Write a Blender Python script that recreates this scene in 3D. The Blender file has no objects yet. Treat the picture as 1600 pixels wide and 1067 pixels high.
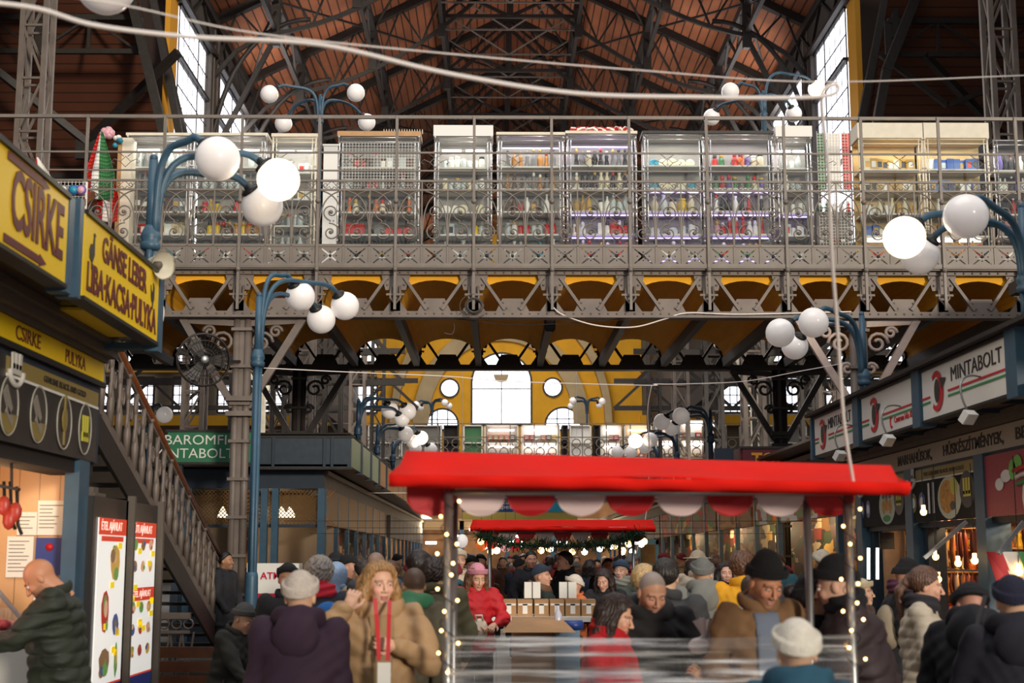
import bpy, math, random
import numpy as np
from mathutils import Vector, Matrix, Euler
random.seed(7)
R = math.radians
SC = bpy.context.scene
COL = SC.collection
# ---------------------------------------------------------------- camera
F = 2222.0                      # focal length in pixels of the 1600 wide frame
CAMZ = 1.7
PITCH = math.atan((872 - 533.5) / F)
YAW = math.atan((800 - 776) / F)
cd = bpy.data.cameras.new('camera')
cam = bpy.data.objects.new('camera', cd); COL.objects.link(cam)
cd.sensor_width = 36.0
cd.lens = 36.0 * F / 1600
cd.clip_start = 0.1; cd.clip_end = 500
cam.location = (0, 0, CAMZ)
cam.rotation_euler = (R(90) + PITCH, 0, -YAW)
cd.dof.use_dof = True
cd.dof.focus_distance = 22.5
cd.dof.aperture_fstop = 2.8
SC.camera = cam
CR = Euler((R(90) + PITCH, 0, -YAW)).to_matrix()
def ray(px, py):
    return CR @ Vector(((px - 800) / F, (533.5 - py) / F, -1.0))
def at(px, py, Y):
    """the world point seen at pixel (px, py) of the photograph at depth Y"""
    d = ray(px, py)
    return Vector((0, 0, CAMZ)) + d * (Y / d.y)
# ---------------------------------------------------------------- colour management, world, light
SC.view_settings.view_transform = 'Standard'
SC.view_settings.look = 'None'
SC.view_settings.gamma = 1.0
SC.view_settings.exposure = 0.14
SC.view_settings.use_curve_mapping = False
SC.render.film_transparent = False
SC.cycles.use_denoising = True
SC.cycles.max_bounces = 6
SC.cycles.diffuse_bounces = 3
SC.cycles.glossy_bounces = 3
SC.cycles.transmission_bounces = 4
SC.cycles.transparent_max_bounces = 24
SC.cycles.sample_clamp_indirect = 4.0
SC.cycles.caustics_reflective = False
SC.cycles.caustics_refractive = False
w = bpy.data.worlds.new('sky'); SC.world = w; w.use_nodes = True
bg = w.node_tree.nodes['Background']
bg.inputs[0].default_value = (0.93, 0.95, 1.0, 1)
bg.inputs[1].default_value = .5
def area(name, loc, target, sx, sy, power, col=(1, 1, 1), spread=math.pi):
    l = bpy.data.lights.new(name, 'AREA'); l.shape = 'RECTANGLE'; l.size = sx; l.size_y = sy
    l.energy = power; l.color = col; l.spread = spread
    o = bpy.data.objects.new(name, l); COL.objects.link(o); o.location = loc
    o.rotation_euler = (Vector(target) - Vector(loc)).to_track_quat('-Z', 'Y').to_euler()
    return o
def point(name, loc, power, col=(1, .75, .45), r=.12):
    l = bpy.data.lights.new(name, 'POINT'); l.energy = power; l.color = col; l.shadow_soft_size = r
    o = bpy.data.objects.new(name, l); COL.objects.link(o); o.location = loc
    return o
# low winter sun that comes through the gable windows behind the photographer's right shoulder
sl = bpy.data.lights.new('sun', 'SUN'); sl.energy = 2.1; sl.angle = R(7); sl.color = (1, .9, .76)
so = bpy.data.objects.new('sun', sl); COL.objects.link(so)
so.rotation_euler = Vector((-.40, .84, -.13)).to_track_quat('-Z', 'Y').to_euler()
# area lights added overhead as fill; no skylights are built
area('overhead_fill_near', (0, 10, 17), (0, 16, 0), 12, 10, 900, (1, .96, .92))
area('overhead_fill_far', (.5, 58, 17), (.5, 58, 0), 14, 24, 2600, (1, .96, .9))
area('clerestory_fill_left', (-9.4, 54, 17), (3, 58, 24), 12, 4, 650, (1, .97, .94))  # added beside the left windows to brighten the roof boards
area('clerestory_fill_right', (10.4, 54, 17), (-2, 58, 24), 12, 4, 650, (1, .97, .94))  # same added light on the right
area('end_wall_fill', (.5, 84, 19), (.5, 100, 9), 14, 5, 1600, (1, .97, .92))  # added fill aimed at the end wall to brighten its yellow
area('overhead_fill_mid', (.5, 36, 16), (.5, 36, 0), 12, 8, 700, (1, .96, .9))

# ---------------------------------------------------------------- helpers
def lin(c):
    if isinstance(c, str):
        c = tuple(int(c[i:i+2], 16) / 255 for i in (0, 2, 4))
    return tuple(x / 12.92 if x <= .04045 else ((x + .055) / 1.055) ** 2.4 for x in c)
MATS = {}
def mat(name, col='808080', rough=.6, metal=0., emit=0., ecol=None, noise=0., scale=8., bump=0., bscale=30., alpha=1., attr=None, coat=0.):
    if name in MATS: return MATS[name]
    m = bpy.data.materials.new(name); m.use_nodes = True; nt = m.node_tree; N = nt.nodes; L = nt.links
    b = N['Principled BSDF']; c = lin(col)
    b.inputs['Base Color'].default_value = (*c, 1)
    b.inputs['Roughness'].default_value = rough; b.inputs['Metallic'].default_value = metal
    b.inputs['Alpha'].default_value = alpha
    if coat: b.inputs['Coat Weight'].default_value = coat
    if emit:
        b.inputs['Emission Color'].default_value = (*(lin(ecol) if ecol else c), 1)
        b.inputs['Emission Strength'].default_value = emit
    tc = None
    if noise or bump:
        tc = N.new('ShaderNodeTexCoord')
    if attr:
        a = N.new('ShaderNodeAttribute'); a.attribute_name = attr
        L.new(a.outputs['Color'], b.inputs['Base Color'])
    elif noise:
        n = N.new('ShaderNodeTexNoise'); n.inputs['Scale'].default_value = scale; n.inputs['Detail'].default_value = 5
        r = N.new('ShaderNodeValToRGB')
        r.color_ramp.elements[0].position = .3; r.color_ramp.elements[1].position = .7
        r.color_ramp.elements[0].color = (*[max(0, x * (1 - noise)) for x in c], 1)
        r.color_ramp.elements[1].color = (*[min(1, x * (1 + noise)) for x in c], 1)
        L.new(tc.outputs['Object'], n.inputs['Vector']); L.new(n.outputs['Fac'], r.inputs['Fac']); L.new(r.outputs['Color'], b.inputs['Base Color'])
    if bump:
        n2 = N.new('ShaderNodeTexNoise'); n2.inputs['Scale'].default_value = bscale; n2.inputs['Detail'].default_value = 4
        bp = N.new('ShaderNodeBump'); bp.inputs['Strength'].default_value = bump; bp.inputs['Distance'].default_value = .02
        L.new(tc.outputs['Object'], n2.inputs['Vector']); L.new(n2.outputs['Fac'], bp.inputs['Height']); L.new(bp.outputs['Normal'], b.inputs['Normal'])
    MATS[name] = m
    return m
def striped(name, col, axis, pitch, gap='201008', gapw=.12, rough=.7, noise=.25):
    """boards: a line of dark gaps across one object axis"""
    m = bpy.data.materials.new(name); m.use_nodes = True; nt = m.node_tree; N = nt.nodes; L = nt.links
    b = N['Principled BSDF']; b.inputs['Roughness'].default_value = rough
    tc = N.new('ShaderNodeTexCoord'); sp = N.new('ShaderNodeSeparateXYZ'); L.new(tc.outputs['Object'], sp.inputs[0])
    d = N.new('ShaderNodeMath'); d.operation = 'DIVIDE'; d.inputs[1].default_value = pitch; L.new(sp.outputs[axis], d.inputs[0])
    fr = N.new('ShaderNodeMath'); fr.operation = 'FRACT'; L.new(d.outputs[0], fr.inputs[0])
    lt = N.new('ShaderNodeMath'); lt.operation = 'LESS_THAN'; lt.inputs[1].default_value = gapw; L.new(fr.outputs[0], lt.inputs[0])
    n = N.new('ShaderNodeTexNoise'); n.inputs['Scale'].default_value = .6; n.inputs['Detail'].default_value = 6; L.new(tc.outputs['Object'], n.inputs['Vector'])
    r = N.new('ShaderNodeValToRGB'); c = lin(col)
    r.color_ramp.elements[0].position = .3; r.color_ramp.elements[1].position = .7
    r.color_ramp.elements[0].color = (*[x * (1 - noise) for x in c], 1); r.color_ramp.elements[1].color = (*[min(1, x * (1 + noise)) for x in c], 1)
    L.new(n.outputs['Fac'], r.inputs['Fac'])
    mx = N.new('ShaderNodeMix'); mx.data_type = 'RGBA'; L.new(lt.outputs[0], mx.inputs[0]); L.new(r.outputs['Color'], mx.inputs[6]); mx.inputs[7].default_value = (*lin(gap), 1)
    L.new(mx.outputs[2], b.inputs['Base Color'])
    return m
def checker_mat(name, c1, c2, scale, rough=.5):
    m = bpy.data.materials.new(name); m.use_nodes = True; nt = m.node_tree; N = nt.nodes; L = nt.links
    b = N['Principled BSDF']; b.inputs['Roughness'].default_value = rough
    tc = N.new('ShaderNodeTexCoord'); br = N.new('ShaderNodeTexBrick'); L.new(tc.outputs['Object'], br.inputs['Vector'])
    br.inputs['Color1'].default_value = (*lin(c1), 1); br.inputs['Color2'].default_value = (*lin(c2), 1); br.inputs['Mortar'].default_value = (*[x * .4 for x in lin(c1)], 1)
    br.inputs['Scale'].default_value = scale; br.offset = 0; br.inputs['Mortar Size'].default_value = .012; br.inputs['Brick Width'].default_value = .5; br.inputs['Row Height'].default_value = .5
    L.new(br.outputs['Color'], b.inputs['Base Color'])
    return m
def cells(name, cols, scale, rough=.5, emit=0.):
    """small coloured patches (printed goods panels)"""
    m = bpy.data.materials.new(name); m.use_nodes = True; nt = m.node_tree; N = nt.nodes; L = nt.links
    b = N['Principled BSDF']; b.inputs['Roughness'].default_value = rough
    tc = N.new('ShaderNodeTexCoord'); mp = N.new('ShaderNodeMapping'); mp.inputs['Scale'].default_value = (1, .35, 1); v = N.new('ShaderNodeTexVoronoi'); v.inputs['Scale'].default_value = scale; v.distance = 'CHEBYCHEV'
    L.new(tc.outputs['Object'], mp.inputs[0]); L.new(mp.outputs[0], v.inputs['Vector'])
    r = N.new('ShaderNodeValToRGB'); r.color_ramp.interpolation = 'CONSTANT'
    s = N.new('ShaderNodeSeparateColor'); L.new(v.outputs['Color'], s.inputs[0]); L.new(s.outputs[0], r.inputs['Fac'])
    els = r.color_ramp.elements
    while len(els) < len(cols): els.new(.5)
    for i, c in enumerate(cols):
        els[i].position = i / len(cols); els[i].color = (*lin(c), 1)
    L.new(r.outputs['Color'], b.inputs['Base Color'])
    if emit:
        L.new(r.outputs['Color'], b.inputs['Emission Color']); b.inputs['Emission Strength'].default_value = emit
    return m

def tag(o, label=None, cat=None, group=None, kind=None):
    if label: o['label'] = label
    if cat: o['category'] = cat
    if group: o['group'] = group
    if kind: o['kind'] = kind
    return o
def thing(name, label, cat, loc=(0, 0, 0), rz=0., group=None):
    o = bpy.data.objects.new(name, None); COL.objects.link(o)
    o.location = loc; o.rotation_euler = (0, 0, rz); o.empty_display_size = .1
    return tag(o, label, cat, group)
def dup(root, loc=None, rz=None, label=None, group=None, scale=None):
    r = root.copy(); COL.objects.link(r)
    if loc is not None: r.location = loc
    if rz is not None: r.rotation_euler = (0, 0, rz)
    if scale is not None: r.scale = scale if not isinstance(scale, (int, float)) else (scale,) * 3
    if label: r['label'] = label
    if group: r['group'] = group
    for ch in list(root.children):
        c = ch.copy(); COL.objects.link(c); c.parent = r
        for g in list(ch.children):
            d = g.copy(); COL.objects.link(d); d.parent = c
    return r
def frame_of(d):
    d = d.normalized(); up = Vector((0, 0, 1)) if abs(d.z) < .95 else Vector((0, 1, 0))
    s = d.cross(up).normalized(); u = s.cross(d).normalized()
    return s, u
class MB:
    """collects shapes, builds ONE mesh object"""
    def __init__(self): self.v = []; self.f = []; self.m = []; self.s = []; self.isl = []
    def add(self, vs, fs, mi=0, smooth=False):
        n = len(self.v); self.isl.append((n, len(self.f))); self.v.extend([tuple(v) for v in vs]); self.f.extend([tuple(i + n for i in f) for f in fs])
        self.m.extend([mi] * len(fs)); self.s.extend([smooth] * len(fs)); return self
    def box(self, c, s, mi=0, M=None):
        x, y, z = (k / 2 for k in s); vs = [Vector((a * x, b * y, e * z)) for a in (-1, 1) for b in (-1, 1) for e in (-1, 1)]
        if M is not None: vs = [M @ v for v in vs]
        vs = [v + Vector(c) for v in vs]
        return self.add(vs, [(0, 1, 3, 2), (4, 6, 7, 5), (0, 4, 5, 1), (2, 3, 7, 6), (0, 2, 6, 4), (1, 5, 7, 3)], mi)
    def bb(self, a, b, mi=0):
        return self.box([(p + q) / 2 for p, q in zip(a, b)], [abs(p - q) for p, q in zip(a, b)], mi)
    def bar(self, p, q, w, h=None, mi=0):
        p = Vector(p); q = Vector(q); h = h or w; d = q - p
        if d.length < 1e-6: return self
        s, u = frame_of(d); s = s * w / 2; u = u * h / 2
        vs = [p - s - u, p + s - u, p + s + u, p - s + u, q - s - u, q + s - u, q + s + u, q - s + u]
        return self.add(vs, [(0, 3, 2, 1), (4, 5, 6, 7), (0, 1, 5, 4), (1, 2, 6, 5), (2, 3, 7, 6), (3, 0, 4, 7)], mi)
    def tube(self, pts, r, n=8, mi=0, caps=True, closed=False):
        pts = [Vector(p) for p in pts]; k = len(pts); rs = r if isinstance(r, (list, tuple)) else [r] * k
        vs = []; U = None
        for i in range(k):
            if closed: d = pts[(i + 1) % k] - pts[i - 1]
            else: d = pts[min(i + 1, k - 1)] - pts[max(i - 1, 0)]
            if d.length < 1e-9: d = Vector((0, 0, 1))
            d.normalize()
            if U is None: s, U = frame_of(d)
            U = (U - d * U.dot(d))
            if U.length < 1e-6: s, U = frame_of(d)
            U.normalize(); S = d.cross(U)
            for j in range(n):
                a = 2 * math.pi * j / n; vs.append(pts[i] + (S * math.cos(a) + U * math.sin(a)) * rs[i])
        fs = []
        for i in range(k if closed else k - 1):
            i2 = (i + 1) % k
            for j in range(n):
                j2 = (j + 1) % n; fs.append((i * n + j, i * n + j2, i2 * n + j2, i2 * n + j))
        if caps and not closed:
            fs.append(tuple(range(n - 1, -1, -1))); fs.append(tuple((k - 1) * n + j for j in range(n)))
        return self.add(vs, fs, mi, True)
    def lathe(self, c, prof, n=16, mi=0, M=None):
        c = Vector(c); vs = []; k = len(prof)
        for (r, z) in prof:
            for j in range(n):
                a = 2 * math.pi * j / n; v = Vector((r * math.cos(a), r * math.sin(a), z))
                vs.append((M @ v if M is not None else v) + c)
        fs = [(i * n + j, i * n + (j + 1) % n, (i + 1) * n + (j + 1) % n, (i + 1) * n + j) for i in range(k - 1) for j in range(n)]
        fs.append(tuple(range(n - 1, -1, -1))); fs.append(tuple((k - 1) * n + j for j in range(n)))
        return self.add(vs, fs, mi, True)
    def ball(self, c, r, n=16, mi=0, sc=(1, 1, 1), M=None):
        h = n // 2
        prof = [(max(1e-4, math.sin(math.pi * i / h)) * r, -math.cos(math.pi * i / h) * r) for i in range(h + 1)]
        S = Matrix.Diagonal(Vector(sc)).to_3x3()
        return self.lathe(c, prof, n, mi, (M @ S) if M is not None else S)
    def prism(self, poly, a, b, mi=0, o=(0, 0, 0), ux=(1, 0, 0), uy=(0, 0, 1), un=(0, 1, 0)):
        """2D polygon in the plane (ux, uy) through o, swept from a to b along un"""
        o = Vector(o); ux = Vector(ux); uy = Vector(uy); un = Vector(un); n = len(poly)
        vs = [o + ux * p[0] + uy * p[1] + un * a for p in poly] + [o + ux * p[0] + uy * p[1] + un * b for p in poly]
        fs = [tuple(range(n)), tuple(range(2 * n - 1, n - 1, -1))] + [(i, i + n, (i + 1) % n + n, (i + 1) % n) for i in range(n)]
        return self.add(vs, fs, mi)
    def split(self, name, mats, parent=None):
        """each added shape becomes an object of its own"""
        e = self.isl + [(len(self.v), len(self.f))]; out = []
        for (v0, f0), (v1, f1) in zip(e, e[1:]):
            q = MB(); q.v = self.v[v0:v1]; q.f = [tuple(i - v0 for i in f) for f in self.f[f0:f1]]; q.m = self.m[f0:f1]; q.s = self.s[f0:f1]; out.append(q.build(name, mats, parent))
        return out
    def quad(self, a, b, c, d, mi=0): return self.add([a, b, c, d], [(0, 1, 2, 3)], mi)
    def build(self, name, mats, parent=None, world=True, smooth=None):
        me = bpy.data.meshes.new(name)
        off = Vector(parent.location) if (parent is not None and world) else None
        if parent is not None and parent.parent is not None and world: off = off + Vector(parent.parent.location)
        vs = [tuple(Vector(v) - off) for v in self.v] if off is not None else self.v
        me.from_pydata(vs, [], self.f)
        for m_ in (mats if isinstance(mats, (list, tuple)) else [mats]): me.materials.append(m_)
        me.polygons.foreach_set('material_index', self.m)
        me.polygons.foreach_set('use_smooth', self.s if smooth is None else [smooth] * len(self.f))
        me.update()
        o = bpy.data.objects.new(name, me); COL.objects.link(o); o.parent = parent
        return o
def struct(name, mb, m):
    o = mb.build(name, m); o['kind'] = 'structure'; return o
def bez(p0, p1, p2, p3, n=14):
    p0, p1, p2, p3 = map(Vector, (p0, p1, p2, p3))
    return [p0 * (1 - t) ** 3 + p1 * 3 * t * (1 - t) ** 2 + p2 * 3 * t * t * (1 - t) + p3 * t ** 3 for t in [i / n for i in range(n + 1)]]
def spline(pts, n=8):
    """Catmull-Rom through pts"""
    P = [Vector(p) for p in pts]; P = [P[0] * 2 - P[1]] + P + [P[-1] * 2 - P[-2]]; out = []
    for i in range(1, len(P) - 2):
        for k in range(n):
            t = k / n; a, b, c, d = P[i - 1:i + 3]
            out.append(.5 * ((2 * b) + (c - a) * t + (2 * a - 5 * b + 4 * c - d) * t * t + (3 * b - a - 3 * c + d) * t ** 3))
    out.append(P[-2]); return out
def text(name, s, loc, h, m, parent=None, width=None, rot=(R(90), 0, 0), bold=0., ext=.003, align='CENTER', space=1.0, shear=0.):
    """writing as real raised letters; h = capital height in metres, width = fit to this width"""
    c = bpy.data.curves.new(name, 'FONT'); c.body = s; c.align_x = align; c.align_y = 'CENTER'
    c.size = h / .72; c.extrude = ext; c.offset = bold; c.space_character = space; c.resolution_u = 3; c.shear = shear
    o = bpy.data.objects.new(name, c); COL.objects.link(o)
    sx = 1.0
    if width:
        bpy.context.view_layer.update(); sx = width / max(o.dimensions.x, 1e-4)
    o.data.materials.append(m)
    dg = bpy.context.evaluated_depsgraph_get(); me = bpy.data.meshes.new_from_object(o.evaluated_get(dg)); bpy.data.objects.remove(o)
    o = bpy.data.objects.new(name, me); COL.objects.link(o)
    off = Vector(parent.location) if parent is not None else Vector((0, 0, 0))
    if parent is not None and parent.parent is not None: off = off + Vector(parent.parent.location)
    o.location = Vector(loc) - off; o.rotation_euler = rot; o.scale = (sx, 1, 1); o.parent = parent
    return o

BLUE = mat('blue_paint', '355468', .45, noise=.12)
NAVY = mat('navy_paint', '1E2C3A', .5, noise=.15)
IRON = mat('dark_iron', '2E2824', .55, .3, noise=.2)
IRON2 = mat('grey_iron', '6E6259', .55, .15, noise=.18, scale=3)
IRON3 = mat('bridge_iron', '746A60', .5, .1, noise=.15, scale=3)
CHROME = mat('chrome', 'D8D4D0', .22, .85)
STEEL = mat('steel', '9A9A98', .35, .8)
WHITE = mat('white_paint', 'E6E3DC', .55)
CREAM = mat('cream_paint', 'DCD2BC', .6, noise=.06)
BLACK = mat('black', '121212', .5)
DARK = mat('dark_interior', '241C17', .8)
YEL = mat('yellow_sign', 'EBC400', .45)
OCHRE = mat('ochre_plaster', 'E8A820', .8, noise=.08, scale=1.2)
GLOBE = mat('opal_globe', 'EFE9E6', .18, emit=.12, ecol='FFF4EC')
GLOBE_ON = mat('opal_globe_lit', 'FFF6E8', .3, emit=1.7, ecol='FFE9C4')
TUBE = mat('lit_tube', 'FFFFFF', .4, emit=7, ecol='FFF4EE')
TUBEV = mat('violet_led_strip', 'D9C8FF', .4, emit=4.5, ecol='B99BFF')
WARM = mat('warm_bulb', 'FFE2B0', .4, emit=9, ecol='FFC070')
SKYG = mat('daylit_glass', 'F4F6FF', .3, emit=2.2, ecol='F2F4FF')
def glassm(name, tint=(1, 1, 1), gl=.1):
    m = bpy.data.materials.new(name); m.use_nodes = True; nt = m.node_tree; nt.nodes.clear(); N = nt.nodes
    o = N.new('ShaderNodeOutputMaterial'); t = N.new('ShaderNodeBsdfTransparent'); t.inputs[0].default_value = (*tint, 1)
    g = N.new('ShaderNodeBsdfGlossy'); g.inputs['Roughness'].default_value = .05
    x = N.new('ShaderNodeMixShader'); x.inputs[0].default_value = gl
    nt.links.new(t.outputs[0], x.inputs[1]); nt.links.new(g.outputs[0], x.inputs[2]); nt.links.new(x.outputs[0], o.inputs[0]); return m
GLASS = glassm('clear_glass', (.95, .97, .96), .06)
WOODR = mat('red_brown_wood', '6A3A1C', .4, noise=.2, scale=5)
RED = mat('red_fabric', 'DC1E14', .9, noise=.06, scale=3, bump=.15, bscale=6)
RED.node_tree.nodes['Principled BSDF'].inputs['Specular IOR Level'].default_value = .12
# ================================================================ the hall
BOARDS_Y = striped('roof_boards', '9A5A38', 0, .30, '3A1C10', .16)
BOARDS_X = striped('aisle_boards', '542A14', 2, .22, '2C1206', .14)
FLOORM = checker_mat('floor_tiles', '6E6860', '7C756C', 1.2)
for nm_, xa_, xb_ in (('left', -30, -6.6), ('right', 8.3, 31)):
    struct('floor_gallery_' + nm_, MB().bb((xa_, -8, 5.9), (xb_, 22.6, 6.1)), mat('gallery_slab', '4A3F36', .8))  # unseen slab, put in to shade the side aisles from above
struct('floor', MB().bb((-26, -8, -.2), (28, 101, 0)), FLOORM)
XL, XR, XC = -10., 11., .5
EZ, RZ = CAMZ + 18.5, CAMZ + 23.75
m = MB()
m.add([(XL - .6, 41.5, EZ - .3), (XC, 41.5, RZ), (XC, 101, RZ), (XL - .6, 101, EZ - .3)], [(0, 1, 2, 3)])
m.add([(XC, 41.5, RZ), (XR + .6, 41.5, EZ - .3), (XR + .6, 101, EZ - .3), (XC, 101, RZ)], [(0, 1, 2, 3)])
m.add([(XL - .6, 41.5, EZ), (XC, 41.5, RZ + .3), (XC, 101, RZ + .3), (XL - .6, 101, EZ)], [(3, 2, 1, 0)])
m.add([(XC, 41.5, RZ + .3), (XR + .6, 41.5, EZ), (XR + .6, 101, EZ), (XC, 101, RZ + .3)], [(3, 2, 1, 0)])
struct('ceiling', m, BOARDS_Y)
# transept roofs beyond the aisle gaps: the far slope of a gable running across
for sx, x0, x1 in ((-1, -30, XL - .1), (1, XR + .1, 31)):
    m = MB()
    m.add([(x0, 35.5, CAMZ + 18.5), (x1, 35.5, CAMZ + 18.5), (x1, 46, CAMZ + 7.5), (x0, 46, CAMZ + 7.5)], [(0, 3, 2, 1)])
    m.add([(x0, 35.5, CAMZ + 18.7), (x1, 35.5, CAMZ + 18.7), (x1, 46.2, CAMZ + 7.5), (x0, 46.2, CAMZ + 7.5)], [(0, 1, 2, 3)])
    m.add([(x0, 35.5, CAMZ + 18.5), (x1, 35.5, CAMZ + 18.5), (x1, 22, CAMZ + 10), (x0, 22, CAMZ + 10)], [(0, 1, 2, 3)])
    struct('roof_transept_left' if sx < 0 else 'roof_transept_right', m, BOARDS_X)
    m = MB()
    X = [x for x in (x0, x1)]
    for k, D in enumerate((38.5, 42.)):
        zt = CAMZ + 18.5 - 11 * (D - 35.5) / 10.5 - .25
        m.bar((x0, D, zt), (x1, D, zt), .14, .16); m.bar((x0, D, zt - 1.0), (x1, D, zt - 1.0), .12, .14)
        n = 14; w_ = (x1 - x0) / n
        for i in range(n + 1):
            x = x0 + i * w_; m.bar((x, D, zt), (x, D, zt - 1.), .09 if i % 2 else .2, .08)
            if i < n:
                a, b = (zt, zt - 1.) if i % 2 else (zt - 1., zt)
                m.bar((x, D, a), (x + w_, D, b), .07, .07)
        # big knee braces under the purlin truss
        for i in range(0, n - 3, 5):
            xa = x0 + i * w_ + 1; m.bar((xa, D, zt - 1.), (xa + 2.9, D + 1.5, zt - 3.2), .2, .2); m.bar((xa + 5.8, D, zt - 1.), (xa + 2.9, D + 1.5, zt - 3.2), .2, .2)
            m.box((xa + 2.9, D + 1.5, zt - 3.4), (.6, .2, .6))
    o = m.build('aisle_roof_truss', IRON)
    tag(o, 'dark lattice trusses under the %s brown board roof' % ('left-hand' if sx < 0 else 'right-hand'), 'roof truss')
    # edge braces of the opening, seen in front of the windows
    m = MB()
    if sx < 0:
        m.bar(at(196, -40, 38), at(256, 210, 38), .24, .24); m.bar(at(232, -40, 40), at(290, 260, 40), .2, .2)
        m.bar(at(150, -20, 39), at(226, 66, 39), .12, .12); m.bar(at(216, -20, 38.5), at(216, 60, 38.5), .18, .18)
        m.tube([at(252, 60, 41), at(262, 110, 41), at(276, 170, 41), at(288, 215, 41)], .14, 6)
    else:
        m.bar(at(1445, -40, 38), at(1385, 110, 38), .26, .26); m.bar(at(1385, 110, 38), at(1366, 215, 38), .24, .24)
        m.bar(at(1390, -40, 40), at(1340, 215, 40), .2, .2); m.bar(at(1398, -30, 38.5), at(1398, 60, 38.5), .18, .18)
        m.bar(at(1375, 85, 39), at(1480, 165, 39), .14, .14); m.bar(at(1600, 118, 39), at(1480, 165, 39), .14, .14)
    tag(m.build('gap_brace', IRON), 'dark riveted iron brace beside the %s clerestory window' % ('left' if sx < 0 else 'right'), 'brace')
# clerestory walls with windows
for nm_, xa_, xb_ in (('left', -30, -10.1), ('right', 11.1, 31)):
    struct('wall_gable_' + nm_, MB().bb((xa_, 42.6, CAMZ + 12), (xb_, 42.7, 32)), mat('gable_dark', '2A1A12', .9))
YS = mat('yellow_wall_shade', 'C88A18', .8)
wn = 1
for sx, x in ((-1, XL), (1, XR)):
    side = 'left' if sx < 0 else 'right'
    m = MB()
    zb, zm, zt = CAMZ + 9.4, CAMZ + 15.4, CAMZ + 17.1
    bays = [(42.4, 46.7), (48.2, 54.4), (55.4, 61.5)]
    m.bb((x - .25, 41.2, zb - 1.2), (x + .25, 101, zb)); m.bb((x - .25, 41.2, zt), (x + .25, 101, EZ + .2))
    ends = [41.9] + [q for b in bays for q in b] + [101]
    for i in range(2, len(ends), 2): m.bb((x - .25, ends[i], zb), (x + .25, ends[i + 1], zt))
    struct('wall_' + side, m, mat('clerestory_iron', '3A322C', .7, noise=.2))
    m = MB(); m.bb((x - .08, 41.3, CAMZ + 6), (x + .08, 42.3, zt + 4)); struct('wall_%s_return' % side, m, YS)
    for (a, b) in bays:
        g = MB().bb((x - .03, a, zb), (x + .03, b, zt)); wo = g.build('window_%d' % wn, SKYG); wo['kind'] = 'structure'
        f = MB(); xi = x - sx * .1
        for z in (zb, (zb + zm) / 2, zm, zt): f.bar((xi, a, z), (xi, b, z), .22 if z == zm else .1, .1)
        k = int((b - a) / .7)
        for i in range(k + 1):
            y = a + (b - a) * i / k; wd = .14 if i % 4 == 0 else .035
            f.bar((xi, y, zb), (xi, y, zt), .012, wd)
        z = zb
        while z < zt: f.bar((xi, a, z), (xi, b, z), .03, .03); z += .85
        f.build('window_frame', IRON, wo); wn += 1
# nave trusses
P_OFF = (2.7, 5.4, 8.2)
def rafter_z(x): return RZ - abs(x - XC) / (XR - XC) * (RZ - EZ) - .12
for k, D in enumerate((47.3, 53.6, 59.9, 66.2, 72.5, 78.8, 85.1, 91.4)):
    m = MB()
    for s in (-1, 1):
        xe = XC + s * 10.4
        m.bar((xe, D, rafter_z(xe)), (XC, D, RZ - .12), .3, .34)
        # lattice lower chord, bowing below the rafter
        prev = None; n = 12
        for i in range(n + 1):
            t = i / n; x = xe + (XC - xe) * t
            lo = rafter_z(x) - (.5 + 1.5 * math.sin(math.pi * min(1, t * 1.02)) ** .8 + (1.6 if t < .12 else 0) * (1 - t / .12 if t < .12 else 0))
            cur = Vector((x, D, lo)); up = Vector((x, D, rafter_z(x)))
            if prev:
                m.bar(prev[0], cur, .12, .14)
                m.bar(prev[0] if i % 2 else prev[1], up if i % 2 else cur, .07, .07)
            prev = (cur, up)
        for po in P_OFF:
            x = XC + s * po; m.bar((x, D, rafter_z(x)), (x, D, rafter_z(x) - 2.0), .3, .22)
        # big spandrel bracket down to the column
        m.tube(bez((xe, D, EZ - 5.5), (xe - s * .2, D, EZ - 2), (xe - s * 1.5, D, EZ), (xe - s * 3.4, D, rafter_z(xe - s * 3.4) - 1.6)), .09, 6)
        m.bar((xe, D, EZ - 5.2), (xe - s * 2.2, D, EZ - .6), .16, .16)
    m.bar((XC - 2.9, D, RZ - 2.6), (XC + 2.9, D, RZ - 2.6), .14, .14); m.bar((XC, D, RZ), (XC, D, RZ - 2.6), .26, .22)
    for s in (-1, 1): m.bar((XC, D, RZ - 2.6), (XC + s * 2.7, D, RZ - 1.3), .12, .12); m.bar((XC, D, RZ - .3), (XC + s * 2.7, D, RZ - 2.6), .1, .1)
    o = m.build('roof_truss', IRON)
    tag(o, ['nearest roof truss over the nave, at the first window column', 'second roof truss over the nave from the front', 'third roof truss over the nave from the front', 'fourth roof truss over the nave from the front', 'fifth roof truss over the nave from the front', 'sixth roof truss over the nave from the front', 'seventh roof truss over the nave from the front', 'last roof truss over the nave, nearest the end wall'][k], 'roof truss', 'iron trusses of the nave roof')
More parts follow.
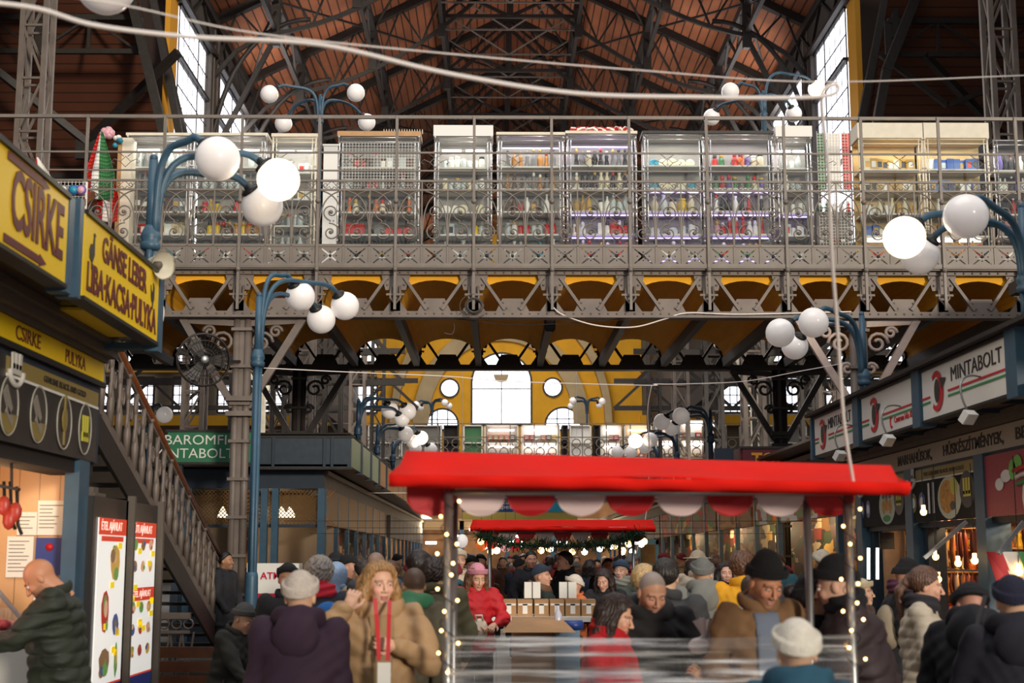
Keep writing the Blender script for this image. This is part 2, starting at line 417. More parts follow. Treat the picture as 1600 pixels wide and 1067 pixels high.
# purlins and wind braces
for s in (-1, 1):
    for pi, po in enumerate(P_OFF + (10.2,)):
        x = XC + s * po; z = rafter_z(x) - .3
        m = MB(); m.bar((x, 41.6, z), (x, 100, z), .22, .3); m.bar((x, 41.6, z - 1.1), (x, 100, z - 1.1), .14, .14)
        y = 41.6
        while y < 98: m.bar((x, y, z), (x, y + 1.57, z - 1.1), .08, .08); m.bar((x, y + 1.57, z - 1.1), (x, y + 3.15, z), .08, .08); y += 3.15
        tag(m.build('purlin', IRON), 'long lattice purlin, %s from the ridge on the %s roof slope' % (('first', 'second', 'third', 'lowest')[pi], 'left' if s < 0 else 'right'), 'purlin')
    m = MB(); offs = (0.,) + P_OFF + (10.2,)
    for i in range(8):
        y0 = 47.3 + 6.3 * i - 6.3; y1 = y0 + 6.3
        for j in range(4):
            a, b = XC + s * offs[j], XC + s * offs[j + 1]
            if (i + j) % 2: a, b = b, a
            m.bar((a, max(y0, 41.6), rafter_z(a) - .35), (b, y1, rafter_z(b) - .35), .07, .07)
    tag(m.build('wind_bracing', IRON), 'thin diagonal iron ties under the %s roof slope' % ('left' if s < 0 else 'right'), 'bracing')
# thin cross ties under the ridge
m = MB()
for i in range(14):
    y = 50 + i * 2.9; m.bar((XC - 2.7, y, RZ - 2.3), (XC + 2.7, y, RZ - 2.3), .06, .06)
    m.bar((XC - 2.7, y, RZ - 1.6), (XC, y + 2.9, RZ - 2.3), .05, .05); m.bar((XC + 2.7, y, RZ - 1.6), (XC, y + 2.9, RZ - 2.3), .05, .05)
tag(m.build('ridge_ties', IRON2), 'thin grey ties crossing below the roof ridge', 'bracing')

def lattice_column(x, y, z0, z1, w, m_, label, group=None, name='lattice_column', step=None):
    t = thing(name, label, 'column', (x, y, z0), 0, group)
    a = MB()
    for i in (-1, 1):
        for j in (-1, 1): a.bar((x + i * w / 2, y + j * w / 2, z0), (x + i * w / 2, y + j * w / 2, z1), w * .22, w * .22)
    a.build('post', m_, t)
    b = MB(); st = step or w * 1.6; z = z0; i = 0
    while z < z1 - st * .5:
        ze = min(z + st, z1); s = 1 if i % 2 else -1
        for j in (-1, 1):
            b.bar((x - s * w / 2, y + j * w / 2, z), (x + s * w / 2, y + j * w / 2, ze), w * .1, w * .1)
            b.bar((x + j * w / 2, y - s * w / 2, z), (x + j * w / 2, y + s * w / 2, ze), w * .1, w * .1)
            b.bar((x - w / 2, y + j * w / 2, ze), (x + w / 2, y + j * w / 2, ze), w * .1, w * .1)
        z = ze; i += 1
    b.build('lacing', m_, t)
    return t
ordw = ['nearest', 'second', 'third', 'fourth', 'fifth', 'sixth']
for s, x in ((-1, XL), (1, XR)):
    sd = 'left' if s < 0 else 'right'
    for i, y in enumerate((30, 47.4, 61.9, 80)):
        lattice_column(x + s * .1, y, 0, EZ - .1, .62 if i else .5, IRON2, 'tall iron nave column, %s of the %s row, rising to the roof' % (ordw[i], sd), step=1.2)
    for i, y in enumerate((38, 45, 53, 62)):
        lattice_column((-5.2 if s < 0 else 6.9), y, 0, 12.5 if i else 11.2, .5, IRON if i % 2 else IRON2, 'lattice iron column between the aisle stalls, %s of the %s row behind the bridge' % (ordw[i], sd), step=.9)
    for i, y in enumerate((44, 52, 64)):
        x2 = -8 if s < 0 else 9.7
        lattice_column(x2, y, 0, 12, .45, IRON, 'dark lattice column deep in the %s aisle, %s from the bridge' % (sd, ordw[i]), step=.9)
    # trusses across the aisles that frame the far windows
    m = MB()
    for y in (45, 53, 62):
        for z in (8.2, 9.4): m.bar((s * 4.3 + .85, y, z), (s * 26, y, z), .16, .2)
        xx = s * 4.3 + .85
        while abs(xx) < 25: m.bar((xx, y, 8.2), (xx + s * 1.3, y, 9.4), .12, .12); m.bar((xx + s * 1.3, y, 9.4), (xx + s * 2.6, y, 8.2), .12, .12); xx += s * 2.6
    tag(m.build('aisle_girder', IRON), 'dark lattice girders crossing the %s aisle behind the bridge' % sd, 'girder')
    # brackets on the far columns, sunlight put into their cream colour
    t = thing('column_bracket', 'pale curved iron bracket pair, sunlight in its colour, on the far %s nave column' % sd, 'bracket', (x, 60, 6))
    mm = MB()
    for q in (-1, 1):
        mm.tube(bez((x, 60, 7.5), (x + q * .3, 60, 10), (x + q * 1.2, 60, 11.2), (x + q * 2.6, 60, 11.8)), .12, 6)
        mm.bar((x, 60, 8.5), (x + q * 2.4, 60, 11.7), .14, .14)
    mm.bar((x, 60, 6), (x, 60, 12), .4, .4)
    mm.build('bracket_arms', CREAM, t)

# ---------------------------------------------------------------- end wall
WY = 100.
def P(px, py, Y=WY): return at(px, py, Y)
m = MB(); a = P(580, 480); b = P(1005, 760); m.bb((a.x, WY, 0), (b.x, WY + .6, a.z + 14)); struct('wall_end', m, OCHRE); m = MB().bb((a.x, WY - .5, 0), (b.x, WY, 6.)); struct('wall_end_base', m, DARK)
m = MB()
m.bb((-30, WY + .1, 0), (a.x, WY + .7, 26)); m.bb((b.x, WY + .1, 0), (31, WY + .7, 26)); struct('wall_end_aisles', m, mat('end_wall_grey', '6A5C48', .8, noise=.2, scale=.5))
# stone arch ribs round the central windows
STONE = mat('stone_arch', 'B8A078', .8, noise=.15, scale=.8)
def arch(m, cx, cz, r0, r1, y0, y1, a0=0, a1=math.pi, n=24, asp=1.0):
    for i in range(n):
        t0 = a0 + (a1 - a0) * i / n; t1 = a0 + (a1 - a0) * (i + 1) / n
        q = [(math.cos(t) * r, math.sin(t) * r * asp) for r, t in ((r0, t0), (r1, t0), (r1, t1), (r0, t1))]
        m.prism(q, y0, y1, 0, (cx, 0, cz))
m = MB(); c = P(783, 662)
arch(m, c.x, c.z, 5.1, 6.2, WY - .5, WY, asp=1.15); arch(m, c.x, c.z, 7.3, 7.8, WY - .8, WY, asp=1.2)
o = m.build('trim_arch', STONE); o['kind'] = 'structure'
def win(px0, py0, px1, py1, kind='rect', cols=4, rows=4, Y=WY - .02):
    global wn
    a = P(px0, py1, Y); b = P(px1, py0, Y); cx = (a.x + b.x) / 2; w_ = (b.x - a.x) / 2
    g = MB(); f = MB(); yy = Y - .12
    if kind == 'rect':
        poly = [(-w_, 0), (w_, 0), (w_, b.z - a.z), (-w_, b.z - a.z)]
    elif kind == 'round':
        poly = [(w_ * math.cos(t), w_ * math.sin(t) + w_) for t in [2 * math.pi * i / 28 for i in range(28)]]
    else:
        H = b.z - a.z; ah = min(w_, H); poly = [(-w_, 0), (w_, 0)] + [(w_ * math.cos(t), H - ah + ah * math.sin(t)) for t in [math.pi * i / 16 for i in range(17)]]
    g.prism(poly, 0, .05, 0, (cx, Y - .1, a.z))
    wo = g.build('window_%d' % wn, SKYG); wo['kind'] = 'structure'; wn += 1
    pts = [Vector((cx + p[0], yy, a.z + p[1])) for p in poly]
    for i in range(len(pts)): f.bar(pts[i], pts[(i + 1) % len(pts)], .14, .14)
    if kind != 'round':
        for i in range(1, cols): x = a.x + (b.x - a.x) * i / cols; f.bar((x, yy, a.z), (x, yy, b.z - .05 - (w_ * .55 if kind == 'arch' and (i == 0 or i == cols) else 0)), .07, .07)
        for i in range(1, rows): z = a.z + (b.z - a.z) * i / rows; f.bar((a.x, yy, z), (b.x, yy, z), .07, .07)
    f.build('window_frame', IRON, wo)
win(737, 552, 830, 664, 'arch', 2, 2); win(688, 592, 717, 621, 'round'); win(849, 591, 878, 620, 'round')
win(667, 639, 716, 672, 'arch', 3, 2); win(852, 637, 907, 672, 'arch', 3, 2)
m = MB(); q = P(783, 590); m.prism([(-.55, .12), (.55, .12), (.42, -.25), (.15, -.4), (-.15, -.4), (-.42, -.25)][::-1], 0, .3, 0, (q.x, WY - .9, q.z))
tag(m.build('window_clock', STONE), 'stone crest in front of the tall end window', 'crest')
for px in (60, 130, 200, 270, 340, 410, 492, 548, 1052, 1130, 1205, 1290, 1365, 1440, 1520):
    win(px, 590, px + 42, 645, 'rect', 4, 4); win(px, 528, px + 44, 566, 'arch', 4, 2)
m = MB(); a = P(20, 665); b = P(598, 650); m.bb((a.x, WY - .4, a.z), (b.x, WY, b.z)); a = P(1000, 665); b = P(1600, 650); m.bb((a.x, WY - .4, a.z), (b.x, WY, b.z))
a = P(20, 582); b = P(598, 573); m.bb((a.x, WY - .4, a.z), (b.x, WY, b.z)); a = P(1000, 582); b = P(1600, 573); m.bb((a.x, WY - .4, a.z), (b.x, WY, b.z))
o = m.build('trim_end_band', OCHRE); o['kind'] = 'structure'

m = MB(); m.bb((-30.3, 20, 0), (-30, 101, 22)); struct('wall_left_outer', m, mat('aisle_wall', '5C4A38', .8, noise=.2, scale=.4))
m = MB(); m.bb((31, 20, 0), (31.3, 101, 22)); struct('wall_right_outer', m, mat('aisle_wall', '5C4A38'))
# ================================================================ the bridge across the nave
BD = 23.4; BB = 30.0; PX0 = 376.; PP = 121.5
HX = [at(PX0 + PP * i, 400, BD).x for i in range(-3, 12)]
W1 = HX[1] - HX[0]
def bz(py, Y=BD): return at(800, py, Y).z
zTop, zFl2, zFlB, zBot = bz(424), bz(430), bz(487), bz(496)
def girder(Y, m_, label, rivets=True):
    t = thing('bridge_girder', label, 'girder', (0, Y, zBot))
    a = MB(); x0, x1 = HX[0], HX[-1]
    a.bb((x0, Y - .06, zFl2), (x1, Y + .06, zTop)); a.bb((x0, Y - .14, zTop), (x1, Y + .1, zTop + .03))
    a.build('top_chord', m_, t)
    a = MB(); a.bb((x0, Y - .05, zBot), (x1, Y + .05, zFlB)); a.bb((x0, Y - .14, zBot - .02), (x1, Y + .14, zBot + .012)); a.build('bottom_chord', m_, t)
    for i, x in enumerate(HX):
        g = MB(); H = zFl2 - zFlB
        g.prism([(-.24, H), (.24, H), (.17, H - .26), (-.17, H - .26)], -.02, .02, 0, (x, Y, zFlB))
        g.bar((x, Y, zFlB), (x, Y, zFl2), .16, .06); g.prism([(-.2, 0), (.2, 0), (.06, .2), (-.06, .2)], -.03, .03, 0, (x, Y, zFlB))
        g.tube([(x - .07, Y - .06, zFl2 - .2), (x - .085, Y - .1, zFlB + .22), (x, Y - .1, zFlB + .1), (x + .085, Y - .1, zFlB + .22), (x + .07, Y - .06, zFl2 - .2)], .022, 6)
        g.bar((x - .15, Y - .1, zFlB + .27), (x + .15, Y - .1, zFlB + .27), .035, .035)
        if rivets:
            for q in range(-1, 2):
                for rr in (0, 1): g.ball((x + q * .14, Y - .03, zFl2 - .07 - rr * .1), .02, 6)
        g.build('hanger_gusset', m_, t)
        if i == len(HX) - 1: break
        d = MB(); xm = x + W1 / 2
        d.bar((x + .14, Y, zFl2 - .04), (xm - .13, Y, zFlB + .03), .1, .05); d.bar((x + W1 - .14, Y, zFl2 - .04), (xm + .13, Y, zFlB + .03), .1, .05)
        d.bar((x + .14, Y - .03, zFl2 - .04), (xm - .13, Y - .03, zFlB + .03), .012, .05)
        d.prism([(-.28, 0), (.28, 0), (.17, .22), (-.17, .22)], -.02, .02, 0, (xm, Y, zFlB))
        if rivets:
            for q in range(9): d.ball((x + W1 * (q + .5) / 9, Y - .065, (zTop + zFl2) / 2), .02, 6); d.ball((x + W1 * (q + .5) / 9, Y - .055, (zBot + zFlB) / 2 + .01), .018, 6)
            for q in (-1, 1):
                for rr in (0, 1): d.ball((xm + q * (.1 + .06 * rr), Y - .03, zFlB + .06 + .09 * rr), .018, 6)
        d.build('diagonal_pair', m_, t)
    return t
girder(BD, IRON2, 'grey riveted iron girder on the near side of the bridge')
girder(BB, IRON, 'dark iron girder on the far side of the bridge, seen against the light', False)  # darker iron carries the backlit silhouette in its colour
# deck, jack arches and cross beams
zsp, zap = bz(478), bz(437)
m = MB(); m.bb((HX[0], BD + .1, zTop - .02), (HX[-1], BB + .1, zTop + .04)); struct('floor_bridge', m, mat('bridge_deck', '5A5148', .7))
VA = mat('vault_plaster', 'E8A418', .8, noise=.08, scale=1)
m = MB(); n = 14
for i in range(len(HX) - 1):
    x0 = HX[i]; prof = [(x0 + W1 * .5 - math.cos(math.pi * k / n) * (W1 / 2 - .02), zsp + (zap - zsp) * math.sin(math.pi * k / n) ** .8) for k in range(n + 1)]
    for k in range(n):
        (xa, za), (xb, zb_) = prof[k], prof[k + 1]
        m.quad((xa, BD + .07, za), (xb, BD + .07, zb_), (xb, BB - .1, zb_), (xa, BB - .1, za))
        m.quad((xa, BD + .06, za), (xb, BD + .06, zb_), (xb, BD + .06, zTop - .02), (xa, BD + .06, zTop - .02))
        m.quad((xa, BD + .06, za), (xb, BD + .06, zb_), (xb, BD + .07, zb_), (xa, BD + .07, za))
        m.quad((xa, BB - .1, za), (xb, BB - .1, zb_), (xb, BB - .1, zTop - .02), (xa, BB - .1, zTop - .02))
    m.quad((x0 - .02, BD + .06, zsp), (x0 + .02, BD + .06, zsp), (x0 + .02, BD + .06, zTop - .02), (x0 - .02, BD + .06, zTop - .02))
struct('ceiling_bridge_vaults', m, VA)
m = MB()
for x in HX: m.bar((x, BD + .1, zsp - .06), (x, BB, zsp - .06), .12, .2)
o = m.build('trim_bridge_crossbeams', IRON); o['kind'] = 'structure'
# ---------------- fence and parapet
zPl1, zPl0 = bz(387), bz(419); zR1, zR2 = bz(287), bz(301); zT = bz(188); zM = bz(243)
SUB = W1 / 3
def scroll_mesh():
    m = MB(); H = zR2 - zPl1; w_ = SUB; r = .0125
    def spir(cx, cz, r0, turns, a0, sgn, n=22):
        return [Vector((cx + math.cos(a0 + sgn * 2 * math.pi * turns * k / n) * r0 * (1 - .82 * k / n), 0, cz + math.sin(a0 + sgn * 2 * math.pi * turns * k / n) * r0 * (1 - .82 * k / n))) for k in range(n + 1)]
    up = spir(0, H * .60, w_ * .31, 1.35, R(-120), -1); lo = spir(0, H * .235, w_ * .36, 1.35, R(100), -1)
    m.tube(up[::-1] + [Vector((-w_ * .02, 0, H * .44))] + lo, r, 5)
    m.tube(bez((-w_ * .47, 0, .0), (-w_ * .50, 0, H * .75), (-w_ * .25, 0, H * .92), (w_ * .5, 0, H * 1.0), 12), r, 5)
    m.tube(bez((w_ * .47, 0, .0), (w_ * .50, 0, H * .75), (w_ * .25, 0, H * .92), (-w_ * .5, 0, H * 1.0), 12), r, 5)
    m.ball((0, 0, H * .60), .034, 8); m.ball((0, 0, H * .235), .036, 8)
    m.ball((w_ * .1, 0, H * .44), .014, 6)
    return m
def curl_mesh():
    m = MB(); H = zR1 - zR2
    for s in (-1, 1):
        pts = [Vector((s * (SUB * .22 + math.cos(a) * H * .36 * (1 - k / 16)), 0, H * .5 + math.sin(a) * H * .36 * (1 - k / 16))) for k, a in [(k, R(200) + 2 * math.pi * 1.2 * k / 12) for k in range(13)]]
        m.tube([Vector((0, 0, .01))] + pts, .007, 4)
    m.tube([Vector((-SUB * .5, 0, H)), Vector((-SUB * .25, 0, H * .3)), Vector((0, 0, H))], .006, 4)
    m.tube([Vector((SUB * .5, 0, H)), Vector((SUB * .25, 0, H * .3)), Vector((0, 0, H))], .006, 4)
    return m
fence = thing('bridge_railing', 'grey wrought iron railing with scroll panels along the near edge of the bridge', 'railing', (0, BD - .15, zPl0))
FY = BD - .15
a = MB()
for z, w_ in ((zT, .055), (zM, .03), (bz(271), .025), (zR1, .035), (zR2, .03), (zPl1, .04), (zPl0 + .02, .05)):
    a.bar((HX[0] - .2, FY, z), (HX[-1] + .2, FY, z), w_, w_)
a.build('rail', IRON3, fence)
a = MB(); a.bb((HX[0], FY - .02, zPl0 - .03), (HX[-1], BD + .1, zPl0)); a.build('ledge', IRON3, fence)
sc0 = None
for i, x in enumerate(HX):
    if i < 1: continue
    a = MB(); a.bar((x, FY - .03, zT + .02), (x, FY - .03, zBot + .1), .045, .045); a.ball((x, FY - .05, zR2 - .2), .05, 8); a.ball((x, FY - .05, zPl0 - .06), .045, 8)
    a.build('upright', IRON3, fence)
    if i == len(HX) - 1: break
    d = MB(); xm = x + W1 / 2 if i % 2 else x + W1 / 2; q = .09; zz = bz(258)
    d.tube([(xm - q, FY, zz), (xm, FY, zz + q), (xm + q, FY, zz), (xm, FY, zz - q)], .008, 4, closed=True)
    for s in (-1, 1): d.tube([(xm + s * q, FY, zz), (xm + s * (q + .1), FY, zz + .05), (xm + s * (q + .15), FY, zz), (xm + s * (q + .1), FY, zz - .03)], .007, 4); d.tube([(xm + s * .03, FY, zz + q), (xm + s * .12, FY, zz + .16)], .007, 4)
    d.build('diamond_ornament', IRON3, fence)
    for k in range(3):
        cx = x + SUB * (k + .5)
        if sc0 is None:
            sc0 = scroll_mesh().build('scroll_panel', IRON3, fence, world=False); cu0 = curl_mesh().build('curl_strip', IRON3, fence, world=False)
            H = zPl1 - zPl0; w_ = SUB * .48
            p = MB(); g = .010
            for (u, v) in (((-w_, 0), (w_, 0)), ((w_, 0), (w_, H)), ((w_, H), (-w_, H)), ((-w_, H), (-w_, 0))):
                c = Vector((0, H / 2)); U = Vector(u); V = Vector(v); mid = (U + V) / 2; n_ = (c - mid).normalized()
                du = (c - U).normalized() * .07; dv = (c - V).normalized() * .07; tip = c - n_ * .035; e = (V - U).normalized() * g
                # plate cut by an X of slits that do not reach the frame corners
                p.prism([tuple(U), tuple(V), tuple(V + dv), tuple(V + dv - e * 1.2), tuple(tip + e), tuple(tip - e), tuple(U + du + e * 1.2), tuple(U + du)], -.006, .006)
            for (dx, dz) in ((-.1, 0), (.1, 0), (0, -.07), (0, .07)): p.lathe((dx, -.007, H / 2 + dz), [(.011, -.003), (.011, .003)], 8, 1, Matrix.Rotation(R(90), 3, 'X'))
            p.lathe((0, -.007, H / 2), [(.026, -.004), (.026, .004)], 10, 1, Matrix.Rotation(R(90), 3, 'X'))
            p.bar((-SUB / 2, -.01, 0), (-SUB / 2, -.01, H), .03, .02); p.bar((SUB / 2, -.01, 0), (SUB / 2, -.01, H), .03, .02)
            pl0 = p.build('pierced_plate', [IRON3, BLACK], fence, world=False)
            b0 = MB().bar((-SUB / 2, 0, 0), (-SUB / 2, 0, zR1 - zPl1), .022, .022).build('baluster', IRON3, fence, world=False)
            objs = (sc0, cu0, pl0, b0)
        else:
            objs = []
            for o_ in (sc0, cu0, pl0, b0):
                c_ = o_.copy(); COL.objects.link(c_); objs.append(c_)
        fl = -1 if k % 2 else 1
        objs[0].location = (cx, 0, zPl1 - zPl0); objs[0].scale = (fl, 1, 1)
        objs[1].location = (cx, 0, zR2 - zPl0); objs[2].location = (cx, 0, 0); objs[3].location = (cx, 0, zPl1 - zPl0)
# main columns that carry the bridge, twin tubes with collars and curly brackets
def bridge_column(px, Y, m_, label, z1, mbr):
    x = at(px, 700, Y).x; t = thing('bridge_column', label, 'column', (x, Y, 0))
    a = MB()
    for s in (-1, 1):
        a.tube([(x + s * .09, Y, 0), (x + s * .09, Y, z1)], .065, 10)
    a.bb((x - .05, Y - .03, 0), (x + .05, Y + .03, z1))
    a.build('shaft', m_, t)
    z = .5
    a = MB()
    while z < z1:
        a.box((x, Y, z), (.34, .22, .05)); z += .62
    for z in (4.05, 4.3): a.box((x, Y, z), (.44, .32, .08))
    a.build('collar_bands', m_, t)
    for s in (-1, 1):
        b = MB()
        b.bar((x + s * .12, Y, z1 - 1.5), (x + s * 1.0, Y, z1 - .02), .09, .12); b.bar((x + s * .12, Y, z1 - .1), (x + s * 1.0, Y, z1 - .05), .06, .1)
        for (cx, cz, r) in ((.32, -.42, .19), (.55, -.24, .11), (.2, -.85, .11)):
            pts = [Vector((x + s * (cx + math.cos(q) * r * (1 - .75 * k / 16)), Y, z1 + cz + math.sin(q) * r * (1 - .75 * k / 16))) for k, q in [(k, 2 * math.pi * 1.4 * k / 16) for k in range(17)]]
            b.tube(pts, .03, 6)
        b.build('scroll_bracket', mbr, t)
    return t
BRL = mat('bracket_pink_grey', 'B9A396', .5, noise=.1)
bridge_column(374, BD + .05, IRON2, 'grey twin-tube iron column with scroll brackets under the left of the bridge', zBot, IRON2)
bridge_column(1347, BD + .05, IRON2, 'grey twin-tube iron column with pale scroll brackets under the right of the bridge', zBot, BRL)
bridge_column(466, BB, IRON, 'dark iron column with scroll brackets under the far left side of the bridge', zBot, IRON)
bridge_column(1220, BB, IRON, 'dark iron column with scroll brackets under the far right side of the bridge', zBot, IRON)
# dark speaker under the bridge, cable coil and cables
m = MB(); q = at(859, 507, 24.5); m.lathe(q, [(.07, -.13), (.1, -.08), (.1, .1), (.06, .14)], 12); m.bar(q + Vector((0, 0, .1)), (q.x, q.y, zBot), .03)
tag(m.build('ceiling_speaker', BLACK), 'small black spotlight hanging below the middle of the bridge', 'spotlight')
m = MB(); q = at(741, 478, BD - .2)
for k in range(9):
    rr = .1 + .04 * random.random(); M_ = Euler((random.uniform(-.5, .5), 0, random.uniform(-.4, .4))).to_matrix()
    m.tube([q + M_ @ Vector((math.cos(2 * math.pi * j / 14) * rr * 1.15, random.uniform(-.02, .02), math.sin(2 * math.pi * j / 14) * rr)) for j in range(14)], .008, 5, closed=True)
m.tube([q + Vector((math.cos(R(a_)) * .24, 0, math.sin(R(a_)) * .2)) for a_ in range(90, 330, 15)], .007, 5)
tag(m.build('cable_coil', mat('cable_grey', '4C463F', .6)), 'coil of cable tied to the bridge girder', 'cable')
def cable(name, pts, r, m_, label, n=8):
    m = MB(); m.tube(spline([at(*p) for p in pts], n), r, 6); o = m.build(name, m_); tag(o, label, 'cable'); return o
WCAB = mat('white_cable', 'E4DAD2', .5); GC = mat('grey_cable', '8A8178', .5)
cable('hanging_cable', [(862, 478, BD - .1), (880, 492, BD - .1), (930, 508, BD - .1), (990, 511, BD - .1), (1040, 498, BD - .1), (1075, 489, BD - .1), (1160, 491, BD - .1), (1330, 487, BD - .1)], .012, WCAB, 'pale cable sagging below the right half of the bridge girder')
cable('hanging_cable', [(690, 495, BD), (800, 507, BD + .1), (900, 504, BD), (1010, 495, BD)], .008, mat('dark_cable', '2A2622', .6), 'dark cable sagging below the middle of the bridge')
cable('string_light_cable', [(412, 575, 20), (560, 582, 20.5), (700, 588, 21), (800, 596, 21), (1010, 602, 21), (1022, 600, 21), (1060, 600, 21), (1160, 596, 20.5), (1250, 580, 20), (1322, 567, 20)], .007, WCAB, 'thin white cable strung between the two blue lamp posts under the bridge')
cable('drop_cable', [(1018, 602, 21), (1012, 640, 21.3), (1014, 700, 21.6), (1010, 800, 21.8), (990, 880, 21.9)], .008, WCAB, 'white cable dropping to the far red canopy')
cable('hook_cable', [(694, 520, 24.6), (706, 522, 24.6), (710, 513, 24.6), (709, 505, 24.6)], .007, WCAB, 'short pale hook of cable under the bridge vault')
# near cable of the market cart
cable('cart_power_cable', [(-30, 2, 4.6), (60, 14, 4.7), (150, 40, 4.8), (300, 58, 4.9), (500, 70, 5.0), (700, 115, 5.1), (900, 146, 5.25), (1100, 152, 5.35), (1230, 153, 5.4), (1290, 150, 5.42), (1309, 142, 5.42), (1306, 132, 5.42), (1288, 140, 5.42), (1284, 165, 5.45), (1294, 270, 5.6), (1300, 400, 5.8), (1309, 520, 6.0), (1319, 660, 6.2), (1335, 765, 6.4)], .0085, WCAB, 'thick white power cable crossing the picture and dropping to the near red canopy')
cable('thin_cable', [(-10, -20, 5), (190, 8, 5.3), (400, 52, 5.6), (700, 84, 6), (1000, 110, 6.4), (1280, 128, 7), (1600, 118, 8)], .0035, WCAB, 'thin faint cable above the thick white one')
# ================================================================ globe street lamps
def lamp(px, Y, ytop, ycol, globes, label, base_z=0., arm_r=.03, m_=BLUE, gr=.172, kind='tall', group=None):
    x = at(px, (ytop + ycol) / 2, Y).x; zt = at(px, ytop, Y).z; zc = at(px, ycol, Y).z
    t = thing('street_lamp', label, 'lamp', (x, Y, base_z), 0, group)
    a = MB()
    for k in range(3):
        q = 2 * math.pi * k / 3 + .5; a.tube([(x + .03 * math.cos(q), Y + .03 * math.sin(q), base_z), (x + .03 * math.cos(q), Y + .03 * math.sin(q), zc)], .026, 10)
    a.tube([(x, Y, zc), (x, Y, zt - .04)], [.046, .036], 12); a.ball((x, Y, zt - .02), .034, 10)
    a.build('post', m_, t)
    a = MB(); a.lathe((x, Y, zc), [(.055, -.1), (.078, -.085), (.08, -.045), (.064, -.03), (.08, 0), (.076, .03), (.058, .07), (.046, .1)], 18); a.build('collar', m_, t)
    if kind == 'tall':
        a = MB(); a.lathe((x, Y, base_z), [(.15, 0), (.15, .1), (.11, .18), (.1, .9), (.12, .94), (.12, 1.0), (.075, 1.08), (.07, 1.5), (.06, 1.55)], 8); a.build('pedestal', m_, t)
    for g in globes:
        gx, gy, rp = g[:3]; lit = len(g) > 3 and g[3]
        D = gr * F / rp
        if abs(D - Y) > 1.1: D = Y + max(-1.1, min(1.1, D - Y))
        G = at(gx, gy, D); rr = rp * D / F
        out = Vector((G.x - x, G.y - Y, 0)); L_ = out.length; out.normalize()
        # the arm reaches the globe from above and outside the post
        ap = (Vector((x, Y, 0)) - G); ap.z = 0
        tip = G + (-out * .62 + Vector((0, 0, .6))).normalized() * rr
        top = max(G.z + rr * 1.05, zc + .5)
        s = Vector((x, Y, zc)) + out * .04
        pts = bez(s, s + Vector((0, 0, (top - zc) * .75)), Vector((x, Y, top)) + out * (L_ * .12), Vector((x, Y, top)) + out * (L_ * .42), 10) + \
            bez(Vector((x, Y, top)) + out * (L_ * .42), Vector((x, Y, top)) + out * (L_ * .66), tip + (tip - G).normalized() * .22, tip, 8)[1:]
        b = MB(); b.tube(pts, arm_r, 8); b.build('arm', m_, t)
        dirv = (tip - G).normalized(); Mx = dirv.to_track_quat('Z', 'Y').to_matrix()
        c = MB(); c.lathe(tip, [(.065, -.03), (.08, -.01), (.08, .008), (.034, .02), (.03, .06)], 14, 0, Mx); c.build('globe_holder', BLACK, t)
        g_ = MB(); g_.ball(G, rr, 32); g_.build('glass_globe', GLOBE_ON if lit else GLOBE, t)
        if lit: point('lamp_light', G + Vector((0, -rr - .05, -rr)), 9 if Y < 30 else 5, (1, .85, .65), .1)
    return t
lamp(238, 10.95, 243, 372, [(340, 248, 36), (435, 281, 34.5, 1), (410, 322, 33)], 'blue lamp post with one glowing globe, rising at the end of the yellow goose sign', 3.9, .03, kind='up')
lamp(404, 15.65, 458, 560, [(469, 463, 23.5), (539, 478, 22.5), (502, 499, 22.5)], 'blue lamp post with three white globes beside the left bridge column', 0, .028)
lamp(1600, 11.65, 318, 440, [(1509, 338, 36), (1413, 371, 34, 1), (1437, 398, 31)], 'blue lamp post with one glowing globe at the right edge, above the white butcher signs', 3.62, .03, kind='up')
lamp(1348, 16.8, 488, 590, [(1271, 504, 24), (1219, 520, 23), (1242, 541, 21)], 'blue lamp post with three white globes in front of the right bridge column', 3.62, .028, kind='up')
lamp(500, 29.4, 148, 186, [(421, 147, 14.5), (556, 145, 14.5), (443, 193, 14), (573, 191, 14)], 'four-armed globe lamp standing on the bridge, left of the roof centre', zTop + .04, .03, kind='up', gr=.19)
lamp(1193, 29.4, 142, 180, [(1141, 143, 14.5), (1276, 139, 14, 1), (1112, 183, 13.5), (1240, 178, 13.5)], 'four-armed globe lamp standing on the bridge, right of the roof centre', zTop + .04, .03, kind='up', gr=.19)
NB = mat('dark_blue_lamp', '1F3A50', .45)
for px_, Y_, yt_, yc_, gl_, lb_ in ((560, 27, 624, 672, [(609, 641, 13.5), (637, 643, 13.5), (628, 655, 12)], 'third blue globe lamp of the left row, beyond the bridge'),
    (590, 31.3, 663, 702, [(634, 678, 12), (658, 684, 11, 1), (645, 690, 11)], 'fourth globe lamp of the left row with one yellow-lit globe'),
    (614, 36, 690, 716, [(649, 701, 10), (673, 702, 10)], 'fifth globe lamp of the left row, just over the red canopy'),
    (1110, 28.7, 640, 684, [(1064, 650, 13.5), (1034, 659, 13), (1050, 669, 12)], 'third blue globe lamp of the right row, beyond the bridge'),
    (1057, 34, 678, 712, [(993, 689, 11.5, 1), (1016, 687, 11.5), (1008, 699, 10)], 'fourth globe lamp of the right row with one bright globe'),
    (1028, 38, 698, 722, [(965, 706, 10), (986, 706, 10)], 'fifth globe lamp of the right row, just over the red canopy')):
    lamp(px_, Y_, yt_, yc_, gl_, lb_, 3.93 if px_ < 800 else 3.36, .025, NB, kind='up')
lamp(675, 70, 628, 645, [(650, 632, 5.5), (657, 637, 5), (695, 629, 5.5), (702, 634, 5)], 'small four-globe lamp on the far gallery, left of the tall end window', 7.9, .05, NB, kind='up')
lamp(917, 70, 625, 643, [(895, 626, 5.5), (892, 634, 5), (941, 627, 5.5), (936, 633, 5)], 'small four-globe lamp on the far gallery, right of the tall end window', 7.9, .05, NB, kind='up')
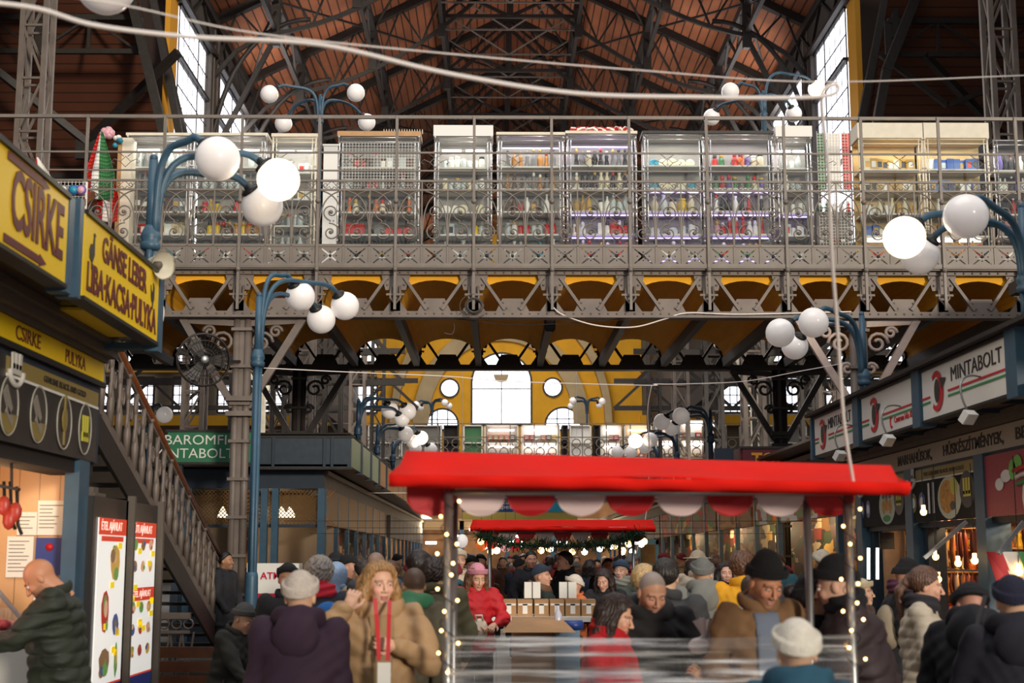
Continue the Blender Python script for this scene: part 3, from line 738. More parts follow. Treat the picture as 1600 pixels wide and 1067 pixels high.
lamp(-60, 8.2, -80, 60, [(165, -23, 48)], 'globe lamp whose white globe dips into the top left of the roof view', m_=BLUE)
lamp(232, 30, 640, 672, [(257, 648, 13)], 'single white globe lamp behind the iron stairs', m_=NB)

# ================================================================ display cases on the bridge
DZ = zTop + .04
PALB = mat('case_back', '9C968E', .6); PALG = mat('case_grey', '7A766E', .6); SHELF = mat('shelf_white', 'E8E2D8', .5)
TANW = mat('tan_wood', 'B58A5A', .5, noise=.1)
GC_ = {k: mat('ware_' + k, c, .35) for k, c in dict(white='F0ECE2', cream='E0D2B0', red='C8281E', orange='E0702A', amber='B87824', green='3E7A48', teal='2E8FA8', blue='2C5AA8', yellow='E2B822', brown='5E4230', grey='7C7A78', black='262424', pink='D8A0A8', gold='C89A3C', violet='6A5AA0', clear='C6CCC8').items()}
def g_jar():
    return MB().lathe((0, 0, 0), [(.035, 0), (.045, .01), (.045, .09), (.034, .11)], 10).lathe((0, 0, .11), [(.036, 0), (.036, .022)], 10, 1)
def g_bottle():
    return MB().lathe((0, 0, 0), [(.032, 0), (.034, .01), (.034, .12), (.013, .16), (.012, .2)], 10).lathe((0, 0, .2), [(.015, 0), (.015, .02)], 8, 1)
def g_figurine():
    m = MB().lathe((0, 0, 0), [(.05, 0), (.045, .02), (.022, .1), (.035, .13), (.015, .155)], 10); m.ball((0, 0, .175), .026, 8, 1); return m
def g_plate():
    return MB().lathe((0, .0, .085), [(.03, -.006), (.06, 0), (.085, .008), (.082, .012), (.05, .004), (.02, .002)], 18, 0, Matrix.Rotation(R(80), 3, 'X'))
def g_box(): return MB().box((0, 0, .05), (.11, .08, .1)).box((0, -.0405, .05), (.07, .002, .05), 1)
def g_doll():
    m = MB().lathe((0, 0, 0), [(.035, 0), (.05, .03), (.045, .08), (.028, .105)], 12); m.ball((0, 0, .125), .033, 10, 1); return m
def g_mug():
    m = MB().lathe((0, 0, 0), [(.036, 0), (.04, .01), (.04, .085), (.036, .085), (.034, .02)], 12); m.tube([(.038, 0, .07), (.065, 0, .065), (.065, 0, .03), (.038, 0, .02)], .006, 5); return m
def g_vase(): return MB().lathe((0, 0, 0), [(.025, 0), (.05, .06), (.045, .1), (.018, .15), (.03, .18)], 12)
def g_book(): return MB().box((0, 0, .08), (.14, .02, .16)).box((0, -.0105, .1), (.1, .002, .05), 1)
WARES = {'jar': g_jar, 'bottle': g_bottle, 'figurine': g_figurine, 'plate': g_plate, 'box': g_box, 'doll': g_doll, 'mug': g_mug, 'vase': g_vase, 'picture_card': g_book}
WNAME = {'jar': 'lidded jar', 'bottle': 'small bottle', 'figurine': 'standing figurine', 'plate': 'upright plate', 'box': 'little box', 'doll': 'round wooden doll', 'mug': 'mug with handle', 'vase': 'slim vase', 'picture_card': 'picture card'}
WM = {}
ORD = ['first', 'second', 'third', 'fourth', 'fifth', 'sixth', 'seventh', 'eighth', 'ninth', 'tenth', 'eleventh', 'twelfth', 'thirteenth', 'fourteenth', 'fifteenth', 'sixteenth', 'seventeenth', 'eighteenth']
def ware(kind, c1, c2, loc, sc, label, group, rz=0):
    key = (kind, c1, c2)
    if key not in WM:
        o = WARES[kind]().build(kind, [GC_[c1], GC_[c2]]); WM[key] = o.data
    else:
        o = bpy.data.objects.new(kind, WM[key]); COL.objects.link(o)
    o.location = loc; o.scale = sc if isinstance(sc, tuple) else (sc,) * 3; o.rotation_euler = (0, 0, rz); tag(o, label, kind.replace('_', ' '), group); return o
def case(px0, px1, pytop, label, short, rows, frame=CHROME, Y=24.55, depth=.5, back=PALB, cover=None, violet=False, grid=False, kindpool=(), dens=.12):
    a = at(px0, pytop, Y); b = at(px1, pytop, Y); x0, x1, zt = a.x, b.x, a.z
    t = thing('display_case', label, 'display case', ((x0 + x1) / 2, Y + depth / 2, DZ))
    m = MB(); m.bb((x0, Y + depth - .03, DZ), (x1, Y + depth, zt)); m.bb((x0, Y + .02, DZ), (x1, Y + depth, DZ + .08)); m.bb((x0, Y + .0, zt - .03), (x1, Y + depth, zt)); m.build('carcass', back, t)
    f = MB()
    for x in (x0, x1): f.tube([(x, Y, DZ), (x, Y, zt)], .018, 6); f.tube([(x + (.06 if x == x0 else -.06), Y, DZ), (x + (.06 if x == x0 else -.06), Y, zt)], .010, 6)
    for z in (zt - .02, zt - .1): f.tube([(x0, Y, z), (x1, Y, z)], .012, 6)
    for x in (x0, x1):
        z = DZ + .2
        while z < zt: f.ball((x, Y - .015, z), .028, 6); z += .27
    f.build('frame', frame, t)
    if cover:
        c = MB(); c.bb((x0 - .03, Y - .03, zt), (x1 + .03, Y + depth, zt + cover[1])); c.build('top_board', cover[0], t)
    if grid:
        g = MB(); x = x0 + .08
        while x < x1 - .05: g.bar((x, Y - .01, zt - .95), (x, Y - .01, zt - .12), .006, .006); x += .055
        z = zt - .95
        while z < zt - .12: g.bar((x0 + .06, Y - .01, z), (x1 - .06, Y - .01, z), .006, .006); z += .055
        g.build('wire_grid', SHELF, t)
    rows = rows[:1] + [dict(r_) for r_ in rows]; rows[1]['light'] = None
    H = zt - DZ; nr = len(rows)
    for r, row in enumerate(rows):
        z = zt - .14 - (r + 1) * (H - .2) / nr
        s = MB(); s.bb((x0 + .02, Y + .06, z - .03), (x1 - .02, Y + depth - .03, z)); s.build('shelf', SHELF, t)
        if row.get('light'):
            l = MB(); zz = z + (H - .2) / nr - .07; L_ = x1 - x0
            if row['light'] == 'v': l.tube([(x0 + .08, Y + .12, zz), (x1 - .08, Y + .12, zz)], .012, 6); l.build('light_strip', TUBEV, t)
            else:
                l.tube([(x0 + L_ * .12, Y + .2, zz), (x0 + L_ * .46, Y + .2, zz)], .02, 6); l.tube([(x0 + L_ * .54, Y + .2, zz), (x0 + L_ * .88, Y + .2, zz)], .02, 6); l.build('light_strip', TUBE, t)
        dn = .17 if 'plate' in row['k'] else dens; n = max(2, int((x1 - x0 - .12) / dn)); ks = row['k']; cs = row['c']; hs = (H - .2) / nr
        for i in range(n):
            if random.random() < .08: continue
            k = ks[i * len(ks) // n] if len(ks) > 1 and row.get('seq') else random.choice(ks); c = random.choice(cs); c2 = random.choice(('white', 'gold', 'black', 'red', c))
            hh = {'plate': .17, 'bottle': .22, 'jar': .135, 'figurine': .2, 'box': .1, 'doll': .16, 'mug': .09, 'vase': .18, 'picture_card': .16}[k]
            sc = min(2.3 if k in ('box', 'mug') else 1.9, (hs - .05) / hh) * random.uniform(.85, 1.0); wd_ = dict(box=.11, plate=.17, jar=.09, doll=.1, mug=.105, bottle=.07, figurine=.1, vase=.1, picture_card=.14)[k]; sx_ = min(sc, .98 * dn / wd_); sc = (sx_, sx_, sc if k != 'plate' else sx_)
            ware(k, c, c2, (x0 + .12 + (x1 - x0 - .24) * (i + .5) / n, Y + .2 + random.uniform(-.03, .08), z), sc,
                 '%s %s, %s on the %s shelf of %s' % (c, WNAME[k], ORD[min(i, 17)], ORD[r], short), '%ss on the shelves of %s' % (WNAME[k], short), random.uniform(-.4, .4) if k not in ('plate', 'box', 'mug', 'picture_card') else 0)
    area('case_fill', ((x0 + x1) / 2, Y + .12, zt - .06), ((x0 + x1) / 2, Y + .3, DZ), x1 - x0 - .1, .08, 7 if back is not PALG else 4, (1, .97, .95) if not violet else (.92, .85, 1))  # added fill under the case top, brightening the goods
    g = MB().bb((x0 + .02, Y - .004, DZ + .06), (x1 - .02, Y, zt - .04)); g.build('glass_pane', GLASS, t)
    return t
RW = lambda k, c, light=None, seq=0: dict(k=k, c=c, light=light, seq=seq)
ALLC = ['white', 'red', 'green', 'blue', 'cream', 'grey', 'gold', 'brown', 'clear']
case(200, 300, 212, 'glass souvenir case behind the near left lamp post, its left half', 'the leftmost glass case', [RW(['vase', 'bottle'], ['clear', 'grey'], 't'), RW(['picture_card', 'mug'], ['white', 'grey', 'brown']), RW(['box', 'jar'], ['white', 'cream', 'red']), RW(['box', 'plate'], ['grey', 'black', 'teal']), RW(['box', 'vase'], ['white', 'grey'])], cover=(CREAM, .05))
case(303, 416, 212, 'glass souvenir case behind the three globes of the near left lamp', 'the globe lamp case', [RW(['vase', 'bottle'], ['clear', 'grey'], 't'), RW(['doll', 'jar'], ['yellow', 'red', 'gold']), RW(['doll', 'jar'], ['yellow', 'amber', 'brown']), RW(['box'], ['white', 'red', 'grey']), RW(['plate', 'box'], ['teal', 'white', 'grey'])], cover=(CREAM, .05))
case(427, 494, 214, 'narrow cream framed case beside the white column panel', 'the narrow cream case', [RW(['mug', 'box'], ['white', 'clear'], 't'), RW(['jar', 'vase'], ['grey', 'clear', 'cream']), RW(['vase'], ['clear', 'grey', 'yellow']), RW(['box', 'jar'], ['grey', 'green'])], frame=CREAM, cover=(CREAM, .06))
m = MB(); a = at(506, 228, 24.5); b = at(525, 385, 24.5); m.bb((a.x, 24.5, DZ), (b.x, 24.8, a.z)); m.bb((a.x - .02, 24.48, a.z), (b.x + .02, 24.82, a.z + .03)); tag(m.build('cabinet_side', WHITE), 'tall white narrow cabinet between the cream case and the wire grid case', 'cabinet')
case(530, 655, 213, 'case with a wire grid and an orange toy, under a brown top board', 'the wire grid case', [RW(['box', 'figurine'], ['grey', 'brown', 'clear']), RW(['figurine', 'doll'], ['orange', 'cream', 'brown', 'grey']), RW(['plate', 'box'], ['red', 'green', 'grey']), RW(['box', 'vase'], ['grey', 'black']), RW(['plate', 'box'], ['yellow', 'violet', 'grey', 'white'])], cover=(TANW, .09), grid=True, back=PALG)
case(680, 768, 213, 'lit case of white plates under a white box top', 'the white plate case', [RW(['jar', 'mug'], ['white', 'cream', 'clear'], 't'), RW(['plate'], ['white', 'cream']), RW(['mug', 'box'], ['clear', 'grey', 'yellow']), RW(['vase', 'plate'], ['white', 'clear', 'grey']), RW(['box', 'figurine'], ['white', 'cream', 'amber'])], cover=(WHITE, .2))
case(778, 880, 211, 'case of brown bottles and figurines, third right of the wire grid', 'the brown bottle case', [RW(['bottle', 'figurine'], ['brown', 'amber', 'grey'], 'v'), RW(['box', 'bottle'], ['white', 'brown']), RW(['mug', 'jar'], ['white', 'clear', 'red']), RW(['box', 'vase'], ['white', 'teal', 'clear']), RW(['box', 'plate'], ['white', 'black', 'grey'])], cover=(CREAM, .05))
case(886, 993, 209, 'case with violet light strips under a pile of red and white cloth', 'the violet-lit case', [RW(['figurine', 'vase'], ['grey', 'black', 'cream'], 'v'), RW(['bottle', 'jar'], ['clear', 'gold', 'white']), RW(['doll', 'box'], ['red', 'white'], 'v'), RW(['doll', 'figurine'], ['red', 'orange', 'yellow'], 'v'), RW(['box', 'figurine'], ['black', 'orange', 'white'])], cover=(CREAM, .05), violet=True)
case(1006, 1098, 209, 'case with a round turquoise plate on its top shelf', 'the turquoise plate case', [RW(['plate', 'plate', 'plate', 'plate'], ['cream', 'teal', 'cream', 'cream'], None, 1), RW(['vase', 'jar'], ['cream', 'clear', 'yellow'], 'v'), RW(['plate', 'mug'], ['white', 'clear'], 'v'), RW(['figurine', 'box'], ['cream', 'yellow', 'white'], 'v'), RW(['mug', 'vase'], ['clear', 'grey'], 'v')], cover=(BLACK, .05), dens=.16)
case(1104, 1206, 209, 'case of colourful tins and dolls under a dark shelf board', 'the colourful tin case', [RW(['jar', 'doll'], ['red', 'orange', 'green', 'cream', 'violet']), RW(['figurine', 'vase'], ['black', 'white', 'violet', 'red'], 'v'), RW(['doll', 'figurine'], ['red', 'white', 'pink'], 'v'), RW(['box', 'doll'], ['red', 'yellow', 'green'], 'v'), RW(['box', 'plate'], ['white', 'black', 'red'], 'v')], cover=(BLACK, .05), violet=True)
case(1214, 1266, 214, 'narrow case of white teapots beside the flag panel', 'the narrow teapot case', [RW(['mug', 'vase'], ['white', 'clear'], 't'), RW(['mug'], ['white', 'grey']), RW(['mug', 'box'], ['clear', 'white'], 'v'), RW(['box'], ['grey', 'cream']), RW(['mug'], ['white'])], cover=(SHELF, .2))
case(1342, 1440, 216, 'wide cream case with a gold lit shelf, left half, right of the flag panel', 'the gold lit case', [RW(['box'], ['gold', 'cream']), RW(['vase', 'mug'], ['white', 'cream', 'gold']), RW(['box'], ['blue', 'blue', 'gold']), RW(['doll'], ['red', 'orange'], 't'), RW(['box', 'mug'], ['amber', 'white'])], frame=CREAM, cover=(CREAM, .28), back=mat('gold_back', 'C8A868', .6))
case(1444, 1542, 216, 'cream case with blue boxes on its upper shelf, behind the near right lamp', 'the blue box case', [RW(['box'], ['blue', 'blue', 'white']), RW(['vase', 'mug'], ['white', 'gold', 'cream']), RW(['box'], ['gold', 'amber']), RW(['bottle', 'doll'], ['red', 'amber', 'gold'], 't'), RW(['box', 'mug'], ['amber', 'white', 'brown'])], frame=CREAM, cover=(CREAM, .28), back=mat('gold_back', 'C8A868', .6))
case(1552, 1625, 218, 'dark backed case at the right edge of the bridge', 'the dark edge case', [RW(['vase', 'bottle'], ['violet', 'black', 'white']), RW(['bottle'], ['black', 'red']), RW(['picture_card'], ['red', 'brown']), RW(['doll', 'box'], ['red', 'orange', 'green']), RW(['box', 'plate'], ['red', 'brown'])], back=mat('case_dark', '4A3F3A', .6))
# things on top of the cases and between them
for i in range(14):
    q = at(897 + i * 6.6, 199, 24.75); m = MB(); M_ = Euler((0, R(random.uniform(-30, 30)), R(random.uniform(-60, 60)))).to_matrix(); m.box((0, 0, 0), (.13, .1, .035), i % 2, M_); m.box((0, .02, .035), (.09, .1, .03), 1 - i % 2, M_)
    o = m.build('folded_cloth', [GC_['red'], GC_['white']]); o.location = (q.x, q.y, at(930, 206, 24.75).z + .03); tag(o, 'folded red and white cloth, %s from the left on top of the violet-lit case' % ORD[i], 'cloth', 'folded cloths on the case top')
for i in range(16):
    q = at(600 + i * 4, 200, 24.7); m = MB().lathe((0, 0, 0), [(.012, 0), (.008, .06), (.004, .09)], 6); o = m.build('candle_stick', CREAM); o.location = (q.x, 24.7, at(600, 213, 24.55).z + .09); tag(o, 'thin pale stick in the row on top of the wire grid case', 'stick', 'row of pale sticks above the wire grid case')
# tricolour panel with white grid
t = thing('tricolour_cloth', 'green white and red striped cloth on a wire grid between two cases', 'cloth', (at(1303, 300, 24.5).x, 24.5, DZ))
for k, (pa, pb, mm) in enumerate(((1277, 1292, 'green'), (1292, 1315, 'white'), (1315, 1330, 'red'))):
    a = at(pa, 208, 24.5); b = at(pb, 296, 24.5); MB().bb((a.x, 24.5, b.z), (b.x, 24.52, a.z)).build('stripe', GC_[mm], t)
g = MB(); a = at(1276, 205, 24.45); b = at(1331, 384, 24.45); x = a.x
while x < b.x: g.bar((x, 24.45, b.z), (x, 24.45, a.z), .006); x += .055
z = b.z
while z < a.z: g.bar((a.x, 24.45, z), (b.x, 24.45, z), .006); z += .055
g.build('wire_grid', SHELF, t)
for i in range(10):
    ware(random.choice(['doll', 'figurine', 'box']), random.choice(['red', 'white', 'black', 'green']), 'white', (at(1281 + (i % 5) * 11, 300, 24.6).x, 24.62, at(1300, 330 if i < 5 else 380, 24.6).z), 1., '%s trinket hanging on the wire grid of the tricolour panel, %s row' % (ORD[i % 5], 'upper' if i < 5 else 'lower'), 'trinkets on the tricolour grid')
b = MB(); b.bb((at(1276, 330, 24.55).x, 24.58, DZ), (at(1331, 330, 24.55).x, 24.9, at(1300, 331, 24.6).z)); b.bb((at(1276, 330, 24.55).x, 24.56, at(1300, 380, 24.6).z - .02), (at(1331, 330, 24.55).x, 24.75, at(1300, 380, 24.6).z)); tag(b.build('low_cabinet', PALG), 'low grey cabinet below the tricolour panel', 'cabinet')
# flags, dolls and a person at the left end of the bridge
def cloth(name, px, py, w_, h_, Y, mats, label, cat='flag', slant=.0, n=18):
    a = at(px, py, Y); m = MB(); vs = []; fs = []; mi = []
    for j in range(n + 1):
        v = j / n
        for i in range(n + 1):
            u = i / n; ww = w_ * (.12 + .88 * min(1, v * 1.6)); x = a.x + (u - .5) * ww + slant * v; y = Y + .05 * math.sin(u * 9 + v * 2) * min(1, v * 2 + .2)
            vs.append((x, y, a.z - h_ * v))
    for j in range(n):
        for i in range(n):
            m.add([vs[j * (n + 1) + i], vs[j * (n + 1) + i + 1], vs[(j + 1) * (n + 1) + i + 1], vs[(j + 1) * (n + 1) + i]], [(0, 1, 2, 3)], min(len(mats) - 1, int(i / n * len(mats))), True)
    o = m.build(name, mats); s = o.modifiers.new('s', 'SOLIDIFY'); s.thickness = .004; return tag(o, label, cat)
cloth('flag', 158, 206, .55, 1.2, 23.9, [GC_['red'], GC_['white'], GC_['green'], GC_['green']], 'large green flag with red and white hanging by the left end of the bridge')
cloth('flag', 171, 250, .4, 1.1, 24.0, [GC_['red'], GC_['white'], GC_['red']], 'red and white flag hanging right of the green flag')
cloth('flag', 58, 246, .3, .5, 22.5, [GC_['red'], GC_['white'], GC_['white']], 'small red and white flag above the yellow sign', slant=.15)
m = MB(); a = at(188, 215, 24.3); b = at(200, 385, 24.3); m.bb((a.x, 24.3, DZ), (b.x, 24.6, a.z)); m.bb((a.x - .02, 24.25, DZ), (a.x + .04, 24.3, a.z), 1); tag(m.build('wooden_post', [CREAM, TANW]), 'cream and wooden corner post beside the flags', 'post')
m = MB(); q = at(168, 208, 24.2)
for i in range(5): m.ball(q + Vector((.06 * math.cos(i * 1.3), 0, .05 * math.sin(i * 1.3))), .075, 10)
m.ball(q, .09, 10); tag(m.build('pink_toy', GC_['pink']), 'pink soft toy hanging above the green flag', 'toy')
m = MB(); q = at(184, 220, 24.2)
for i in range(5): m.ball(q + Vector((.05 * math.cos(i * 1.3), 0, .08 * math.sin(i * 2.3))), .05, 8, i % 2)
tag(m.build('blue_toy', [GC_['teal'], GC_['white']]), 'small blue and white toy beside the pink toy', 'toy')
for i in range(3):
    q = at((99, 115, 127)[i], 297, 22.8); m = MB().lathe(q, [(.02, -.01), (.085, 0), (.085, .02), (.02, .03)], 20, 0, Matrix.Rotation(R(90), 3, 'X')); m.lathe(q - Vector((0, .03, 0)), [(.06, -.004), (.06, .004)], 20, 1, Matrix.Rotation(R(90), 3, 'X'))
    tag(m.build('souvenir_plate', [GC_[('grey', 'blue', 'violet')[i]], GC_[('white', 'teal', 'pink')[i]]]), 'round %s souvenir plate hanging on the grid above the yellow signs' % ('grey and white', 'blue', 'violet')[i], 'plate')
m = MB(); a = at(90, 283, 22.85); b = at(133, 318, 22.85)
x = a.x
while x < b.x: m.bar((x, 22.85, b.z), (x, 22.85, a.z), .006); x += .06
z = b.z
while z < a.z + .01: m.bar((a.x, 22.85, z), (b.x, 22.85, z), .006); z += .06
m.bar((a.x, 22.9, b.z - 1.0), (a.x, 22.9, a.z), .03); m.bar((b.x, 22.9, b.z - 1.), (b.x, 22.9, a.z), .03)
tag(m.build('wire_rack', SHELF), 'white wire rack holding the souvenir plates', 'rack')
m = MB(); m.bar(at(118, 328, 22.6), at(146, 303, 23.2), .06, .09); m.bb((-10.5, 22.2, 5.9), (at(140, 300, 23.).x, 23.2, 6.1)); tag(m.build('wooden_handrail', WOODR), 'brown wooden handrail at the stair head beside the flags', 'handrail')
# ================================================================ far gallery across the nave
t = thing('far_gallery', 'far gallery crossing the nave in front of the yellow end wall', 'gallery', (.5, 68, 5.4))
fz0, fz1 = at(800, 716, 68).z, at(800, 662, 68).z
m = MB(); m.bb((-12, 68, fz0 - .9), (16, 74, fz0)); m.build('slab', IRON2, t)
m = MB()
for x in (-9, -4.5, 6.2, 11): m.bb((x, 68.2, 0), (x + .3, 68.5, fz0 - .9))
m.split('support_column', IRON, t)
m = MB()
for z in (fz1, fz0 + 1.0, fz0 + .05): m.bar((-12, 67.9, z), (13, 67.9, z), .05)
x = -12
while x < 13: m.bar((x, 67.9, fz0), (x, 67.9, fz1), .05); x += 1.15
m.build('rails', IRON3, t)
m = MB(); x = -12
while x < 13:
    for k in range(2): m.tube([Vector((x + .28 + math.cos(q) * .2, 67.9, fz0 + .3 + k * .42 + math.sin(q) * .2)) for q in [2 * math.pi * j / 10 for j in range(10)]], .025, 4, closed=True)
    x += .575
m.build('scroll_band', IRON3, t)
FARC = [(575, 625, PALG), (627, 690, PALG), (693, 716, DARK), (724, 754, GC_['green']), (757, 810, PALB), (814, 875, SHELF), (878, 888, DARK), (890, 924, WHITE), (927, 938, DARK), (938, 972, SHELF), (975, 1020, mat('far_case_warm', 'D8B890', .6)), (1024, 1060, SHELF), (1062, 1130, SHELF), (1160, 1215, PALG), (1218, 1262, PALG)]
for i, (a_, b_, mm) in enumerate(FARC):
    a = at(a_, 664 if i not in (11, 12) else 656, 69); b = at(b_, 716, 69); cc = thing('gallery_booth', '%s booth of the far gallery, %s from the left' % (('grey', 'grey', 'dark', 'green', 'pale', 'white lit', 'dark', 'white', 'dark', 'white lit', 'warm lit', 'bright', 'bright', 'grey', 'grey')[i], ORD[i]), 'booth', ((a.x + b.x) / 2, 69, fz0))
    m = MB(); m.bb((a.x, 69.2, fz0), (b.x, 70, a.z)); m.build('back', mm, cc)
    m = MB()
    for z in (a.z, (a.z + fz0) / 2, fz0 + .1): m.bb((a.x, 69, z - .05), (b.x, 69.3, z))
    m.bb((a.x, 69, fz0), (a.x + .06, 69.3, a.z)); m.bb((b.x - .06, 69, fz0), (b.x, 69.3, a.z)); m.build('frame', SHELF if mm is not DARK else IRON, cc)
    if mm in (SHELF, PALB) or i == 10:
        l = MB()
        for z in (a.z - .25, (a.z + fz0) / 2 - .2): l.bar((a.x + .2, 69.05, z), (b.x - .2, 69.05, z), .07)
        l.build('light_strip', TUBE, cc)
        n = max(2, int((b.x - a.x) / .3))
        for r in range(2):
            for k in range(n):
                c = random.choice(['red', 'orange', 'yellow', 'white', 'amber', 'brown']); zz = fz0 + .12 + r * (a.z - fz0) / 2
                ware('box', c, 'white', (a.x + .15 + (b.x - a.x - .3) * (k + .5) / n, 69.1, zz), 2.4 if r else 2.0, '%s box, %s on the %s shelf of the %s far gallery booth' % (c, ORD[min(k, 17)], ('lower', 'upper')[r], ORD[i]), 'boxes in the far gallery booths')
# ================================================================ market stalls
XSL, XSR = -2.62, 4.32         # sign faces over the left and right counters
XFL, XFR = -3.13, 4.83         # stall fronts
ROTL, ROTR = (R(90), 0, R(90)), (R(90), 0, R(-90))
def yl(px, X): return X * F / (px - 776)      # depth at which the plane x = X crosses image column px
MAROON = mat('maroon_letters', '5A1A1C', .5); GOLDP = mat('gold_print', '8E7A3C', .4); SIGNW = mat('white_sign', 'ECE8DE', .4)
PRED = mat('print_red', 'C42028', .5); PGREEN = mat('print_green', '2F8A50', .5); LETB = mat('letter_dark', '2A2422', .5)
GREYB = mat('grey_brown_cornice', '5E554C', .6, noise=.1); SOFF = mat('glossy_soffit', '2A2018', .18)
TILEW = checker_mat('warm_tiles', 'D8A878', 'CFA070', 3.2, .35)
# ---------------- near left: poultry stall
t = thing('poultry_stall', 'near left poultry stall with yellow signs over a warm lit counter', 'market stall', (-4.6, 8, 0))
m = MB()
for y in (10.8, 5.2): m.bb((XFL - .09, y - .13, 0), (XFL + .02, y + .13, 2.45))
m.split('blue_post', BLUE, t)
m = MB(); m.bb((-6.5, 11.0, 0), (XFL - .05, 11.15, 3.3)); m.build('end_wall', [TILEW], t)
m = MB(); m.bb((-6.6, 4.8, 0), (-6.5, 11.2, 3.4)); m.build('back_wall', TILEW, t)
m = MB(); m.bb((-6.6, 4.8, 2.96), (XFL - .05, 11.2, 3.05)); m.bb((XFL - .3, 4.8, 2.33), (XFL - .02, 11.15, 2.43)); m.build('roof_panel', DARK, t)
m = MB(); m.bb((XFL - .3, 4.8, 2.43), (XFL, 11.2, 3.05)); m.build('fascia_box', NAVY, t)
m = MB(); m.bb((XFL - .3, 4.8, 3.23), (XFL + .04, 11.25, 3.27)); m.bb((XFL - .3, 4.8, 3.27), (XFL + .10, 11.3, 3.34)); m.bb((XFL - .3, 4.8, 3.34), (XFL + .15, 11.35, 3.40)); m.build('cornice', GREYB, t)
m = MB(); m.bb((-6.6, 4.8, 3.40), (XSL - .02, 11.1, 3.44)); m.build('soffit', SOFF, t)
m = MB(); m.bb((-6.6, 4.8, 3.86), (XSL - .04, 11.08, 3.9)); m.build('top_board', DARK, t)
f = MB().bb((XFL, 4.8, 3.06), (XFL + .02, 11.2, 3.225)).build('yellow_fascia', YEL, t)
text('lettering', 'CSIRKE', (XFL + .022, 9.36, 3.145), .1, MAROON, f, .5, ROTL)
text('lettering', 'PULYKA', (XFL + .022, 10.43, 3.14), .1, MAROON, f, .5, ROTL)
m = MB(); m.bar((XFL + .03, 4.8, 3.045), (XFL + .03, 11.2, 3.045), .03, .04); m.build('black_edge', BLACK, t)
# printed picture board
pb = MB().bb((XFL, 4.9, 2.43), (XFL + .025, 11.05, 2.97), 0).bb((XFL + .025, 8.95, 2.86), (XFL + .028, 11.05, 2.97), 1).build('picture_board', [mat('board_black', '1E1916', .35), GOLDP], t)
m = MB(); m.bar((XFL + .03, 8.95, 2.85), (XFL + .03, 11.05, 2.85), .006, .018); m.build('white_line', WHITE, pb)
text('lettering', 'GENUINE BLACK AND GOLD', (XFL + .031, 10.2, 2.915), .045, LETB, pb, 1.0, ROTL)
def medallion(y, z, a_, b_, mats, parent, X, s=1, n=26):
    m = MB(); M_ = None
    ring = [Vector((X + s * .006, y + math.cos(q) * a_, z + math.sin(q) * b_)) for q in [2 * math.pi * i / n for i in range(n)]]
    m.add([Vector((X + s * .004, v.y, v.z)) for v in ring], [tuple(range(n))], 1)
    m.tube(ring, .007, 4, 0, closed=True)
    return m, m
for i, px in enumerate((6, 53, 94, 127)):
    y = yl(px, XFL); a_ = .17 if i < 3 else .16
    m, _ = medallion(y, 2.66, a_, .19, None, pb, XFL + .025)
    X = XFL + .035
    if i < 2:
        m.add([(X, y + math.cos(q) * a_ * .95, 2.66 + math.sin(q) * .18) for q in [R(d) for d in range(200, 345, 12)]], [tuple(range(13))], 2)
        m.bar((X, y - .1, 2.76), (X, y + .02, 2.62), .01, .08, 3); m.bar((X, y - .06, 2.63), (X, y + .06, 2.55), .01, .05, 3)
    elif i == 2:
        m.ball((X, y, 2.68), .07, 12, 2, (.1, 1, 1.3)); m.bar((X, y, 2.86), (X, y, 2.5), .01, .025, 2)
    else:
        for k in (-1, 0, 1): m.bar((X, y + k * .045, 2.6), (X, y + k * .06, 2.76), .01, .035, 4)
        m.bar((X, y - .08, 2.6), (X, y + .08, 2.6), .01, .07, 4)
    m.build('medallion', [mat('ring_grey', 'A8A498', .4), mat('oval_dark', '3A3430', .4), GOLDP, mat('photo_grey', '8C8478', .4), mat('crest_yellow', 'C8C040', .4)], pb)
def crest(y, z, h, X, parent, s):
    m = MB(); w_ = h * .6
    for k in (-1, 0, 1): m.bar((X, y + k * w_ * .5, z), (X, y + k * w_ * .65, z + h * .55), .012, w_ * .38)
    m.bar((X, y - w_ * .75, z), (X, y + w_ * .75, z), .012, h * .35)
    m.tube([(X, y + math.cos(q) * w_ * 1.1, z + math.sin(q) * h * .5 - h * .05) for q in [R(d) for d in range(180, 361, 15)]], h * .1, 5, 0)
    return m.build('crown_crest', mat('crest_white', 'CFCAC0', .4), parent)
crest(yl(8, XFL) + .05, 2.9, .19, XFL + .04, pb, 1)
# sign boards
def signboard(side, y0, y1, z0, z1, m_, label, X):
    s = 1 if side < 0 else -1
    t = thing('sign_board', label, 'sign', (X, (y0 + y1) / 2, z0))
    MB().bb((X - s * .09, y0, z0), (X, y1, z1)).build('panel', m_, t)
    m = MB(); m.bb((X - s * .1, y0, z1), (X + s * .02, y1, z1 + .03)); m.bb((X - s * .1, y0, z0 - .025), (X + s * .015, y1, z0)); m.build('edge_trim', BLACK, t)
    return t
t = signboard(-1, 6.2, 8.50, 3.34, 3.87, YEL, 'yellow sign board lettered CSIRKE at the left edge', XSL)
text('lettering', 'CSIRKE', (XSL + .004, 7.95, 3.615), .33, MAROON, t, .92, ROTL, .010)
m = MB()
for z in (3.385, 3.835): m.bar((XSL + .004, 7.4, z), (XSL + .004, 8.0, z), .006, .045); m.prism([(8.0, z - .035), (8.0, z + .035), (8.12, z)], 0, .006, 0, (XSL, 0, 0), (0, 1, 0), (0, 0, 1), (1, 0, 0))
m.split('brown_dart', MAROON, t)
t = signboard(-1, 8.86, 10.86, 3.34, 3.87, YEL, 'yellow sign board with goose and hen, lettered GÄNSE LEBER', XSL)
text('lettering', 'GÄNSE LEBER', (XSL + .004, 9.86, 3.725), .17, MAROON, t, 1.2, ROTL, .004)
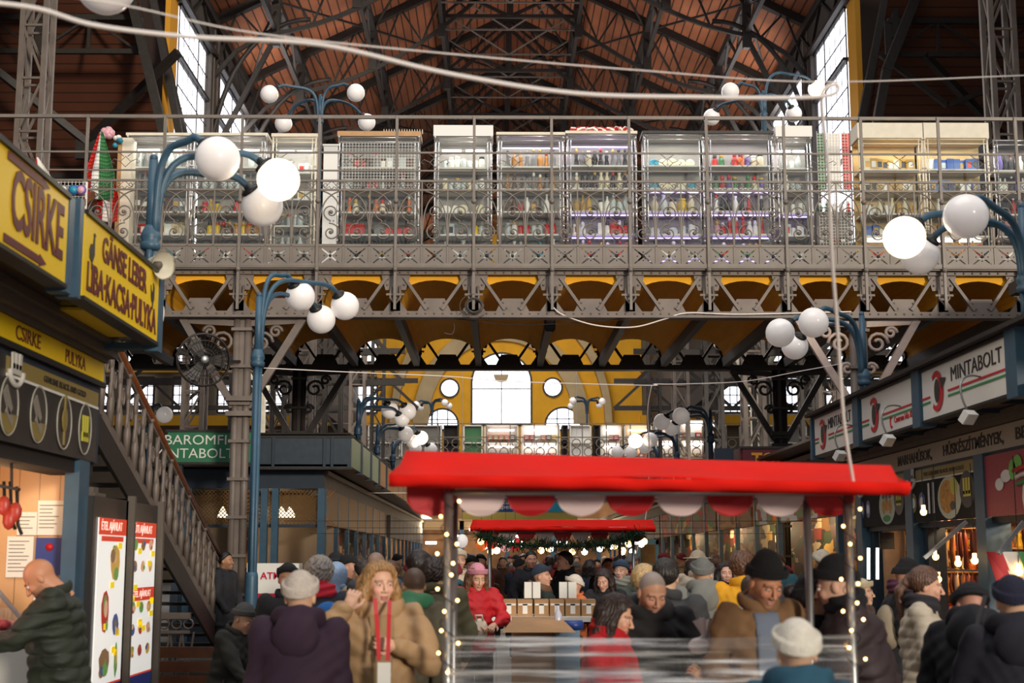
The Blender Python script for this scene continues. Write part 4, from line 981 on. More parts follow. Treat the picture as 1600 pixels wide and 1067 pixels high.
text('lettering', 'LIBA·KACSA·PULYKA', (XSL + .004, 9.86, 3.475), .19, MAROON, t, 1.85, ROTL, .004)
def silh(poly, y, z, h, parent, name):
    MB().prism([(p[0] * h, p[1] * h) for p in poly], 0, .006, 0, (XSL, y, z), (0, 1, 0), (0, 0, 1), (1, 0, 0)).build(name, LETB, parent)
silh([(-.3, .1), (-.35, .4), (-.2, .6), (.05, .62), (.12, .9), (.08, 1.0), (.18, 1.05), (.34, .98), (.22, .92), (.22, .6), (.25, .3), (.1, .1), (.02, 0), (0, -.25), (-.06, -.25), (-.06, 0)], 9.04, 3.59, .19, t, 'goose_silhouette')
silh([(-.3, .55), (-.34, .85), (-.2, .6), (.0, .5), (.12, .8), (.05, 1.0), (.2, .92), (.3, .8), (.28, .3), (.12, .1), (.08, -.2), (0, -.2), (0, .08), (-.2, .2)], 10.66, 3.6, .17, t, 'hen_silhouette')
t = thing('sign_post', 'blue box post between the two yellow signs', 'post', (XSL - .05, 8.68, 3.25))
MB().bb((XSL - .12, 8.51, 3.30), (XSL + .005, 8.62, 3.90)).bb((XSL - .12, 8.70, 3.30), (XSL + .015, 8.78, 3.93)).bb((XSL - .1, 8.5, 3.36), (XSL - .03, 8.84, 3.86)).build('blue_box', BLUE, t)
t = thing('sign_post', 'blue box post at the far end of the yellow goose sign', 'post', (XSL - .05, 10.98, 3.22))
MB().bb((XSL - .1, 10.88, 3.28), (XSL + .005, 11.02, 3.9)).build('blue_box', BLUE, t)
MB().bb((-3.05, 10.9, 3.30), (XSL - .02, 11.0, 3.35)).build('blue_arm', BLUE, t)
t = thing('ribbed_panel', 'yellow end panel under the yellow sign soffit', 'panel', (-3, 10.7, 3.36)); MB().bb((-3.0, 9.6, 3.375), (XSL - .06, 10.8, 3.395)).build('panel', YEL, t)
# loudspeaker horn
q = at(243, 414, 10.75); Mh = Vector((.75, -.55, -.12)).to_track_quat('Z', 'Y').to_matrix()
t = thing('horn_loudspeaker', 'cream horn loudspeaker fixed to the end of the yellow goose sign', 'loudspeaker', tuple(q))
HORN = mat('horn_cream', 'CFC8B4', .5)
MB().lathe(q, [(.035, -.17), (.045, -.16), (.045, -.06), (.055, -.05), (.07, 0), (.105, .09), (.115, .1), (.1, .085), (.05, .0)], 20, 0, Mh).build('horn', HORN, t)
MB().lathe(q, [(.03, .0), (.03, .05), (.012, .06)], 12, 0, Mh).build('driver', GREYB, t)
MB().bar(q + Vector((-.1, .02, -.02)), (XSL - .02, 10.98, 3.85), .03).build('bracket', STEEL, t)
m = MB(); m.tube(spline([at(246, 465, 11.2), at(255, 480, 11.2), at(254, 500, 11.2), at(247, 522, 11.2)], 6), .008, 6); tag(m.build('white_cord', WCAB), 'white cord looping from the end of the goose sign', 'cord')
# counter with meat
CZ = .28
t = thing('meat_counter', 'refrigerated glass counter full of raw meat in the left poultry stall', 'counter', (-3.8, 8.4, 0))
MB().bb((-4.4, 5.5, 0), (XFL - .25, 10.6, .86 + CZ)).build('base', SIGNW, t)
MB().bb((-4.35, 5.6, .86 + CZ), (XFL - .3, 10.5, .9 + CZ)).build('tray', STEEL, t)
g = MB(); g.quad((XFL - .26, 5.5, .9 + CZ), (XFL - .26, 10.6, .9 + CZ), (XFL - .55, 10.6, 1.22 + CZ), (XFL - .55, 5.5, 1.22 + CZ)); g.build('glass_front', glassm('counter_glass', (.9, .93, .95), .16), t)
m = MB(); m.bar((XFL - .55, 5.5, 1.22 + CZ), (XFL - .55, 10.6, 1.22 + CZ), .03); m.bar((XFL - .26, 10.6, .9 + CZ), (XFL - .55, 10.6, 1.22 + CZ), .03); m.bar((XFL - .26, 5.5, .9 + CZ), (XFL - .26, 10.6, .9 + CZ), .05); m.build('metal_edge', STEEL, t)
MEAT = mat('raw_meat', 'D08A88', .3, noise=.35, scale=14); MEAT2 = mat('raw_meat_red', 'A83A40', .3, noise=.35, scale=14)
n = 0
for i in range(5):
    for j in range(16):
        m = MB(); m.ball((0, 0, 0), .075, 10, 0, (random.uniform(.8, 1.3), random.uniform(1.0, 1.5), .55)); o = m.build('meat_cut', random.choice([MEAT, MEAT, MEAT2]))
        o.location = (-3.48 - i * .14, 8.0 + j * .155, .945 + CZ + .02 * random.random()); o.rotation_euler = (0, 0, random.uniform(0, 3)); tag(o, 'pink raw meat cut lying in the glass counter of the left stall', 'meat', 'raw meat cuts in the left glass counter')
# papers on the end wall
for (a_, b_, c_, d_, mm, lb) in ((12, 838, 50, 902, SIGNW, 'white price list on the stall end wall, left of the blue poster'), (57, 840, 97, 898, mat('poster_blue', '2C3F86', .5), 'blue poster with a red badge on the stall end wall'), (28, 800, 58, 836, SIGNW, 'white sheet above the price list on the stall end wall'), (60, 782, 103, 836, SIGNW, 'large white sheet above the blue poster'), (54, 902, 85, 945, SIGNW, 'white sheet below the blue poster'), (45, 945, 62, 975, SIGNW, 'folded white paper standing behind the counter')):
    p = at(a_, b_, 10.98); q = at(c_, d_, 10.98); t = thing('wall_notice', lb, 'notice', ((p.x + q.x) / 2, 10.98, q.z)); MB().bb((p.x, 10.975, q.z), (q.x, 10.995, p.z)).build('sheet', mm, t)
    m = MB(); z = p.z - .04
    if mm is SIGNW:
        while z > q.z + .03: m.bb((p.x + .015, 10.972, z), (p.x + (q.x - p.x) * random.uniform(.5, .9), 10.975, z + .006)); z -= .028
        m.build('print_lines', GREYB, t)
    else:
        m.lathe(((p.x + q.x) / 2, 10.97, p.z - .07), [(.03, -.002), (.03, .002)], 12, 0, Matrix.Rotation(R(90), 3, 'X')); m.build('badge', PRED, t)
t = thing('hanging_scale_rack', 'dark metal rack with hanging packets at the left picture edge', 'rack', (-3.7, 9.4, 1.9))
m = MB()
for px, py in ((6, 752), (16, 752), (26, 760)): m.tube([at(px, py, 9.6), at(px + 2, py + 60, 9.6), at(px + 8, py + 75, 9.6)], .012, 6)
m.bar(at(-10, 757, 9.6), at(30, 765, 9.6), .05, .02); m.bar(at(18, 765, 9.6), at(18, 715, 9.6), .015, .015); m.build('hooks', IRON, t)
m = MB()
for px, py in ((6, 790), (14, 812), (24, 800)): m.ball(at(px, py, 9.55), .045, 10, 0, (1, .6, 1.5))
m.build('packets', mat('packet_red', 'B03A2A', .4), t)
point('counter_lamp', (-3.9, 8.6, 2.25), 17, (1, .62, .32), .2); point('counter_lamp', (-3.7, 10.3, 2.2), 10, (1, .6, .3), .15); point('meat_lamp', (-3.75, 8.9, 1.75), 9, (1, .62, .72), .1)
# lit menu boxes
def poster(px0, px1, yt0, X, label, wide, seed, lets, label2):
    y0, y1 = yl(px0, X), yl(px1, X); zt = at(px0, yt0, y0).z; zb = .62
    t = thing('poster_lightbox', label, 'light box', (X - .1, (y0 + y1) / 2, 0))
    MB().bb((X - .22, y0 - .12, 0), (X - .012, y1 + .1, zt + .16)).build('casing', mat('casing_dark', '1C1A1A', .3), t)
    sh = MB().bb((X - .01, y0, zb), (X, y1, zt)).build('lit_sheet', mat('lit_sheet', 'EFEDE8', .5, emit=.45), t)
    random.seed(seed); W_ = y1 - y0; H_ = zt - zb
    m = MB(); m.bb((X, y0, zt - .13), (X + .002, y1, zt), 0); m.bb((X, y0 + W_ * .1, zt - .18), (X + .002, y1 - W_ * .1, zt - .14), 0); m.bb((X, y0, zb), (X + .002, y1, zb + .1), 1); m.bb((X, y0, zb + .1), (X + .002, y1, zb + .115), 0)
    if wide: m.bb((X, y0, zb + H_ * .52), (X + .002, y1, zb + H_ * .6), 0)
    m.split('printed_band', [mat('lit_red', 'D8452A', .5, emit=.35), mat('lit_navy', '2A3470', .5, emit=.2)], sh)
    text('lettering', lets, (X + .004, y0 + W_ * .45, zt - .065), .07, mat('lit_letters', 'FFF0E0', .5, emit=.5), sh, W_ * .75, ROTL, 0, .001)
    if wide: text('lettering', 'ÉTEL AJÁNLAT', (X + .004, y0 + W_ * .5, zb + H_ * .56), .055, mat('lit_letters'), sh, W_ * .7, ROTL, 0, .001)
    m = MB(); cs = ['C8A050', 'B03A2A', '8A6A4A', '4A5A8A', '6A9A50', 'D8A888']
    spots = [(.62, .75, .20, .13, 0), (.32, .48, .14, .15, 1), (.72, .40, .12, .08, 3), (.35, .2, .2, .1, 2), (.78, .2, .06, .13, 4)] if not wide else [(.2 + .3 * (k % 3), .86 - .13 * (k // 3) - (.12 if k > 5 else 0), .09, .045, random.randrange(6)) for k in range(15)]
    for (u, v, a_, b_, ci) in spots:
        n = 9; m.add([(X + .003, y0 + W_ * (u + a_ * math.cos(q) * random.uniform(.8, 1.1)), zb + H_ * (v + b_ * .8 * math.sin(q))) for q in [2 * math.pi * k / n for k in range(n)]], [tuple(range(n))], ci)
        for r_ in range(5 if not wide else 2):
            uu, vv, s_ = u + random.uniform(-.6, .6) * a_, v + random.uniform(-.55, .55) * b_, random.uniform(.2, .5); m.add([(X + .004 + .0006 * r_, y0 + W_ * (uu + a_ * s_ * math.cos(q)), zb + H_ * (vv + b_ * s_ * .7 * math.sin(q))) for q in [2 * math.pi * k / n + .3 for k in range(n)]], [tuple(range(n))], random.randrange(6))
    m.split('food_picture', [mat('lit_food_%d' % k, c, .5, emit=.3) for k, c in enumerate(cs)], sh)
    m = MB()
    for k in range(6 if not wide else 12):
        u, v = random.uniform(.08, .85), random.uniform(.15, .85); m.bb((X + .003, y0 + W_ * u, zb + H_ * v), (X + .005, y0 + W_ * (u + .14), zb + H_ * (v + .035)))
    m.split('price_tag', mat('lit_yellow', 'F0D020', .5, emit=.4), sh)
    random.seed(11)
    MB().bar((X + .01, y1 + .12, 0), (X + .01, y1 + .12, zt + .2), .06).build('edge_post', GREYB, t)
    return t
poster(162, 204, 808, -3.05, 'lit food poster with one large burger, left of the pair', False, 3, 'ÉTEL AJÁNLAT', '')
poster(211, 250, 814, -3.05, 'lit food poster with many small dishes, right of the pair', True, 5, 'SÜTI AJÁNLAT', '')
t = thing('grey_door_panel', 'grey metal panel between the blue stall post and the lit posters', 'panel', (-3.1, 10.95, 0)); MB().bb((-3.5, 11.16, 0), (-3.14, 11.3, 2.25)).bb((-3.16, 11.0, 0), (-3.08, 11.3, 2.2)).build('panel', GREYB, t)
# ---------------- iron stairs
SX = -4.0
def sp(px, py): Y = SX * F / (px - 776); return at(px, py, Y)
h0, h1 = sp(186, 548), sp(372, 930)
d = (h1 - h0); h0 = h0 - d * .25
t = thing('iron_staircase', 'dark iron staircase with a wooden handrail descending behind the lit posters', 'staircase', (SX - .8, (h0.y + h1.y) / 2, 0))
for s, X in ((0, SX), (1, SX - 1.7)):
    o = Vector((X - SX, 0, 0)); m = MB(); m.tube([h0 + o, h1 + o], .045, 8); m.build('handrail', WOODR, t)
    m = MB(); m.bar(h0 + o - Vector((0, 0, .07)), h1 + o - Vector((0, 0, .07)), .03, .03); m.bar(h0 + o - Vector((0, 0, .95)), h1 + o - Vector((0, 0, .95)), .04, .1)
    n = 26
    for i in range(n):
        p = h0 + (h1 - h0) * (i + .5) / n + o
        z1 = p.z - .07; z0 = p.z - .93
        m.tube([(p.x, p.y, z0), (p.x, p.y, z0 + .25), (p.x, p.y, z0 + .45), (p.x, p.y, z1)], [.03, .045, .02, .03], 6)
        m.tube([(p.x, p.y + .06 * math.sin(q * 2), z0 + .12 + .65 * q / 6) for q in range(7)], .022, 5)
        m.tube([(p.x, p.y + .14 + .05 * math.cos(q), z0 + .5 + .09 * math.sin(q)) for q in [2 * math.pi * k / 8 for k in range(8)]], .014, 4, closed=True)
        if i % 3 == 0: m.ball((p.x, p.y, z1 + .03), .045, 8)
    m.build('baluster_panel', IRON2, t)
    m = MB(); a_, b_ = h0 + o, h1 + o
    m.add([a_ - Vector((.02, 0, 1.0)), b_ - Vector((.02, 0, 1.0)), b_ - Vector((.02, 0, 1.32)), a_ - Vector((.02, 0, 1.32)), a_ - Vector((-.02, 0, 1.0)), b_ - Vector((-.02, 0, 1.0)), b_ - Vector((-.02, 0, 1.32)), a_ - Vector((-.02, 0, 1.32))], [(0, 1, 2, 3), (7, 6, 5, 4), (0, 4, 5, 1), (3, 2, 6, 7)]); m.build('stringer', IRON, t)
m = MB(); n = 22
for i in range(n):
    p = h0 + (h1 - h0) * (i + .5) / n; m.bb((SX - 1.68, p.y - .14, p.z - 1.08), (SX - .02, p.y + .16, p.z - 1.04))
m.build('tread', IRON, t)
m = MB(); m.bb((SX - 1.7, 12.6, 0), (SX - 1.6, 18.5, 2.6)); m.bb((SX - 1.7, 16.5, 0), (SX, 16.6, 1.9)); m.build('under_panel', DARK, t)
# iron screen and bench with the seated man
t = thing('iron_screen', 'low scrollwork iron screen behind the bench', 'screen', (-3.9, 14.6, 0))
m = MB(); a = at(248, 962, 14.6); b = at(298, 955, 14.6); m.bar((a.x - .6, 14.6, a.z), (b.x, 14.6, a.z), .06); m.bar((a.x - .6, 14.6, a.z - .16), (b.x, 14.6, a.z - .16), .03); m.bar((a.x - .6, 14.6, .1), (b.x, 14.6, .1), .05); m.build('rail', IRON2, t)
m = MB(); x = a.x - .6
while x < b.x: m.bar((x, 14.6, .1), (x + .12, 14.6, a.z - .16), .018); m.bar((x + .12, 14.6, .1), (x, 14.6, a.z - .16), .018); m.tube([Vector((x + .06 + math.cos(q) * .05, 14.6, a.z - .08 + math.sin(q) * .05)) for q in [2 * math.pi * k / 8 for k in range(8)]], .01, 4, closed=True); x += .12
m.build('lattice', IRON2, t)
BX, BY = -3.05, 13.4
t = thing('park_bench', 'wooden bench with curly iron armrests, the grey-capped man sits on it', 'bench', (BX, BY, 0))
m = MB()
for i in range(4): m.box((BX, BY - .02 + .11 * i - .1, .43), (1.25, .09, .03))
m.build('seat', mat('bench_wood', '5A3218', .5, noise=.2), t)
m = MB()
for i in range(3): m.box((BX, BY + .3 + .03 * i, .56 + .13 * i), (1.25, .03, .1))
m.build('backrest', mat('bench_wood'), t)
for s in (-1, 1):
    m = MB(); x = BX + s * .6
    m.tube([(x, BY - .3, 0), (x, BY - .22, .25), (x, BY - .18, .42), (x, BY + .22, .42), (x, BY + .3, .2), (x, BY + .36, 0)], .022, 6)
    m.tube([(x, BY + .25, .42), (x, BY + .32, .6), (x, BY + .4, .9)], .02, 6)
    m.tube([(x, BY + .33, .66), (x, BY + .1, .68), (x, BY - .2, .66), (x, BY - .3, .58), (x, BY - .26, .5), (x, BY - .18, .52), (x, BY - .18, .58)], .018, 6)
    m.build('iron_end', IRON, t)

# ---------------- near right: butcher stall
t = thing('butcher_stall', 'near right butcher stall with cream fascia above printed food boards', 'market stall', (6, 14, 0))
Y0, Y1 = 8.5, 19.4
m = MB(); m.bb((XFR, Y0, 2.73), (XFR + .4, Y1, 2.96)); m.build('cream_fascia', mat('fascia_cream', 'B8AC98', .5), t); fas = t.children[-1]
m = MB(); m.bb((XFR - .04, Y0, 2.97), (XFR + .4, Y1 + .05, 3.02)); m.bb((XFR - .1, Y0, 3.02), (XFR + .4, Y1 + .1, 3.08)); m.build('cornice', GREYB, t)
m = MB(); m.bb((XSR + .02, Y0, 3.09), (8.2, Y1, 3.12)); m.build('soffit', mat('brown_soffit', '4A3A30', .3), t)
m = MB(); y = Y0
while y < Y1: m.bar((XSR + .1, y, 3.07), (XFR + .1, y, 3.07), .05, .04); y += .8
m.split('soffit_bar', NAVY, t)
m = MB(); m.bb((XFR, Y0, 2.69), (XFR + .3, Y1, 2.73)); m.bb((XFR + .02, Y0, 2.04), (XFR + .2, Y1, 2.10)); m.build('frame_rail', NAVY, t)
m = MB()
for px in (1345, 1424, 1537): y = yl(px, XFR); m.bb((XFR - .05, y - .14, 0), (XFR + .2, y + .14, 2.72))
m.bb((XFR - .05, 11.0, 0), (XFR + .2, 11.3, 2.72)); m.split('blue_post', BLUE, t)
m = MB(); m.bb((XFR + .05, yl(1345, XFR) - .35, 0), (XFR + .25, yl(1345, XFR) - .2, 2.1)); m.bb((XFR + .05, yl(1424, XFR) - .38, 0), (XFR + .25, yl(1424, XFR) - .22, 2.1)); m.split('inner_jamb', NAVY, t)
m = MB(); m.bb((8, Y0, 0), (8.2, Y1, 3.1)); m.bb((XFR + .2, Y1 - .1, 0), (8.1, Y1, 3.1)); m.build('inner_wall', mat('inner_wall_tan', '9C7A5C', .7, noise=.2, scale=4), t)
m = MB(); m.bb((XFR + .1, 18.2, 0), (8, 18.3, 3.1)); m.build('partition', mat('inner_wall_tan'), t)
for s_, px, w_ in (('MARHAHÚSOK,', 1430, 1.35), ('HÚSKÉSZÍTMÉNYEK,', 1521, 1.85), ('BELSŐSÉGEK', 1640, 1.5)):
    text('lettering', s_, (XFR - .003, yl(px, XFR), 2.84), .115, LETB, fas, w_, ROTR, .003)
def board(px0, px1, kind, label):
    ya, yb = yl(px1, XFR), yl(px0, XFR); z0, z1 = 2.1, 2.69; X = XFR - .03
    t = thing('printed_board', label, 'printed board', (X, (ya + yb) / 2, z0)); W_ = yb - ya
    mm = [mat('board_matt', '15110F', .8), GOLDP, WHITE, mat('photo_plate', 'C6C8B0', .6), mat('photo_food', 'C88A38', .5, noise=.4, scale=20), mat('photo_dark', '2C2A30', .4), mat('crest_yellow', 'C8C040', .4), mat('label_blue', '4A5AA0', .4), PRED, PGREEN, mat('salami', 'A04048', .5, noise=.35, scale=60), mat('leaf_green', '7CC050', .5)]
    MB().bb((X, ya, z0), (X + .04, yb, z1), 10 if kind == 3 else 0).build('sheet', mm, t)
    Y = lambda u: yb - u * W_            # u runs from left to right in the photograph
    Z = lambda v: z0 + v * (z1 - z0)
    def ell(m, u, v, a_, b_, mi, d=.004, n=22): m.add([(X - d, Y(u + a_ * math.cos(q)), Z(v + b_ * math.sin(q))) for q in [2 * math.pi * k / n for k in range(n)]], [tuple(range(n))], mi)
    def rec(m, u0, v0, u1, v1, mi, d=.003): m.add([(X - d, Y(u0), Z(v0)), (X - d, Y(u1), Z(v0)), (X - d, Y(u1), Z(v1)), (X - d, Y(u0), Z(v1))], [(0, 1, 2, 3)], mi)
    m = MB()
    if kind < 3:
        rec(m, .12, .80, 1, 1, 1); rec(m, .12, .775, 1, .80, 2, .0035)
        m.build('gold_band', mm, t)
        text('lettering', 'THE GENUINE BLACK AND GOLD', (X - .006, Y(.55), Z(.89)), .045, LETB, t, W_ * .6, ROTR, 0, .001)
        m = MB(); ell(m, .63, .40, .17, .385, 3, .004)
        if kind == 1:
            for k in range(3): ell(m, .56 + .07 * k, .38 + .05 * (k % 2), .035, .15, 4, .006); ell(m, .56 + .07 * k, .62, .03, .08, 5, .007)
            ell(m, .62, .14, .08, .07, 9, .006)
        else: ell(m, .6, .42, .11, .3, 4, .006); ell(m, .7, .6, .05, .16, mi=6, d=.007); ell(m, .68, .25, .04, .08, 5, .007)
        m.build('plate_photo', mm, t)
        m = MB(); ell(m, .88, .5, .1, .32, 5, .005); 
        for k in (-1, 0, 1): rec(m, .865 + k * .035, .42, .89 + k * .035, .7, 6, .007)
        rec(m, .83, .38, .93, .48, 6, .007); m.build('crown_badge', mm, t)
        m = MB()
        for k in range(2): ell(m, .07 + .14 * k, .38, .05, .19, 7 if k or kind == 1 else 1, .005); ell(m, .07 + .14 * k, .38, .03, .1, 2, .007)
        if kind == 2:
            for k in range(2): rec(m, .31 + .07 * k, .15, .34 + .07 * k, .72, 2, .005)
        m.build('package_photo', mm, t)
        o = crest(Y(.06), Z(.86), .2, X - .012, t, -1)
    else:
        ell(m, .75, .25, .3, .6, 2, .004); 
        for r_, mi in ((.62, 9), (.56, 2), (.5, 8)): pass
        m.build('ham_slice', mm, t)
        m = MB()
        for r_, mi in ((.46, 8), (.40, 2), (.34, 9)):
            m.tube([(X - .008, Y(.55 + (r_ + .1) * math.cos(q)), Z(-.15 + r_ * 1.9 * math.sin(q))) for q in [R(d) for d in range(5, 110, 8)]], .022, 4, mi)
        m.build('tricolour_ribbon', mm, t)
        m = MB(); ell(m, .28, .62, .06, .1, 2, .008); ell(m, .42, .8, .05, .12, 11, .009); ell(m, .36, .7, .04, .16, 11, .009); ell(m, .2, .5, .05, .1, 2, .008); m.build('radish_photo', mm, t)
    return t
board(1345, 1417, 1, 'printed food board with fig canapes on a plate, left of the three')
board(1424, 1530, 2, 'printed food board with knives and pancakes, middle of the three')
board(1542, 1690, 3, 'salami photo board with a green white red ribbon at the right edge')
def rsign(px0, px1, label, kind):
    ya, yb = yl(px1, XSR), yl(px0, XSR); z0, z1 = 3.07, 3.56; t = signboard(1, ya, yb, z0, z1, SIGNW, label, XSR); W_ = yb - ya; X = XSR - .004
    Y = lambda u: yb - u * W_
    m = MB(); lu = {1: .22, 2: .26, 3: .2}[kind]; cz = z0 + .25
    # red C ring, dark oval, small triangle
    n = 20; aw = .21; ah = .2
    o_ = [(Y(lu) - math.cos(q) * aw, cz + math.sin(q) * ah) for q in [R(50 + 260 * k / n) for k in range(n + 1)]]
    i_ = [(Y(lu) + .0 - math.cos(q) * aw * .62 - .03, cz + math.sin(q) * ah * .72) for q in [R(50 + 260 * k / n) for k in range(n + 1)]]
    # angles mirrored: the C opens to the right of the picture
    for k in range(n):
        q = [o_[k], o_[k + 1], i_[k + 1], i_[k]]
        q = [(2 * Y(lu) - a_, b_) for a_, b_ in q]
        m.add([(X - .004, a_, b_) for a_, b_ in q] , [(0, 1, 2, 3)], 0)
    m.add([(X - .006, Y(lu) - .015 - math.cos(q) * .085, cz + math.sin(q) * .12) for q in [2 * math.pi * k / 18 for k in range(18)]], [tuple(range(18))], 1)
    m.add([(X - .006, Y(lu) - .10, cz + .12), (X - .006, Y(lu) - .30, cz + .10), (X - .006, Y(lu) - .16, cz - .01)], [(0, 1, 2)], 1)
    m.build('logo', [PRED, LETB], t)
    m = MB()
    for u0, u1 in ((0, lu - .22 / W_), (lu + .34 / W_, .98)):
        if u1 > u0:
            for k, mi in ((0, 0), (1, 1)): m.bb((X - .003, Y(u0), z0 + .205 - .05 * k), (X, Y(u1), z0 + .225 - .05 * k), mi)
    m.build('stripes', [PRED, PGREEN], t)
    if kind != 2: text('lettering', 'MINTABOLT', (X, Y(.66), z0 + .35), .14, LETB, t, W_ * .56, ROTR, .0)
    else: text('lettering', 'Centrum Hús Kft', (X, Y(.82), z0 + .11), .07, PRED, t, W_ * .34, ROTR); m = MB(); m.tube([(X - .002, Y(.6) - math.cos(q) * .035, z0 + .1 + math.sin(q) * .06) for q in [R(50 + 26 * k) for k in range(11)]], .009, 4); m.build('small_logo', PRED, t)
    return t
rsign(1275, 1337, 'white MINTABOLT sign farthest along the right stall', 1)
rsign(1350, 1433, 'white butcher sign with a small red Centrum Hús line, middle of the three', 2)
rsign(1447, 1586, 'white MINTABOLT sign nearest the right picture edge', 3)
for px, lb in ((1272, 'far end'), (1343, 'far joint'), (1440, 'near joint'), (1595, 'right edge')):
    y = yl(px, XSR); t = thing('sign_post', 'blue box post of the white butcher signs at the %s' % lb, 'post', (XSR + .05, y, 3.0)); w_ = .13 if px != 1272 else .05
    MB().bb((XSR - .03, y - w_, 3.02), (XSR + .14, y + w_, 3.62)).build('blue_box', BLUE, t)
MB_ = MB().bb((XSR - .1, Y0, 3.6), (8, Y1, 3.64)); o = MB_.build('stall_roof', DARK); tag(o, 'flat dark roof board over the right butcher stall', 'roof board')
for px, py, lb in ((1312, 712, 'farthest white sign'), (1387, 688, 'middle white sign'), (1513, 652, 'nearest white sign')):
    X = 4.1; y = X * F / (px - 776); q = at(px, py, y); t = thing('floodlight', 'small white floodlight below the %s' % lb, 'floodlight', tuple(q))
    Mx = Euler((R(40), 0, R(30))).to_matrix(); MB().box(q, (.13, .07, .11), 0, Mx).build('housing', WHITE, t)
    MB().tube(bez(q + Vector((0, 0, .05)), q + Vector((-.1, 0, .25)), (X - .05, y, q.z + .42), (XSR + .01, y + .2, q.z + .38)), .01, 6).build('arm', STEEL, t)
    MB().box(q + Mx @ Vector((0, -.036, 0)), (.11, .005, .09), 0, Mx).build('lens', WHITE, t)
# goods in the right stall
SAUS = [mat('sausage_%d' % i, c, .35, noise=.2) for i, c in enumerate(('7A2E1C', '9A4A26', 'B06A30', '5A2218', 'C8A078'))]
k = 0
for (pa, pb_, zz, L_) in ((1438, 1525, 2.02, .42), (1438, 1525, 1.55, .3), (1552, 1640, 2.02, .5), (1552, 1640, 1.6, .3)):
    ya, yb = (14.5, 17.4) if pa < 1500 else (11.3, 14.1); n = 22
    rl = MB(); rl.tube([(XFR + .35, ya, zz + .02), (XFR + .35, yb, zz + .02)], .012, 6); tag(rl.build('hanging_rail', STEEL), 'steel rail for hanging sausages, %s row %s' % ('upper' if zz > 1.9 else 'lower', 'between the blue posts' if pa < 1500 else 'at the right edge'), 'rail')
    for i in range(n):
        y = ya + (yb - ya) * (i + .5) / n; l = L_ * random.uniform(.7, 1.1); m = MB(); r = random.uniform(.02, .035)
        m.tube([(0, 0, 0), (0, 0, -.04), (.01, 0, -.06), (0, .01, -l * .6), (.01, 0, -l), (.01, 0, -l - .02)], [.004, .004, r, r, r * .9, .006], 8)
        o = m.build('sausage', SAUS[k % 5] if random.random() < .7 else random.choice(SAUS)); k += 1; o.location = (XFR + .35 + random.uniform(-.03, .03), y, zz + .01); o.rotation_euler = (0, 0, random.uniform(0, 3))
        tag(o, 'sausage hanging on the %s rail %s' % ('upper' if zz > 1.9 else 'lower', 'between the blue posts' if pa < 1500 else 'at the right edge'), 'sausage', 'sausages on the %s rail %s' % ('upper' if zz > 1.9 else 'lower', 'between posts' if pa < 1500 else 'at right edge'))
def shelves(name, label, X, y0, y1, z0, z1, nsh, ndens, cols, kinds, short, depth=.35, light=True):
    t = thing(name, label, 'shelf', (X, (y0 + y1) / 2, z0)); m = MB(); m.bb((X + depth - .03, y0, z0), (X + depth, y1, z1))
    for i in range(nsh): z = z0 + (z1 - z0) * i / nsh; m.bb((X, y0, z), (X + depth, y1, z + .03))
    m.build('boards', TANW, t)
    for i in range(nsh):
        z = z0 + (z1 - z0) * i / nsh + .03; n = int((y1 - y0) / ndens)
        for j in range(n):
            if random.random() < .1: continue
            k_ = random.choice(kinds); c = random.choice(cols)
            ware(k_, c, random.choice(['white', 'gold', 'red']), (X + .12, y0 + (y1 - y0) * (j + .5) / n, z), random.uniform(1.2, 1.7), '%s %s on the %s board of %s' % (c, WNAME[k_], ('lowest', 'second', 'third', 'fourth', 'fifth')[i], short), '%ss in %s' % (WNAME[k_], short), R(-90))
    return t
shelves('goods_shelf', 'warm lit shelf of bottles inside the right stall, between the blue posts', 6.2, 14.4, 17, .9, 2.6, 4, .2, ['amber', 'red', 'gold', 'brown', 'orange', 'yellow'], ['bottle', 'jar'], 'the warm shelf between the posts')
shelves('goods_shelf', 'warm lit shelf of bottles inside the right stall, at the right edge', 6.2, 11.2, 14.0, .9, 2.6, 4, .2, ['amber', 'red', 'brown', 'orange', 'green'], ['bottle', 'jar', 'box'], 'the warm shelf at the right edge')
def front_shelf(label, short, y, x0, x1):
    t = thing('goods_rack', label, 'rack', ((x0 + x1) / 2, y, 0)); m = MB(); m.bb((x0, y + .3, 0), (x1, y + .34, 2.6))
    for i in range(6): m.bb((x0, y, .98 + .27 * i), (x1, y + .3, 1.0 + .27 * i))
    m.build('boards', TANW, t); l = MB(); l.tube([(x0 + .05, y + .02, 2.3), (x1 - .05, y + .02, 2.3)], .012, 6); l.build('light_strip', mat('strip_warm', 'FFD8A0', .4, emit=5), t)
    n = int((x1 - x0) / .1)
    for i in range(6):
        for j in range(n):
            k_ = random.choice(['bottle', 'jar', 'doll', 'figurine', 'jar']); c = random.choice(['amber', 'red', 'gold', 'orange', 'yellow', 'brown', 'green', 'cream'])
            ware(k_, c, random.choice(['gold', 'red', 'white']), (x0 + (x1 - x0) * (j + .5) / n, y + .1, 1.0 + .27 * i), {'bottle': 1.1, 'jar': 1.08, 'doll': .98, 'figurine': .98}[k_], '%s %s, %s on the %s board of %s' % (c, WNAME[k_], ORD[min(j, 17)], ('lowest', 'second', 'third', 'fourth', 'fifth', 'top')[i], short), '%ss on %s' % (WNAME[k_], short))
front_shelf('rack of bottles and jars facing the aisle end, between the blue posts', 'the middle opening rack', 17.75, 5.15, 6.7)
front_shelf('rack of bottles and jars in the opening at the right picture edge', 'the right edge rack', 14.55, 5.1, 5.9)
point('rack_lamp', (5.7, 17.2, 2.3), 22, (1, .7, .4)); point('rack_lamp', (5.4, 13.9, 2.3), 16, (1, .7, .4))
